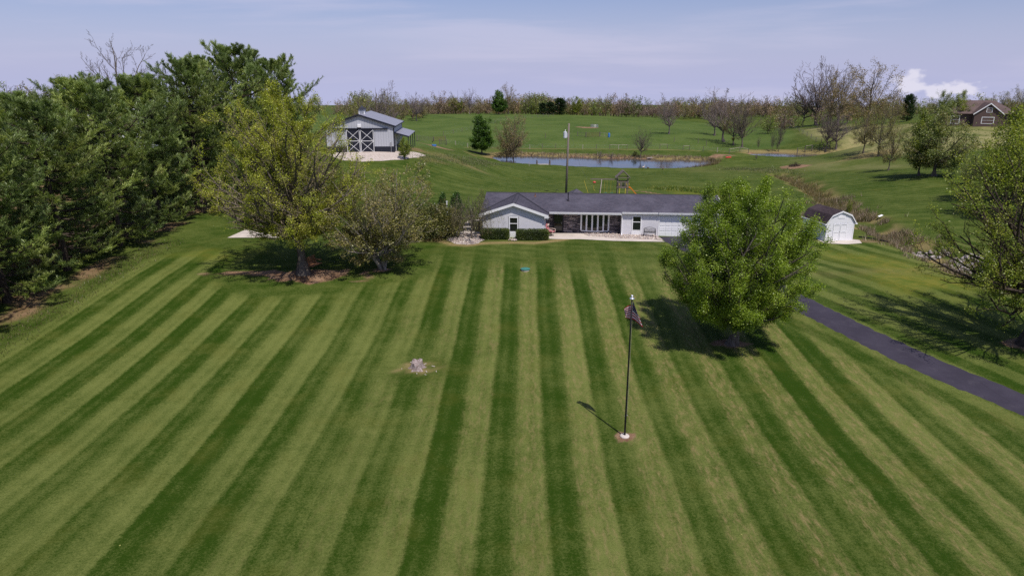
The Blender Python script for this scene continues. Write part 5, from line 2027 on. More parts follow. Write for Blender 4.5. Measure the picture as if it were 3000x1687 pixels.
# round river stones in the beds, joined: too small to pick apart
def scatter_stones(name, poly, n, size, seed, pal, label, parent=None):
    rng = np.random.default_rng(seed)
    poly2 = np.array([q[:2] for q in poly])
    lo, hi = poly2.min(0), poly2.max(0)
    q = rng.uniform(lo, hi, (n * 3, 2))
    q = q[sdist(poly2, q[:, 0], q[:, 1]) < -0.05][:n]
    n = len(q)
    oct_ = np.array([(1, 0, 0), (0, 1, 0), (-1, 0, 0), (0, -1, 0), (0, 0, 1), (0, 0, -1)], float)
    fo = np.array([(0, 1, 4), (1, 2, 4), (2, 3, 4), (3, 0, 4), (1, 0, 5), (2, 1, 5), (3, 2, 5), (0, 3, 5)])
    sc = size * rng.uniform(0.5, 1.4, (n, 1, 1)) * rng.uniform(0.7, 1.2, (n, 6, 1)) * np.array([1, 1, 0.6])
    ctr = np.c_[q, zfv(q[:, 0], q[:, 1]) + 0.10]
    V_ = (oct_[None] * sc + ctr[:, None]).reshape(-1, 3)
    F_ = (fo[None] + (np.arange(n) * 6)[:, None, None]).reshape(-1, 3)
    pal = np.array(pal)
    col = np.repeat(pal[rng.integers(len(pal), size=n)] * rng.uniform(0.75, 1.2, (n, 1)), 6, 0)
    o = part(name, np_mesh(name, V_, F_, [M['pebble']], col=col), parent)
    return tag(o, label, 'stones', kind='stuff')


pm, N = new_mat('pebbles')
a = N.n('ShaderNodeVertexColor', layer_name='Col')
finish(pm, N, a.outputs[0], 0.85, spec=0.2)
M['pebble'] = pm
PEB = [(0.55, 0.47, 0.41), (0.42, 0.35, 0.31), (0.62, 0.56, 0.50), (0.36, 0.30, 0.30), (0.50, 0.40, 0.33)]
scatter_stones('river_stones', GP((1702, 684), (1760, 685), (1860, 689), (1920, 690), (1940, 703), (1900, 703), (1800, 699), (1722, 692)), 700, 0.09, 1, PEB, 'river stones in the bed below the bow window')
scatter_stones('river_stones', GP((1306, 690), (1360, 684), (1410, 688), (1418, 702), (1400, 713), (1370, 717), (1335, 714), (1312, 704)), 900, 0.08, 2, PEB, 'river stones in the bed around the weeping tree')
scatter_stones('river_stones', GP((1490, 699), (1514, 699), (1516, 708), (1488, 708)), 50, 0.08, 3, PEB, 'river stones between the two clipped hedges')


# clipped hedges
def hedge(px0, px1, row, label, seed):
    a, b = G(px0, row), G(px1, row)
    L = np.linalg.norm(b[:2] - a[:2])
    ang = math.atan2(b[1] - a[1], b[0] - a[0])
    dp, h = 1.15, 0.92
    e = empty('clipped_hedge', ((a[0] + b[0]) / 2 - math.sin(ang) * dp / 2, (a[1] + b[1]) / 2 + math.cos(ang) * dp / 2, (a[2] + b[2]) / 2), ang, label, 'hedge')
    rng = np.random.default_rng(seed)
    n = 9000
    u = rng.uniform(-1, 1, (n, 3))
    # push to the surface of a rounded box
    ax = rng.choice(3, n, p=[0.2, 0.45, 0.35])
    u[np.arange(n), ax] = np.sign(u[np.arange(n), ax])
    u = u / (np.abs(u) ** 9).sum(1, keepdims=True) ** (1 / 9)
    c = u * np.array([L / 2, dp / 2, h / 2]) * (1 - np.abs(rng.normal(size=(n, 1))) * 0.05) + np.array([0, 0, h / 2 + 0.06])
    c += rng.normal(size=c.shape) * 0.018
    VL, FL = leaf_quads(c, 0.07, rng, 0.3, 0.7, norm(u * np.array([0.5, 1, 1])), 0.7)
    CLc = leaf_cols(c, rng, [(0.028, 0.045, 0.010), (0.05, 0.075, 0.014), (0.085, 0.105, 0.02)], clump=0.35)
    cr = np_mesh('hedge_leaves', VL, FL, [M['leaf']], col=CLc)
    tag(part('foliage', cr, e), kind='stuff')
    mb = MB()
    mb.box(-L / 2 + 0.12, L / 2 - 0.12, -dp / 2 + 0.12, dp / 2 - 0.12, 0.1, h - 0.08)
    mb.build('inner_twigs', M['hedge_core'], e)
    mb = MB()
    for k in range(6):
        x = -L / 2 + 0.3 + k * (L - 0.6) / 5
        mb.tube([(x, 0, -0.1), (x, 0, 0.25)], 0.03, 6)
    mb.build('stem', M['bark_dark'], e)


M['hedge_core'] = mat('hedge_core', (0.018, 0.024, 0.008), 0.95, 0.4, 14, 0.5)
hedge(1408, 1492, 703, 'clipped box hedge left of the gable window', 1)
hedge(1512, 1608, 705, 'clipped box hedge right of the gable window', 2)

# ------------------------------------------------------------------ barn
ribm, N = new_mat('grey_steel_siding')
tc = N.n('ShaderNodeTexCoord').outputs['Object']
s = N.n('ShaderNodeSeparateXYZ', i_0=tc)
k = N.m('ADD', s.outputs[0], s.outputs[1])
rib = N.ss(N.m('ABSOLUTE', N.m('SUBTRACT', N.m('FRACT', N.m('DIVIDE', k, 0.46)), 0.5)), 0.42, 0.48)
nn = N.noise(tc, 0.6, 3)
c = N.mix(rib, (0.46, 0.47, 0.52), (0.36, 0.37, 0.42))
c = N.mix(N.m('MULTIPLY', nn, 0.2), c, (0.40, 0.41, 0.44))
finish(ribm, N, c, 0.5, rib, 0.6, 0.03, spec=0.4)
M['siding'] = ribm
rfm, N = new_mat('grey_steel_roof')
tc = N.n('ShaderNodeTexCoord').outputs['Object']
s = N.n('ShaderNodeSeparateXYZ', i_0=tc)
rib = N.ss(N.m('ABSOLUTE', N.m('SUBTRACT', N.m('FRACT', N.m('DIVIDE', s.outputs[1], 0.46)), 0.5)), 0.42, 0.48)
c = N.mix(rib, (0.27, 0.27, 0.31), (0.20, 0.20, 0.235))
finish(rfm, N, c, 0.42, rib, 0.6, 0.03, spec=0.4)
M['steel_roof'] = rfm

bp = G(1058, 446)
bd = depth(bp)
barn = empty('barn', (bp[0], bp[1], bp[2] - 0.02), R(3.0), 'grey steel barn with dark sliding doors and a roof cupola beyond the yard', 'barn')
HWb, EB, PB, LB = 5.95, 4.6, 6.5, 14.5     # half width, eave, peak, length
mb = MB()
wall_holes(mb, -HWb, HWb, 0, 0.2, 1.0, EB, [(-2.45, 2.45, 1.0, 3.98)])
mb.prism([(-HWb, 0, EB), (HWb, 0, EB), (0, 0, PB - 0.08)], (0, 0.2, 0))
mb.box(-HWb, -HWb + 0.2, 0.2, LB, 1.0, EB)
mb.box(HWb - 0.2, HWb, 0.2, LB, 1.0, EB)
mb.box(-HWb + 0.2, HWb - 0.2, LB - 0.2, LB, 1.0, EB)
mb.prism([(-HWb, LB - 0.2, EB), (HWb, LB - 0.2, EB), (0, LB - 0.2, PB - 0.08)], (0, 0.2, 0))
mb.build('wall', M['siding'], barn)
mb = MB()
for bx_ in ((-HWb - 0.02, -2.46, -0.03, 0.18), (2.46, HWb + 0.02, -0.03, 0.18), (HWb - 0.18, HWb + 0.03, 0.18, LB), (-HWb - 0.03, -HWb + 0.18, 0.18, LB)):
    MB().box(*bx_, -0.4, 1.0).build('wainscot', M['darkblue'], barn)
mb = MB()
for sd_ in (-1, 1):
    mb.prism([(0, -0.35, PB), (sd_ * (HWb + 0.4), -0.35, EB - 0.12), (sd_ * (HWb + 0.4), -0.35, EB + 0.0), (0, -0.35, PB + 0.12)], (0, LB + 0.7, 0))
broof = mb.build('roof', M['steel_roof'], barn)
mb = MB()
for sd_ in (-1, 1):
    mb.prism([(0, -0.38, PB - 0.16), (sd_ * (HWb + 0.42), -0.38, EB - 0.30), (sd_ * (HWb + 0.42), -0.38, EB + 0.02), (0, -0.38, PB + 0.14)], (0, 0.028, 0))
mb.build('rake_trim', M['darkblue'], broof)
for sd_ in (-1, 1):
    mb = MB()
    mb.box(sd_ * (HWb + 0.40), sd_ * (HWb + 0.52), -0.35, LB + 0.35, EB - 0.14, EB + 0.0)
    mb.tube([(sd_ * (HWb + 0.46), -0.1, EB - 0.14), (sd_ * (HWb + 0.1), -0.06, EB - 0.5), (sd_ * (HWb + 0.1), -0.06, 0.1)], 0.06, 6)
    mb.build('gutter', M['darkblue'], broof)
mb = MB()
mb.box(HWb - 0.05, HWb + 0.06, -0.05, 0.10, 1.0, EB)
mb.box(HWb - 0.05, HWb + 0.05, LB - 0.1, LB + 0.05, 1.0, EB)
mb.build('corner_trim', M['darkblue'], barn)
# track, header and sliding doors
mb = MB()
mb.box(-5.3, 4.95, -0.22, -0.02, 3.98, 4.22)
mb.build('door_track', M['darkblue'], barn)
for x0 in (-2.45, 0.0):
    mb = MB()
    mb.box(x0 + 0.03, x0 + 2.42, -0.12, -0.05, 0.05, 3.97)
    dob = mb.build('sliding_door', M['darkblue'], barn)
    fr = MB()
    a, b = x0 + 0.04, x0 + 2.41
    for (p, q) in (((a + 0.06, 0.05), (a + 0.06, 3.95)), ((b - 0.06, 0.05), (b - 0.06, 3.95)), ((a, 1.98), (b, 1.98))):
        fr.bar((p[0], -0.14, p[1]), (q[0], -0.14, q[1]), 0.09, 0.03, (0, 1, 0))
    fr.build('frame', M['white_trim'], dob)
    for (z0, z1) in ((0.08, 1.92), (2.04, 3.9)):
        for (p, q) in (((a + 0.1, z0), (b - 0.1, z1)), ((a + 0.1, z1), (b - 0.1, z0))):
            MB().bar((p[0], -0.16 if p[1] == z0 else -0.175, p[1]), (q[0], -0.16 if p[1] == z0 else -0.175, q[1]), 0.065, 0.012, (0, 1, 0)).build('cross_brace', M['white_trim'], dob)
# cupola
mb = MB()
mb.box(-0.55, 0.55, 3.4, 4.5, PB - 0.35, PB + 0.75)
cup = mb.build('cupola', M['white'], barn)
mb = MB()
mb.add([(-0.72, 3.23, PB + 0.75), (0.72, 3.23, PB + 0.75), (0.72, 4.67, PB + 0.75), (-0.72, 4.67, PB + 0.75), (-0.3, 3.65, PB + 1.15), (0.3, 3.65, PB + 1.15), (0.3, 4.25, PB + 1.15), (-0.3, 4.25, PB + 1.15), (0, 3.95, PB + 1.55)],
       [(3, 2, 1, 0), (0, 1, 5, 4), (1, 2, 6, 5), (2, 3, 7, 6), (3, 0, 4, 7), (4, 5, 8), (5, 6, 8), (6, 7, 8), (7, 4, 8)])
mb.build('cupola_roof', M['darkblue'], cup)
mb = MB()
for k in range(4):
    mb.box(-0.40, 0.40, 3.36, 3.395, PB + 0.12 + k * 0.15, PB + 0.21 + k * 0.15)
mb.build('louvre', M['galv'], cup)
MB().box(-0.32, 0.32, -0.50, -0.03, 4.35, 4.90).build('floodlight', M['white'], barn, bevel=0.04)
MB().box(5.25, 5.55, -0.16, -0.035, 0.95, 1.75).build('meter_box', M['galv'], barn)
MB().tube([(5.4, -0.1, -0.2), (5.4, -0.1, 0.95)], 0.045, 6).build('conduit', M['galv'], barn)
# lean-to porch on the right
mb = MB()
mb.prism([(HWb - 0.02, 0.9, 3.30), (HWb + 2.6, 0.9, 2.62), (HWb + 2.6, 0.9, 2.72), (HWb - 0.02, 0.9, 3.42)], (0, LB - 1.2, 0))
lt = mb.build('porch_roof', M['steel_roof'], barn)
MB().prism([(HWb + 0.04, 0.86, 3.18), (HWb + 2.62, 0.86, 2.48), (HWb + 2.62, 0.86, 2.74), (HWb + 0.04, 0.86, 3.44)], (0, 0.035, 0)).build('rake_trim', M['darkblue'], lt)
for y in (1.0, 5.5, 10.0, 14.3):
    MB().box(HWb + 2.38, HWb + 2.52, y, y + 0.14, -0.9, 2.55).build('porch_post', M['darkblue'], lt)
MB().box(HWb + 0.06, HWb + 0.10, 2.0, 3.1, 0.0, 2.1).build('side_door', M['white'], barn)
p = barn.matrix_basis
bt = empty('bucket', (bp[0] + 8.2, bp[1] - 0.2, zf(bp[0] + 8.2, bp[1] - 0.2)), 0, 'dark bucket standing at the barn porch corner', 'bucket')
MB().lathe([(0.22, 0), (0.30, 0.5), (0.27, 0.5), (0.2, 0.06)], 12).build('body', M['black'], bt)
MB().tube([(-0.29, 0, 0.48), (-0.2, 0, 0.7), (0.2, 0, 0.7), (0.29, 0, 0.48)], 0.012, 5).build('handle', M['galv'], bt)

# ------------------------------------------------------------------ shed
sp0 = G(2456, 706)
shed = empty('garden_shed', (sp0[0], sp0[1], sp0[2] - 0.02), R(10.0), 'white gambrel-roofed garden shed with double doors by the ditch', 'shed')
HWs, WS, LS = 1.62, 1.95, 4.2
gam = [(-HWs, WS), (-1.12, WS + 0.78), (0, WS + 1.22), (1.12, WS + 0.78), (HWs, WS)]
lapm, N = new_mat('white_lap_siding')
tc = N.n('ShaderNodeTexCoord').outputs['Object']
s = N.n('ShaderNodeSeparateXYZ', i_0=tc)
lp = N.m('FRACT', N.m('DIVIDE', s.outputs[2], 0.18))
nn = N.noise(tc, 2.0, 4)
c = N.mix(N.m('MULTIPLY', nn, 0.25), (0.80, 0.80, 0.83), (0.66, 0.66, 0.70))
finish(lapm, N, c, 0.6, lp, 0.5, 0.02)
M['lap'] = lapm
mb = MB()
mb.prism([(-HWs, 0, 0), (HWs, 0, 0), (HWs, 0, WS), (1.12, 0, WS + 0.78), (0, 0, WS + 1.22), (-1.12, 0, WS + 0.78), (-HWs, 0, WS)], (0, LS, 0))
mb.build('wall', M['lap'], shed)
for k in range(4):
    (xa, za), (xb, zb) = gam[k], gam[k + 1]
    ov = 0.16
    if k == 0:
        dx, dz = xa - xb, za - zb
        xa, za = xa + dx * 0.10 - 0.08, za + dz * 0.10
    if k == 3:
        dx, dz = xb - xa, zb - za
        xb, zb = xb + dx * 0.10 + 0.08, zb + dz * 0.10
    mb = MB()
    mb.prism([(xa, -0.12, za + 0.02), (xb, -0.12, zb + 0.02), (xb, -0.12, zb + 0.09), (xa, -0.12, za + 0.09)], (0, LS + 0.24, 0))
    mb.build('roof', M['shingle_dark'], shed)
    mb = MB()
    mb.prism([(xa, -0.145, za - 0.07), (xb, -0.145, zb - 0.07), (xb, -0.145, zb + 0.085), (xa, -0.145, za + 0.085)], (0, 0.023, 0))
    mb.build('rake_board', M['white_trim'], shed)
for sd_ in (-1, 1):
    mb = MB()
    mb.box(sd_ * (HWs + 0.02), sd_ * (HWs + 0.26), -0.15, LS + 0.12, WS - 0.16, WS - 0.06)
    mb.build('eave_board', M['white_trim'], shed)
    MB().box(sd_ * HWs - 0.06 * (1 if sd_ > 0 else -1) - 0.05, sd_ * HWs - 0.06 * (1 if sd_ > 0 else -1) + 0.05, -0.03, -0.002, 0.0, WS).build('corner_board', M['white_trim'], shed)
for x0 in (-0.83, 0.0):
    mb = MB()
    mb.box(x0 + 0.012, x0 + 0.818, -0.03, -0.002, 0.06, 1.85)
    d_ = mb.build('door', M['white'], shed)
    mb = MB()
    for (a, b, c_, e_) in ((x0 + 0.02, x0 + 0.11, 0.08, 1.83), (x0 + 0.72, x0 + 0.81, 0.08, 1.83), (x0 + 0.11, x0 + 0.72, 0.08, 0.18), (x0 + 0.11, x0 + 0.72, 0.92, 1.02), (x0 + 0.11, x0 + 0.72, 1.73, 1.83)):
        mb.box(a, b, -0.052, -0.03, c_, e_)
    mb.build('frame', M['white_trim'], d_)
mb = MB()
for z in (0.98, 1.76, 1.90):
    mb.box(-0.66, -0.17, -0.06, -0.053, z, z + 0.02) if z < 1.8 else mb.box(-0.85, 0.85, -0.035, -0.028, z, z + 0.02)
    if z < 1.8:
        mb.box(0.17, 0.66, -0.06, -0.053, z, z + 0.02)
mb.box(-0.012, 0.012, -0.03, -0.024, 0.1, 1.9)
mb.build('hinge_strap', M['galv'], shed)
MB().box(-0.42, 0.42, -0.03, -0.002, WS + 0.50, WS + 0.78).build('gable_vent', M['white_trim'], shed)
MB().tube([(-0.06, -0.07, 0.95), (-0.06, -0.07, 1.12)], 0.018, 6).build('latch', M['galv'], shed)

# ------------------------------------------------------------------ far houses
bkm = mat('red_brown_brick', (0.10, 0.066, 0.060), 0.85, 0.2, 8, 0.3)
hp = G(2862, 366)
fh = empty('brick_house', hp, R(-18), 'brown brick house with brown hip roof on the right hilltop', 'house')
mb = MB(); mb.box(-8, 9, 0, 9, -0.8, 3.0); mb.box(-1.6, 5.0, -2.2, 0, -0.8, 3.0)
mb.prism([(-1.6, -2.2, 3.0), (5.0, -2.2, 3.0), (1.7, -2.2, 5.6)], (0, 0.3, 0))
mb.build('wall', bkm, fh)
mb = MB()
mb.add([(-8.6, -0.6, 2.95), (9.6, -0.6, 2.95), (9.6, 9.6, 2.95), (-8.6, 9.6, 2.95), (-3.4, 4.5, 6.4), (4.4, 4.5, 6.4)], [(0, 1, 5, 4), (1, 2, 5), (2, 3, 4, 5), (3, 0, 4), (3, 2, 1, 0)])
fr = mb.build('roof', M['shingle_brown'], fh)
mb = MB()
for sd_ in (-1, 1):
    mb.prism([(1.7, -2.6, 5.75), (1.7 + sd_ * 3.7, -2.6, 2.85), (1.7 + sd_ * 3.7, -2.6, 3.0), (1.7, -2.6, 5.9)], (0, 6.0, 0))
mb.build('gable_roof', M['shingle_brown'], fh)
mb = MB()
for sd_ in (-1, 1):
    mb.prism([(1.7, -2.63, 5.6), (1.7 + sd_ * 3.72, -2.63, 2.7), (1.7 + sd_ * 3.72, -2.63, 3.0), (1.7, -2.63, 5.9)], (0, 0.028, 0))
mb.build('rake_board', M['white_trim'], fh)
sash_window(1.0, 2.4, 3.4, 4.6, -2.22, 0.12, 0.5, fh)
sash_window(0.2, 3.2, 0.4, 2.2, -2.22, 0.14, 0.5, fh)
sash_window(-6.6, -4.4, 0.2, 2.4, -0.02, 0.14, 0.5, fh)
MB().box(-4.2, -3.8, 1.6, 2.0, 4.2, 4.9).build('chimney_pipe', M['galv'], fr)
hy = zf(-70, 125)
wh = empty('white_house', (-70.5, 126, hy), R(14), 'white gabled house glimpsed through the gap in the pines', 'house')
mb = MB(); mb.box(-5, 5, 0, 9, -1, 6.6); mb.prism([(-5, 0, 6.6), (5, 0, 6.6), (0, 0, 9.6)], (0, 9, 0)); mb.build('wall', M['lap'], wh)
mb = MB()
for sd_ in (-1, 1):
    mb.prism([(0, -0.4, 9.7), (sd_ * 5.5, -0.4, 6.4), (sd_ * 5.5, -0.4, 6.55), (0, -0.4, 9.85)], (0, 9.8, 0))
mb.build('roof', M['shingle_brown'], wh)
sash_window(-2.4, -1.2, 4.2, 6.0, -0.02, 0.12, 0.5, wh); sash_window(1.2, 2.4, 4.2, 6.0, -0.02, 0.12, 0.5, wh)
hy = zf(-88, 122)
wh = empty('brown_roofed_house', (-86.5, 124, hy), R(20), 'brown-roofed gable peeping over the far left pines', 'house')
mb = MB(); mb.box(-4, 4, 0, 8, -1, 4.2); mb.prism([(-4, 0, 4.2), (4, 0, 4.2), (0, 0, 7.4)], (0, 8, 0)); mb.build('wall', M['grey_siding'], wh)
mb = MB()
for sd_ in (-1, 1):
    mb.prism([(0, -0.4, 7.5), (sd_ * 4.4, -0.4, 4.0), (sd_ * 4.4, -0.4, 4.15), (0, -0.4, 7.65)], (0, 8.8, 0))
mb.build('roof', M['shingle_brown'], wh)
# ------------------------------------------------------------------ flagpole and flag
fp = empty('flagpole', FLAG, 0, 'tall black flagpole with silver ball top standing on the lawn', 'flagpole')
HP = 7.45
MB().tube([(0, 0, 0.0), (0, 0, 1.2), (0, 0, 3.2), (0, 0, 5.4), (0, 0, HP - 0.15)], [0.05, 0.048, 0.042, 0.036, 0.030], 10).build('pole', M['black'], fp, smooth=True)
MB().lathe([(0.034, HP - 0.17), (0.11, HP - 0.15), (0.12, HP - 0.11), (0.05, HP - 0.07), (0.03, HP - 0.06)], 14).build('truck', M['silver'], fp, smooth=True)
MB().lathe([(0.012, HP - 0.06), (0.045, HP - 0.045), (0.062, HP), (0.045, HP + 0.045), (0.01, HP + 0.062)], 14).build('ball', M['silver'], fp, smooth=True)
mb = MB()
mb.lathe([(0.24, -0.15), (0.24, 0.05), (0.20, 0.085), (0.06, 0.10)], 14)
mb.build('footing', M['concrete'], fp, bevel=0.0)
mb = MB(); mb.tube([(0.055, 0, 1.15), (0.075, 0, 3.0), (0.05, 0, HP - 0.2)], 0.006, 5); mb.build('halyard', M['post_pale'], fp)
mb = MB(); mb.bar((-0.06, 0, 1.15), (0.10, 0, 1.2), 0.025); mb.build('cleat', M['galv'], fp)

flm, N = new_mat('flag_cloth')
uvn = N.n('ShaderNodeUVMap', uv_map='cloth')
s = N.n('ShaderNodeSeparateXYZ', i_0=uvn.outputs[0])
U_, V_n = s.outputs[0], s.outputs[1]          # u along the fly, v from the top
strp = N.m('MODULO', N.m('FLOOR', N.m('MULTIPLY', V_n, 13.0)), 2.0)
colf = N.mix(strp, (0.42, 0.012, 0.030), (0.72, 0.70, 0.70))
cant = N.m('MULTIPLY', N.m('LESS_THAN', U_, 0.40), N.m('LESS_THAN', V_n, 7 / 13))
# staggered rows of stars
gu = N.m('MULTIPLY', U_, 11 / 0.40)
gv_ = N.m('MULTIPLY', V_n, 9 / (7 / 13))
par = N.m('MODULO', N.m('ADD', N.m('FLOOR', gu), N.m('FLOOR', gv_)), 2.0)
du = N.m('SUBTRACT', N.m('FRACT', gu), 0.5)
dv = N.m('SUBTRACT', N.m('FRACT', gv_), 0.5)
rad = N.m('SQRT', N.m('ADD', N.m('MULTIPLY', du, du), N.m('MULTIPLY', dv, dv)))
ang = N.m('ARCTAN2', du, dv)
star = N.m('LESS_THAN', rad, N.m('ADD', 0.26, N.m('MULTIPLY', N.m('COSINE', N.m('MULTIPLY', ang, 5.0)), 0.12)))
star = N.m('MULTIPLY', star, N.m('SUBTRACT', 1.0, par))
cantc = N.mix(star, (0.016, 0.018, 0.075), (0.72, 0.72, 0.75))
colf = N.mix(cant, colf, cantc)
d = N.n('ShaderNodeBsdfDiffuse', i_0=colf)
t = N.n('ShaderNodeBsdfTranslucent', i_0=colf)
mx = N.n('ShaderNodeMixShader', i_0=0.2, i_1=d.outputs[0], i_2=t.outputs[0])
N.n('ShaderNodeOutputMaterial', i_0=mx.outputs[0])

nu, nv = 36, 22
vs_, uv_, fs_ = [], [], []
for j in range(nv + 1):
    sv = j / nv
    hx, hy_, hz_ = 0.055, 0.0, -0.90 * sv
    ox, oy, oz = 0.10 + 0.40 * sv, -0.22 - 0.24 * sv, -0.16 - 1.00 * sv        # fold that hangs out to the right
    lx, ly, lz = -0.26 + 0.09 * sv, 0.48, -0.60 - 0.42 * sv                     # fly end, behind the pole
    for i in range(nu + 1):
        u = i / nu
        if u < 0.42:
            k = u / 0.42
            w_ = math.sin(k * PI * 2) * 0.035
            p_ = (hx + (ox - hx) * k, hy_ + (oy - hy_) * k + w_, hz_ + (oz - hz_) * (k ** 1.2))
        else:
            k = (u - 0.42) / 0.58
            kk = k * k * (3 - 2 * k)
            w_ = math.sin(k * PI * 3) * 0.04
            p_ = (ox + (lx - ox) * kk, oy + (ly - oy) * min(1, k * 2.2) + w_ * k, oz + (lz - oz) * k)
        vs_.append(p_)
        uv_.append((u, sv))
for j in range(nv):
    for i in range(nu):
        a = j * (nu + 1) + i
        fs_.append((a, a + 1, a + nu + 2, a + nu + 1))
me = bpy.data.meshes.new('flag')
me.from_pydata(vs_, [], fs_)
uvl = me.uv_layers.new(name='cloth')
for lp_ in me.loops:
    uvl.data[lp_.index].uv = (uv_[lp_.vertex_index][0], min(uv_[lp_.vertex_index][1], 0.9999))
for pl in me.polygons:
    pl.use_smooth = True
me.materials.append(flm)
fl = part('flag', me)
fl.location = (FLAG[0], FLAG[1], FLAG[2] + HP - 0.24)
tag(fl, 'drooping flag with red and white stripes and a blue starred corner', 'flag')

# ------------------------------------------------------------------ stump
st = empty('tree_stump', STUMP, 0.4, 'weathered grey tree stump with spreading roots on the lawn', 'stump')
vs_, fs_ = [], []
NS, NRg = 40, 9
for j in range(NRg):
    t = j / (NRg - 1)
    for k in range(NS):
        a = 2 * PI * k / NS
        lobes = 0.5 + 0.5 * math.cos(5 * a + 0.7 * math.sin(2 * a))
        r = 0.29 + 0.06 * math.sin(3 * a + 1) + (1 - t) ** 2.2 * (0.10 + 0.30 * lobes ** 2)
        z = t * (0.55 + 0.10 * math.sin(a + 0.6) + 0.05 * math.sin(4 * a)) - 0.08
        vs_.append((r * math.cos(a) + 0.02 * math.sin(9 * a), r * math.sin(a), z))
b_ = len(vs_)
for k in range(NS):
    a = 2 * PI * k / NS
    vs_.append((0.18 * math.cos(a), 0.18 * math.sin(a), 0.40 + 0.05 * math.sin(a + 0.6)))
vs_.append((0, 0, 0.36))
for j in range(NRg):
    for k in range(NS):
        k2 = (k + 1) % NS
        fs_.append((j * NS + k, j * NS + k2, (j + 1) * NS + k2, (j + 1) * NS + k))
for k in range(NS):
    fs_.append((b_ + k, b_ + (k + 1) % NS, len(vs_) - 1))
mb = MB(); mb.add(vs_, fs_)
M['stump'] = bark_mat('stump_wood', (0.17, 0.12, 0.10), (0.40, 0.345, 0.335), 3.5)
mb.build('body', M['stump'], st, smooth=True)
chips = [MB().box(-0.07, 0.07, -0.03, 0.03, 0, 0.02)]
rr2 = random.Random(4)
for k in range(9):
    a = rr2.uniform(0, 6.28)
    q = rr2.uniform(0.75, 1.3)
    x, y = STUMP[0] + q * math.cos(a) * 1.1, STUMP[1] + q * math.sin(a) * 0.8
    mb = MB(); mb.bar((-0.09, 0, 0.02), (0.09, 0.03, 0.035), 0.06, 0.03)
    o = mb.build('bark_chip', M['post_pale'])
    o.location = (x, y, zf(x, y)); o.rotation_euler = (0, 0, rr2.uniform(0, 3)); o.scale = (rr2.uniform(.6, 1.3),) * 3
    tag(o, 'pale bark chip lying around the stump', 'bark chip', 'bark chips around the stump')

# septic lid
lp0 = G(1539, 792)
lid = empty('access_lid', lp0, 0, 'round green access lid on a pale collar in the lawn', 'lid')
MB().lathe([(0.36, -0.1), (0.36, 0.09), (0.30, 0.10)], 24).build('collar', M['concrete'], lid)
MB().lathe([(0.40, 0.10), (0.42, 0.15), (0.34, 0.19), (0.05, 0.21)], 24).build('cover', M['teal'], lid)

# ------------------------------------------------------------------ furniture by the house
# iron bench: local x along seat
def H2W(u, w, z=0.0):
    a = R(-5.0)
    return (HO[0] + u * math.cos(a) - w * math.sin(a), HO[1] + u * math.sin(a) + w * math.cos(a), HO[2] + z)


bn = empty('garden_bench', H2W(16.95, -1.55, 0.10), R(-8), 'black cast iron bench in front of the garage corner', 'bench')
mb = MB()
for k in range(7):
    mb.box(-0.55, 0.55, -0.22 + k * 0.062, -0.22 + k * 0.062 + 0.045, 0.42, 0.45)
mb.build('seat', M['black'], bn)
mb = MB()
arch = [(-0.55 + 1.1 * k / 10, 0.24, 0.78 + 0.14 * math.sin(PI * k / 10)) for k in range(11)]
mb.tube(arch, 0.022, 6); mb.tube([(-0.55, 0.22, 0.50), (0.55, 0.22, 0.50)], 0.02, 6)
for k in range(9):
    x = -0.5 + k * 0.125
    mb.tube([(x, 0.22, 0.5), (x + (0.06 if k % 2 else -0.06), 0.24, 0.80)], 0.012, 5)
    mb.tube([(x, 0.22, 0.5), (x + (-0.06 if k % 2 else 0.06), 0.24, 0.80)], 0.012, 5)
mb.build('backrest', M['black'], bn)
for sx_ in (-0.57, 0.57):
    mb = MB(); mb.tube([(sx_, -0.24, 0.0), (sx_, -0.20, 0.25), (sx_, -0.25, 0.45), (sx_, -0.24, 0.66)], 0.024, 6); mb.build('leg', M['black'], bn)
    mb = MB(); mb.tube([(sx_, 0.30, 0.0), (sx_, 0.22, 0.3), (sx_, 0.22, 0.5), (sx_, 0.25, 0.80)], 0.024, 6); mb.build('leg', M['black'], bn)
    mb = MB(); mb.tube([(sx_, -0.26, 0.64), (sx_, -0.05, 0.70), (sx_, 0.22, 0.66)], 0.026, 6); mb.build('armrest', M['black'], bn)

ch = empty('porch_chair', H2W(6.95, -1.75, 0.05), R(62), 'rose and cream cushioned swivel chair by the front door', 'chair')
MB().box(-0.30, 0.30, -0.32, 0.30, 0.36, 0.50).build('seat_cushion', M['pink'], ch, bevel=0.04)
mb = MB(); mb.prism([(-0.30, 0.26, 0.48), (0.30, 0.26, 0.48), (0.26, 0.50, 1.15), (-0.26, 0.50, 1.15)], (0, 0.13, 0.0)); mb.build('back_cushion', M['pink'], ch, bevel=0.03)
MB().box(-0.20, 0.20, 0.30, 0.37, 0.98, 1.18).build('headrest', M['cream'], ch, bevel=0.03)
for sx_ in (-0.36, 0.36):
    mb = MB(); mb.tube([(sx_, -0.30, 0.36), (sx_, -0.32, 0.64), (sx_, 0.0, 0.68), (sx_, 0.34, 0.64)], 0.03, 6); mb.build('armrest', M['cream'], ch)
mb = MB(); mb.tube([(0, 0, 0.06), (0, 0, 0.36)], 0.05, 8); mb.tube([(-0.3, 0, 0.03), (0.3, 0, 0.03)], 0.03, 6); mb.tube([(0, -0.3, 0.03), (0, 0.3, 0.03)], 0.03, 6)
mb.build('swivel_base', M['black'], ch)

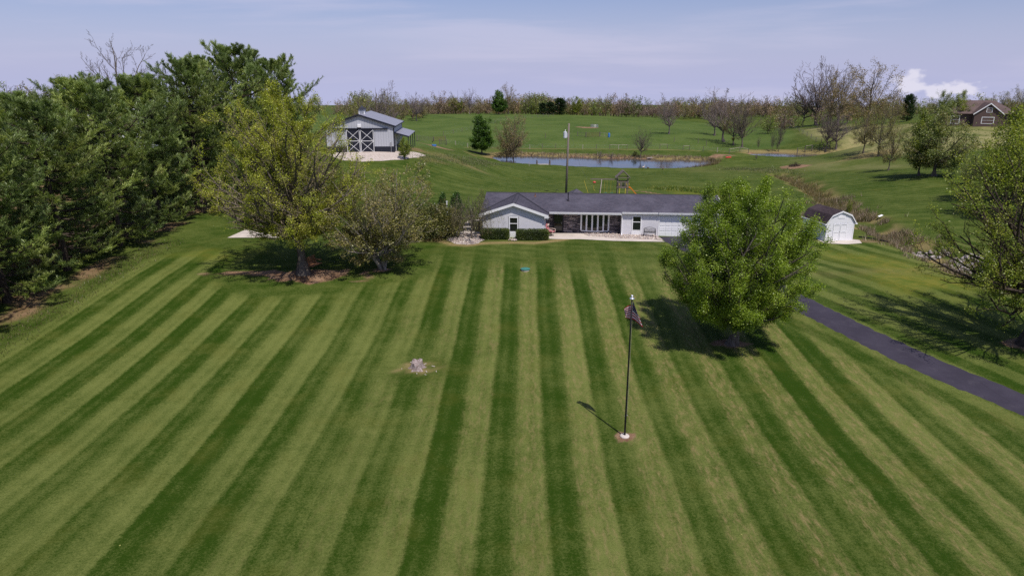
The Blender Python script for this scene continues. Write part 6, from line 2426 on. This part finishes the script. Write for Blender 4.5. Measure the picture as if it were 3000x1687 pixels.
# picnic table and grill on the patio
pq = G(1372, 676)
pc = empty('picnic_table', pq, R(14), 'dark picnic table on the patio left of the house', 'table')
MB().box(-0.85, 0.85, -0.38, 0.38, 0.70, 0.75).build('table_top', M['black'], pc)
for sy in (-0.62, 0.62):
    MB().box(-0.85, 0.85, sy - 0.13, sy + 0.13, 0.42, 0.46).build('bench_seat', M['black'], pc)
for sx_ in (-0.6, 0.6):
    mb = MB(); mb.bar((sx_, -0.7, 0.0), (sx_, 0.15, 0.70), 0.07); mb.bar((sx_, 0.7, 0.0), (sx_, -0.15, 0.70), 0.07); mb.bar((sx_, -0.72, 0.40), (sx_, 0.72, 0.40), 0.06)
    mb.build('leg', M['black'], pc)
gq = G(1398, 678)
gr_ = empty('grill', gq, R(-10), 'black lidded grill on wheels beside the house corner', 'grill')
mb = MB(); mb.prism([(-0.5, -0.3, 0.75), (-0.5, 0.3, 0.75), (-0.5, 0.28, 1.02), (-0.5, 0.12, 1.16), (-0.5, -0.12, 1.16), (-0.5, -0.28, 1.02)], (1.0, 0, 0)); mb.build('lid', M['black'], gr_)
MB().box(-0.46, 0.46, -0.26, 0.26, 0.10, 0.74).build('cabinet', M['black'], gr_)
MB().box(0.51, 0.85, -0.24, 0.24, 0.76, 0.80).build('side_shelf', M['black'], gr_)
for sx_ in (-0.40, 0.40):
    mb = MB(); mb.tube([(sx_ - 0.03, 0, 0.09), (sx_ + 0.03, 0, 0.09)], 0.09, 10); mb.build('wheel', M['black'], gr_)
# patio umbrella pole / bird feeder post seen white among the shrubs
wq = G(1311, 660)
bf = empty('white_post', wq, 0, 'thin white post among the shrubs beside the arborvitae', 'post')
MB().box(-0.05, 0.05, -0.05, 0.05, 0, 2.6).build('shaft', M['white'], bf)
MB().box(-0.08, 0.08, -0.08, 0.08, 2.6, 2.68).build('cap', M['white'], bf)

# bench swing hanging under the maple
sw0 = np.array([MAPLE[0] + 1.5, MAPLE[1] + 0.5, 0]); sw0[2] = zf(sw0[0], sw0[1])
sw = empty('bench_swing', sw0, R(70), 'brown wooden bench swing hanging beside the maple trunk', 'swing')
for k in range(5):
    MB().box(-0.65, 0.65, -0.28 + k * 0.11, -0.28 + k * 0.11 + 0.09, 0.62, 0.65).build('seat_slat', M['wood_brown'], sw)
for k in range(6):
    MB().bar((-0.65, 0.30 + 0.035 * k, 0.70 + 0.105 * k), (0.65, 0.30 + 0.035 * k, 0.70 + 0.105 * k), 0.03, 0.09).build('back_slat', M['wood_brown'], sw)
for sx_ in (-0.6, 0.6):
    mb = MB(); mb.bar((sx_, -0.28, 0.60), (sx_, 0.30, 0.60), 0.05); mb.bar((sx_, 0.28, 0.60), (sx_, 0.50, 1.28), 0.05); mb.bar((sx_, -0.25, 0.92), (sx_, 0.40, 0.92), 0.06)
    mb.build('side_frame', M['wood_brown'], sw)
    mb = MB(); mb.tube([(sx_, -0.22, 0.92), (sx_, 0.0, 3.4)], 0.012, 5); mb.tube([(sx_, 0.40, 0.95), (sx_, 0.0, 3.4)], 0.012, 5); mb.build('chain', M['black'], sw)

# ------------------------------------------------------------------ behind the house
# utility pole
up = G(1658, 572)
ut = empty('utility_pole', up, 0, 'wooden utility pole with a pale transformer behind the house', 'utility pole')
hp_ = tall(1658, 572, 362)[1]
lean = 0.22
MB().tube([(0, 0, -0.3), (lean * 0.5, 0, hp_ * 0.5), (lean, 0, hp_)], [0.19, 0.165, 0.13], 10).build('pole', M['wood_grey'], ut, smooth=True)
zt = hp_ - 1.75
mb = MB(); mb.lathe([(0.05, -0.48), (0.25, -0.45), (0.27, -0.40), (0.27, 0.38), (0.29, 0.40), (0.25, 0.48), (0.05, 0.52)], 14, (lean - 0.55, -0.05, zt)); tr_ = mb.build('transformer', M['grey_paint'], ut, smooth=False)
mb = MB(); mb.lathe([(0.04, 0.5), (0.05, 0.62), (0.09, 0.66), (0.08, 0.74), (0.02, 0.80)], 10, (lean - 0.55, -0.05, zt)); mb.build('bushing', M['white'], tr_)
MB().box(lean - 0.32, lean - 0.12, -0.08, 0.0, zt - 0.3, zt + 0.3).build('bracket', M['galv'], ut)
mb = MB(); mb.tube([(lean, -0.1, hp_ - 0.1), (-0.5, -0.1, zt + 0.8)], 0.012, 5); mb.tube([(lean - 0.5, -0.2, zt - 0.4), (lean - 0.35, -0.2, zt - 2.2), (lean - 0.25, -0.2, zt - 4)], 0.014, 5); mb.build('cable', M['black'], ut)
mb = MB(); mb.tube([(lean, 0, hp_ - 0.6), (2.6, 4.0, hp_ - 3.6 - 3.6), (5.2, 8.0, -0.2)], 0.012, 5); mb.build('guy_wire', M['galv'], ut)
mb = MB(); mb.tube([(lean, 0, hp_ - 0.15), (-3.0, 4, hp_ - 0.5), (-12, 16, hp_ - 0.9), (-40, 50, hp_ + 0.5)], 0.010, 5); mb.build('line_wire', M['black'], ut)

# playset
pb_ = G(1822, 575)
dps = depth(pb_)
ps = empty('playset', pb_, R(-4), 'weathered wooden playset with roofed tower, swings and yellow trim behind the house', 'playset')
TWd = 0.80
for (x, y) in ((-TWd, -0.7), (TWd, -0.7), (-TWd, 0.7), (TWd, 0.7)):
    MB().box(x - 0.05, x + 0.05, y - 0.05, y + 0.05, -0.3, 3.0).build('post', M['wood_grey'], ps)
MB().box(-0.9, 0.9, -0.8, 0.8, 1.35, 1.42).build('deck', M['wood_grey'], ps)
for y in (-0.78, 0.78):
    for z in (1.5, 2.28):
        MB().box(-0.9, 0.9, y - 0.025, y + 0.025, z, z + 0.12).build('rail', M['wood_grey'], ps)
    for k in range(9):
        if k in (4, 5) and y < 0:
            continue
        MB().box(-0.78 + k * 0.18, -0.78 + k * 0.18 + 0.10, y - 0.05, y - 0.026, 1.45, 2.35).build('baluster', M['wood_grey'], ps)
mb = MB()
for sd_ in (-1, 1):
    for k in range(6):
        a, b = k / 6, (k + 1) / 6 - 0.015
        f0, f1 = (1.18 * a, 4.05 - 1.12 * a), (1.18 * b, 4.05 - 1.12 * b)
        MB().prism([(sd_ * f0[0], -1.0, f0[1]), (sd_ * f1[0], -1.0, f1[1]), (sd_ * f1[0], -1.0, f1[1] + 0.04), (sd_ * f0[0], -1.0, f0[1] + 0.04)], (0, 2.0, 0)).build('roof_board', M['wood_grey'], ps)
for y in (-0.9, 0.9):
    mb = MB(); mb.bar((-1.05, y, 2.98), (0, y, 3.98), 0.07); mb.bar((1.05, y, 2.98), (0, y, 3.98), 0.07); mb.bar((-0.9, y, 3.0), (0.9, y, 3.0), 0.08); mb.build('rafter', M['wood_grey'], ps)
MB().bar((-5.0, 0, 2.65), (-0.8, 0, 2.65), 0.10, 0.16).build('swing_beam', M['wood_grey'], ps)
for y in (-1.0, 1.0):
    MB().bar((-3.3 - 0.25, y, -0.2), (-3.25, y * 0.05, 2.62), 0.10).build('beam_leg', M['post_pale'] if y < 0 else M['wood_grey'], ps)
for x in (-2.6, -1.6):
    mb = MB()
    for s_k in (-0.2, 0.2):
        mb.tube([(x + s_k, 0, 2.58), (x + s_k, 0, 0.55)], 0.014, 5)
    swg = mb.build('swing_chain', M['yellow'], ps)
    MB().box(x - 0.24, x + 0.24, -0.09, 0.09, 0.52, 0.56).build('swing_seat', M['teal'], swg)
mb = MB(); mb.tube([(-4.4, 0, 2.6), (-4.4, 0, 2.2)], 0.02, 5); mb.build('rope', M['yellow'], ps)
MB().lathe([(0.05, -0.12), (0.22, -0.10), (0.26, 0.0), (0.18, 0.12), (0.03, 0.14)], 12, (-4.4, 0, 2.15)).build('disc_seat', M['red'], ps)
mb = MB(); mb.tube([(-4.4, 0, 2.0), (-4.5, 0, 1.4), (-4.45, 0, 1.0), (-4.25, 0, 0.8)], 0.025, 5); mb.build('rope', M['yellow'], ps)
mb = MB(); mb.tube([(-6.0, 0.3, 2.35), (-5.3, 0.2, 0.3), (-5.25, 0.2, -0.1)], 0.03, 5); mb.build('climbing_pole', M['yellow'], ps)
for x in (-0.55, 0.35):
    mb = MB(); mb.tube([(x - 0.05, -1.25, -0.1), (x + 0.1, -0.82, 1.4)], 0.04, 6); mb.build('ladder_rail', M['yellow'], ps)
for (x, y) in ((-0.6, -0.86), (0.55, -0.86), (0.95, -0.5)):
    mb = MB(); mb.tube([(x, y, 1.6), (x + 0.04, y - 0.08, 1.85), (x, y, 2.15)], 0.035, 6); mb.build('grab_handle', M['yellow'], ps)
mb = MB()
sl = []
for k in range(9):
    t = k / 8
    sl.append((0.95 + 1.6 * t, -0.35, 1.42 - 1.30 * (t * t * (3 - 2 * t))))
for k in range(8):
    a, b = sl[k], sl[k + 1]
    mb.prism([(a[0], -0.65, a[2]), (b[0], -0.65, b[2]), (b[0], -0.65, b[2] + 0.04), (a[0], -0.65, a[2] + 0.04)], (0, 0.6, 0))
    for y in (-0.68, -0.05):
        mb.prism([(a[0], y, a[2]), (b[0], y, b[2]), (b[0], y, b[2] + 0.18), (a[0], y, a[2] + 0.18)], (0, 0.03, 0))
mb.build('slide', M['orange'], ps)

# gazebo behind the ridge
gp_ = G(1688, 602)
gz0 = empty('garden_gazebo', gp_, R(10), 'small gazebo whose grey pyramid roof shows above the house ridge', 'gazebo')
hgz = tall(1688, 602, 553)[1]
mb = MB(); mb.add([(-1.7, -1.7, hgz - 1.1), (1.7, -1.7, hgz - 1.1), (1.7, 1.7, hgz - 1.1), (-1.7, 1.7, hgz - 1.1), (0, 0, hgz)], [(0, 1, 4), (1, 2, 4), (2, 3, 4), (3, 0, 4), (3, 2, 1, 0)]); mb.build('roof', M['shingle'], gz0)
for (x, y) in ((-1.4, -1.4), (1.4, -1.4), (1.4, 1.4), (-1.4, 1.4)):
    MB().box(x - 0.07, x + 0.07, y - 0.07, y + 0.07, -0.2, hgz - 1.0).build('post', M['wood_grey'], gz0)
sh = G(1628, 590)
hk = empty('shepherd_hook', sh, 0, 'thin black garden hook left of the utility pole behind the roof', 'garden hook')
hh = tall(1628, 590, 555)[1]
pts = [(0, 0, -0.2), (0, 0, hh - 0.2)] + [(0.18 - 0.18 * math.cos(a), 0, hh - 0.2 + 0.18 * math.sin(a)) for a in np.linspace(0.2, PI, 7)]
MB().tube(pts, 0.025, 6).build('rod', M['black'], hk)
MB().tube([(-0.25, 0, 0), (-0.2, 0, 0.06), (0.2, 0, 0.06), (0.25, 0, 0)], 0.02, 5).build('prong', M['black'], hk)

# ------------------------------------------------------------------ pasture fences
def fence(name, label, pts, hts, pale=(), rails=(), wires=True, th=0.16):
    """pts: ground pixels for posts; rails: index pairs joined by a top rail"""
    g = [G(a, b) for a, b in pts]
    e = empty(name, g[0], 0, label, 'fence')
    o = np.array(g[0])
    tops = []
    for i, p in enumerate(g):
        q = p - o
        h = hts[i] if hasattr(hts, '__len__') else hts
        MB().tube([(q[0], q[1], q[2] - 0.3), (q[0], q[1], q[2] + h)], [th / 2 * 1.1, th / 2], 7).build('post', M['post_pale'] if i in pale else M['post'], e)
        tops.append((q, h))
    for (i, j) in rails:
        (a, ha), (b, hb) = tops[i], tops[j]
        MB().tube([(a[0], a[1], a[2] + ha - 0.12), (b[0], b[1], b[2] + hb - 0.12)], 0.06, 6).build('rail', M['post_pale'], e)
    if wires:
        mb = MB()
        for i in range(len(g) - 1):
            for k in (0.3, 0.6, 0.9):
                a, b = tops[i], tops[i + 1]
                mb.tube([(a[0][0], a[0][1], a[0][2] + a[1] * k), (b[0][0], b[0][1], b[0][2] + b[1] * k)], 0.009, 3, False)
        mb.build('wire', M['galv'], e)
    return e


fence('pasture_fence', 'post and wire fence along the far side of the pond',
      ((1308, 421), (1335, 426), (1370, 432), (1441, 434), (1552, 437), (1589, 435), (1628, 435), (1707, 437), (1747, 437), (1786, 437), (1812, 438), (1837, 437), (1884, 435), (1933, 436), (1955, 436), (2001, 441), (2020, 440), (2060, 443), (2101, 447), (2136, 451), (2167, 445), (2192, 450)),
      1.45, pale=(1, 2, 4, 7, 10, 18), rails=((9, 10), (10, 11), (13, 14), (15, 16), (19, 20), (20, 21)))
fence('hill_fence', 'row of dark posts climbing the pasture left of the slim tree',
      ((1299, 398), (1328, 392), (1354, 387), (1380, 382), (1450, 361), (1468, 354), (1540, 347), (1559, 347), (1576, 345), (1592, 343), (1607, 343), (1622, 341)), 1.6, wires=True)
fence('slope_fence', 'fence of dark posts running down the pale slope to the upper pond',
      ((2328, 378), (2341, 386), (2352, 393), (2364, 399), (2376, 407), (2390, 416), (2406, 420)), 1.5)
fence('pond_fence', 'dark post and rail fence across the end of the upper pond',
      ((2335, 452), (2358, 446), (2378, 443), (2411, 440), (2428, 438)), 1.9, rails=((1, 2), (3, 4)), th=0.22)
fence('field_fence', 'scattered tall posts on the pasture right of the lone sapling',
      ((1598, 405), (1975, 416), (2045, 420), (2069, 428)), 1.7, wires=False)


def panel_gate(name, label, a, b, h, nb, m, post=True, nr=5):
    pa, pb2 = G(*a), G(*b)
    e = empty(name, pa, 0, label, 'gate')
    q = pb2 - pa
    if post:
        for r_ in ((0, 0, 0), q):
            MB().tube([(r_[0], r_[1], r_[2] - 0.2), (r_[0], r_[1], r_[2] + h + 0.25)], 0.11, 7).build('post', M['post'], e)
    for k in range(nr):
        z = 0.2 + (h - 0.2) * k / (nr - 1)
        MB().tube([(0, 0, z), (q[0], q[1], q[2] + z)], 0.035, 5).build('rail', m, e)
    for k in range(nb):
        t = (k + 0.5) / nb
        MB().tube([(q[0] * t, q[1] * t, q[2] * t + 0.15), (q[0] * t, q[1] * t, q[2] * t + h)], 0.03, 5).build('upright', m, e)
    return e


panel_gate('corral_panel', 'dark board corral panel right of the barn porch', (1222, 414), (1270, 414), 1.35, 4, M['post'])
panel_gate('corral_panel', 'rusty corral panel joining the dark corral fence', (1271, 415), (1305, 412), 1.4, 4, M['rust'])
panel_gate('corral_panel', 'short grey corral panel near the blue tub', (1288, 424), (1308, 425), 1.3, 2, M['post'])
panel_gate('pasture_gate', 'rusty pipe gate standing in the middle of the pasture', (1717, 402), (1756, 401), 1.55, 3, M['rust'])
panel_gate('pasture_gate', 'grey rail panel left of the rusty pasture gate', (1692, 399), (1716, 401), 1.3, 1, M['post'], nr=2)
panel_gate('pasture_gate', 'pale rail panel between the rusty gate and the blue barrel', (1758, 400), (1782, 402), 1.3, 1, M['post_pale'], nr=2)

p = G(1784, 403)
br_ = empty('plastic_barrel', p, 0, 'upright blue plastic barrel in the pasture', 'barrel')
MB().lathe([(0.30, 0), (0.36, 0.08), (0.38, 0.4), (0.42, 0.6), (0.38, 0.8), (0.42, 1.0), (0.38, 1.2), (0.36, 1.45), (0.30, 1.52)], 16).build('body', M['blue'], br_)
MB().lathe([(0.28, 1.525), (0.28, 1.57), (0.05, 1.58)], 12).build('lid', M['blue'], br_)
p = G(1272, 429)
tb = empty('water_tub', p, 0.3, 'blue oval water tub by the corral', 'tub')
tb.scale = (0.62, 0.5, 0.6)
mb = MB(); mb.lathe([(0.85, 0), (0.98, 0.62), (0.90, 0.62), (0.8, 0.1)], 20); t_o = mb.build('body', M['blue'], tb); 
MB().lathe([(0.97, 0.60), (1.02, 0.64), (0.97, 0.68), (0.90, 0.64)], 20).build('rim', M['blue'], tb)
p = G(1741, 374)
hr = empty('hay_ring', p, 0, 'galvanised round hay feeder ring in the pasture', 'feeder')
for z in (0.25, 0.75, 1.2):
    mb = MB(); mb.tube([(1.6 * math.cos(a), 1.6 * math.sin(a), z) for a in np.linspace(0, 2 * PI, 25)], 0.05, 5, False); mb.build('hoop', M['galv'], hr)
for k in range(14):
    a = 2 * PI * k / 14
    mb = MB(); mb.tube([(1.6 * math.cos(a), 1.6 * math.sin(a), 0.05), (1.6 * math.cos(a + 0.15), 1.6 * math.sin(a + 0.15), 1.25)], 0.035, 5); mb.build('bar', M['galv'], hr)

# dock at the pond
dk0 = at_z(1592, 483, PZ + 0.35)
dk = empty('fishing_dock', dk0, R(4), 'small weathered dock with railings on the near pond edge', 'dock')
for k in range(9):
    MB().box(-1.5 + k * 0.34, -1.5 + k * 0.34 + 0.31, -1.1, 1.4, 0.0, 0.06).build('plank', M['post_pale'], dk)
for x in (-1.7, 1.7):
    for y in (-1.0, 0.2, 1.3):
        MB().box(x - 0.07, x + 0.07, y - 0.07, y + 0.07, -1.2, 1.15).build('post', M['wood_grey'], dk)
    for z in (0.55, 1.05):
        MB().box(x - 0.04, x + 0.04, -1.1, 1.4, z, z + 0.12).build('rail', M['wood_grey'], dk)
p = G(1550, 487)
o = MB().tube([(0, 0, -0.2), (0, 0, 1.1)], [0.06, 0.05], 7).build('marker_post', M['post_pale']); o.location = p
tag(o, 'short pale post alone on the near pond bank', 'post')


# geese on the bank: one continuous body each
def goose(px, row, rz, pale, label):
    p = G(px, row)
    e = empty('goose', p, rz, label, 'goose')
    bm_ = MB()
    prof = [(-0.42, 0.03, 0.40), (-0.30, 0.10, 0.38), (-0.10, 0.17, 0.36), (0.12, 0.17, 0.37), (0.26, 0.11, 0.43), (0.31, 0.06, 0.55), (0.33, 0.045, 0.68), (0.35, 0.045, 0.78), (0.40, 0.055, 0.83), (0.47, 0.03, 0.82), (0.53, 0.012, 0.81)]
    bm_.tube([(a, 0, c_) for a, b, c_ in prof], [b for a, b, c_ in prof], 10)
    for y in (-0.06, 0.06):
        bm_.tube([(0.02, y, 0.30), (0.04, y, 0.0), (0.10, y, 0.0)], [0.03, 0.014, 0.02], 6)
    bm_.build('body', M['cream'] if pale else M['goose'], e, smooth=True)


M['goose'] = mat('goose_brown', (0.14, 0.105, 0.08), 0.9, 0.3, 12, 0.1)
goose(1885, 494, 0.6, True, 'pale goose on the near pond bank')
goose(1898, 496, 2.4, False, 'brown goose right of the pale goose')
goose(1942, 498, 1.0, False, 'dark goose at the right part of the near bank')
goose(2028, 487, 2.9, True, 'pale goose near the right end of the pond')
p = G(1905, 466)
lg = empty('driftwood_log', p, 0.4, 'fallen weathered log on the far pond bank', 'log')
lg.scale = (0.7, 0.7, 0.7)
MB().tube([(-1.8, 0, 0.3), (-0.5, 0.1, 0.4), (1.2, 0, 0.32), (2.0, 0.2, 0.2)], [0.22, 0.32, 0.28, 0.16], 9).build('stem', M['stump'], lg)
MB().tube([(0.3, 0, 0.5), (0.8, 0.3, 1.0)], [0.12, 0.05], 6).build('limb', M['stump'], lg)
# red kayak and brush by the dam
p = G(2134, 463)
ky = empty('red_boat', p, 0.25, 'small upturned red boat on the dam between the ponds', 'boat')
ky.scale = (0.6, 0.6, 0.6)
prof = [(-1.7, 0.03), (-1.4, 0.22), (-0.6, 0.42), (0.5, 0.44), (1.3, 0.28), (1.75, 0.03)]
MB().tube([(a, 0, 0.22) for a, b in prof], [b for a, b in prof], 10).build('hull', M['red'], ky, smooth=True)
MB().box(-0.5, 0.3, -0.2, 0.2, 0.55, 0.72).build('seat', M['black'], ky)


def brush_pile(px, row, r, h, n, label, name='brush_pile'):
    p = G(px, row)
    rng = np.random.default_rng(int(px))
    e = empty(name, p, 0, label, 'brush pile')
    a = rng.random(n) * 6.28
    q = np.sqrt(rng.random(n)) * r
    c = np.stack([q * np.cos(a), q * np.sin(a), h * (1 - q / r) * rng.random(n)], -1)
    d_ = norm(rng.normal(size=(n, 3)) * np.array([1, 1, 0.35]))
    L = rng.uniform(0.4, 1.2, (n, 1))
    s3 = np.linspace(-0.5, 0.5, 3)[None, :, None]
    P = c[:, None] + d_[:, None] * L[:, None] * s3 + rng.normal(size=(n, 3, 3)) * 0.04
    V_, F_ = tubes(P, rng.uniform(0.015, 0.05, n), np.full(n, 0.01), 4)
    tag(part('branches', np_mesh('branches', V_, F_, [M['bark_dark']]), e), kind='stuff')


brush_pile(2330, 487, 1.5, 1.1, 160, 'dark heap of branches on the burnt bare patch')
brush_pile(2265, 376, 3.0, 1.6, 150, 'dark brush heap at the left edge of the pale slope')

# white board in the ditch
p = G(2578, 641)
o = MB().box(-0.38, 0.38, -0.14, 0.14, 0, 0.06).build('white_board', M['white'], bevel=0.03)
o.location = (p[0], p[1], p[2] + 0.35); o.rotation_euler = (0.25, -0.2, 0.5)
tag(o, 'white board lying in the ditch beyond the shed', 'board')
p0, p1 = G(2515, 697), G(2600, 712)
q = p1 - p0
o = MB().tube([(0, 0, 0.15), (q[0] * .5, q[1] * .5, q[2] * .5 + 0.2), (q[0], q[1], q[2] + 0.15)], 0.07, 8).build('drain_pipe', M['black'])
o.location = p0
tag(o, 'black drain pipe lying on the ground right of the shed', 'pipe')
# pale rubble where the ditch meets the lawn
for k, (px, row, n, s_) in enumerate(((2725, 752, 60, 0.22), (2840, 765, 90, 0.28), (2870, 790, 50, 0.25))):
    c0 = G(px, row)
    ring = [(c0[0] + math.cos(a) * 2.2, c0[1] + math.sin(a) * 1.6) for a in np.linspace(0, 6.28, 12, endpoint=False)]
    scatter_stones('limestone_rubble', ring, n, s_, 20 + k, [(0.34, 0.30, 0.28), (0.42, 0.38, 0.37), (0.26, 0.22, 0.20)],
                   ('pale rubble at the left end of the ditch mouth', 'largest spread of pale rubble in the ditch mouth', 'pale rubble at the right end of the ditch mouth')[k])


# ------------------------------------------------------------------ rough grass, reeds and weeds (real blades, one mass each)
def blades(name, pts, hmin, hmax, pal, seed, label, per=7, spread=0.14, width=0.03, matk='straw'):
    rng = np.random.default_rng(seed)
    pts = np.asarray(pts)
    n = len(pts) * per
    b = np.repeat(pts[:, :2], per, 0) + rng.normal(size=(n, 2)) * spread
    z = zfv(b[:, 0], b[:, 1])
    B = np.c_[b, z - 0.03]
    h = rng.uniform(hmin, hmax, (n, 1))
    ln = rng.normal(size=(n, 2)) * 0.32
    tip = B + np.c_[ln * h, h]
    sd = norm(np.c_[rng.normal(size=(n, 2)), np.zeros(n)])
    V_ = np.stack([B - sd * width, B + sd * width, tip], 1).reshape(-1, 3)
    F_ = np.arange(3 * n).reshape(-1, 3)
    pal = np.array(pal)
    ci = pal[rng.integers(len(pal), size=n)] * rng.uniform(0.7, 1.3, (n, 1))
    o = part(name, np_mesh(name, V_, F_, [M[matk]], col=np.repeat(ci, 3, 0)))
    return tag(o, label, 'grass', kind='stuff')


def along(line, n, sig, seed):
    rng = np.random.default_rng(seed)
    line = np.array([p[:2] for p in line])
    seg = np.linalg.norm(np.diff(line, axis=0), axis=1)
    cs = np.concatenate([[0], np.cumsum(seg)])
    s_ = rng.random(n) * cs[-1]
    x = np.interp(s_, cs, line[:, 0]); y = np.interp(s_, cs, line[:, 1])
    return np.stack([x, y], -1) + rng.normal(size=(n, 2)) * sig


STRAW = [(0.36, 0.27, 0.17), (0.28, 0.21, 0.14), (0.42, 0.34, 0.24), (0.22, 0.16, 0.11), (0.30, 0.22, 0.18)]
def clumped(p, s, lim):
    return p[vnoise(p[:, 0] + 40, p[:, 1] + 17, s) > lim]


blades('dry_reeds', clumped(np.concatenate([along(ditch[2:9], 4200, 1.5, 1), along(GP((2420, 640), (2500, 648), (2560, 690), (2640, 716)), 1200, 1.2, 2)]), 1.5, 0.56), 0.25, 0.85, STRAW + [(0.10, 0.12, 0.03), (0.14, 0.13, 0.04)], 3, 'tangle of dry tan reeds along the ditch beyond the shed')
blades('dry_reeds', along(GP((2335, 640), (2380, 640), (2430, 652)), 500, 0.7, 5), 0.3, 0.9, STRAW, 4, 'pale dry weeds behind the shed and the round tree')
blades('ditch_grass', along(ditch[0:4], 1100, 0.8, 6), 0.3, 0.8, [(0.22, 0.17, 0.07), (0.12, 0.12, 0.04), (0.27, 0.20, 0.10)], 7, 'brownish grass in the upper ditch below the dam')
far1 = [p for p in pond1[9:]]
blades('bank_weeds', along(far1, 1000, 1.0, 8) + np.array([0, 1.6]), 0.2, 0.8, STRAW + [(0.12, 0.12, 0.03)], 9, 'dry weeds along the far bank of the pond', per=6, width=0.05)
blades('bank_weeds', along(pond1[6:11], 300, 0.5, 10) + np.array([0.8, 0]), 0.3, 1.0, [(0.16, 0.12, 0.07), (0.20, 0.17, 0.06)], 11, 'brown weeds round the right tip of the pond', per=6, width=0.05)
blades('pine_edge_grass', along([(-34.2, 30), (-34.0, 66)], 900, 0.9, 12), 0.08, 0.25, [(0.07, 0.10, 0.02), (0.11, 0.12, 0.03), (0.16, 0.13, 0.06)], 13, 'uncut grass strip along the foot of the pines', per=6, spread=0.3)
blades('garden_weeds', along(GP((1925, 553), (2000, 555), (2090, 566)), 700, 1.4, 14), 0.15, 0.6, [(0.07, 0.13, 0.02), (0.10, 0.17, 0.025), (0.14, 0.20, 0.03), (0.30, 0.30, 0.05)], 15, 'lush weedy patch behind the house right of the playset', per=7, spread=0.3, width=0.04)
blades('mound_grass', np.concatenate([along(GP((1230, 468), (1330, 470), (1440, 476)), 900, 1.8, 16), along(GP((2120, 492), (2250, 498), (2330, 520)), 700, 2.2, 17)]), 0.12, 0.35, [(0.12, 0.15, 0.05), (0.18, 0.19, 0.09), (0.09, 0.13, 0.03), (0.24, 0.21, 0.11)], 18, 'longer pale grass on the banks around the pond', per=6, spread=0.35, width=0.04)
print('STONES', nst, 'objects', len(bpy.data.objects))
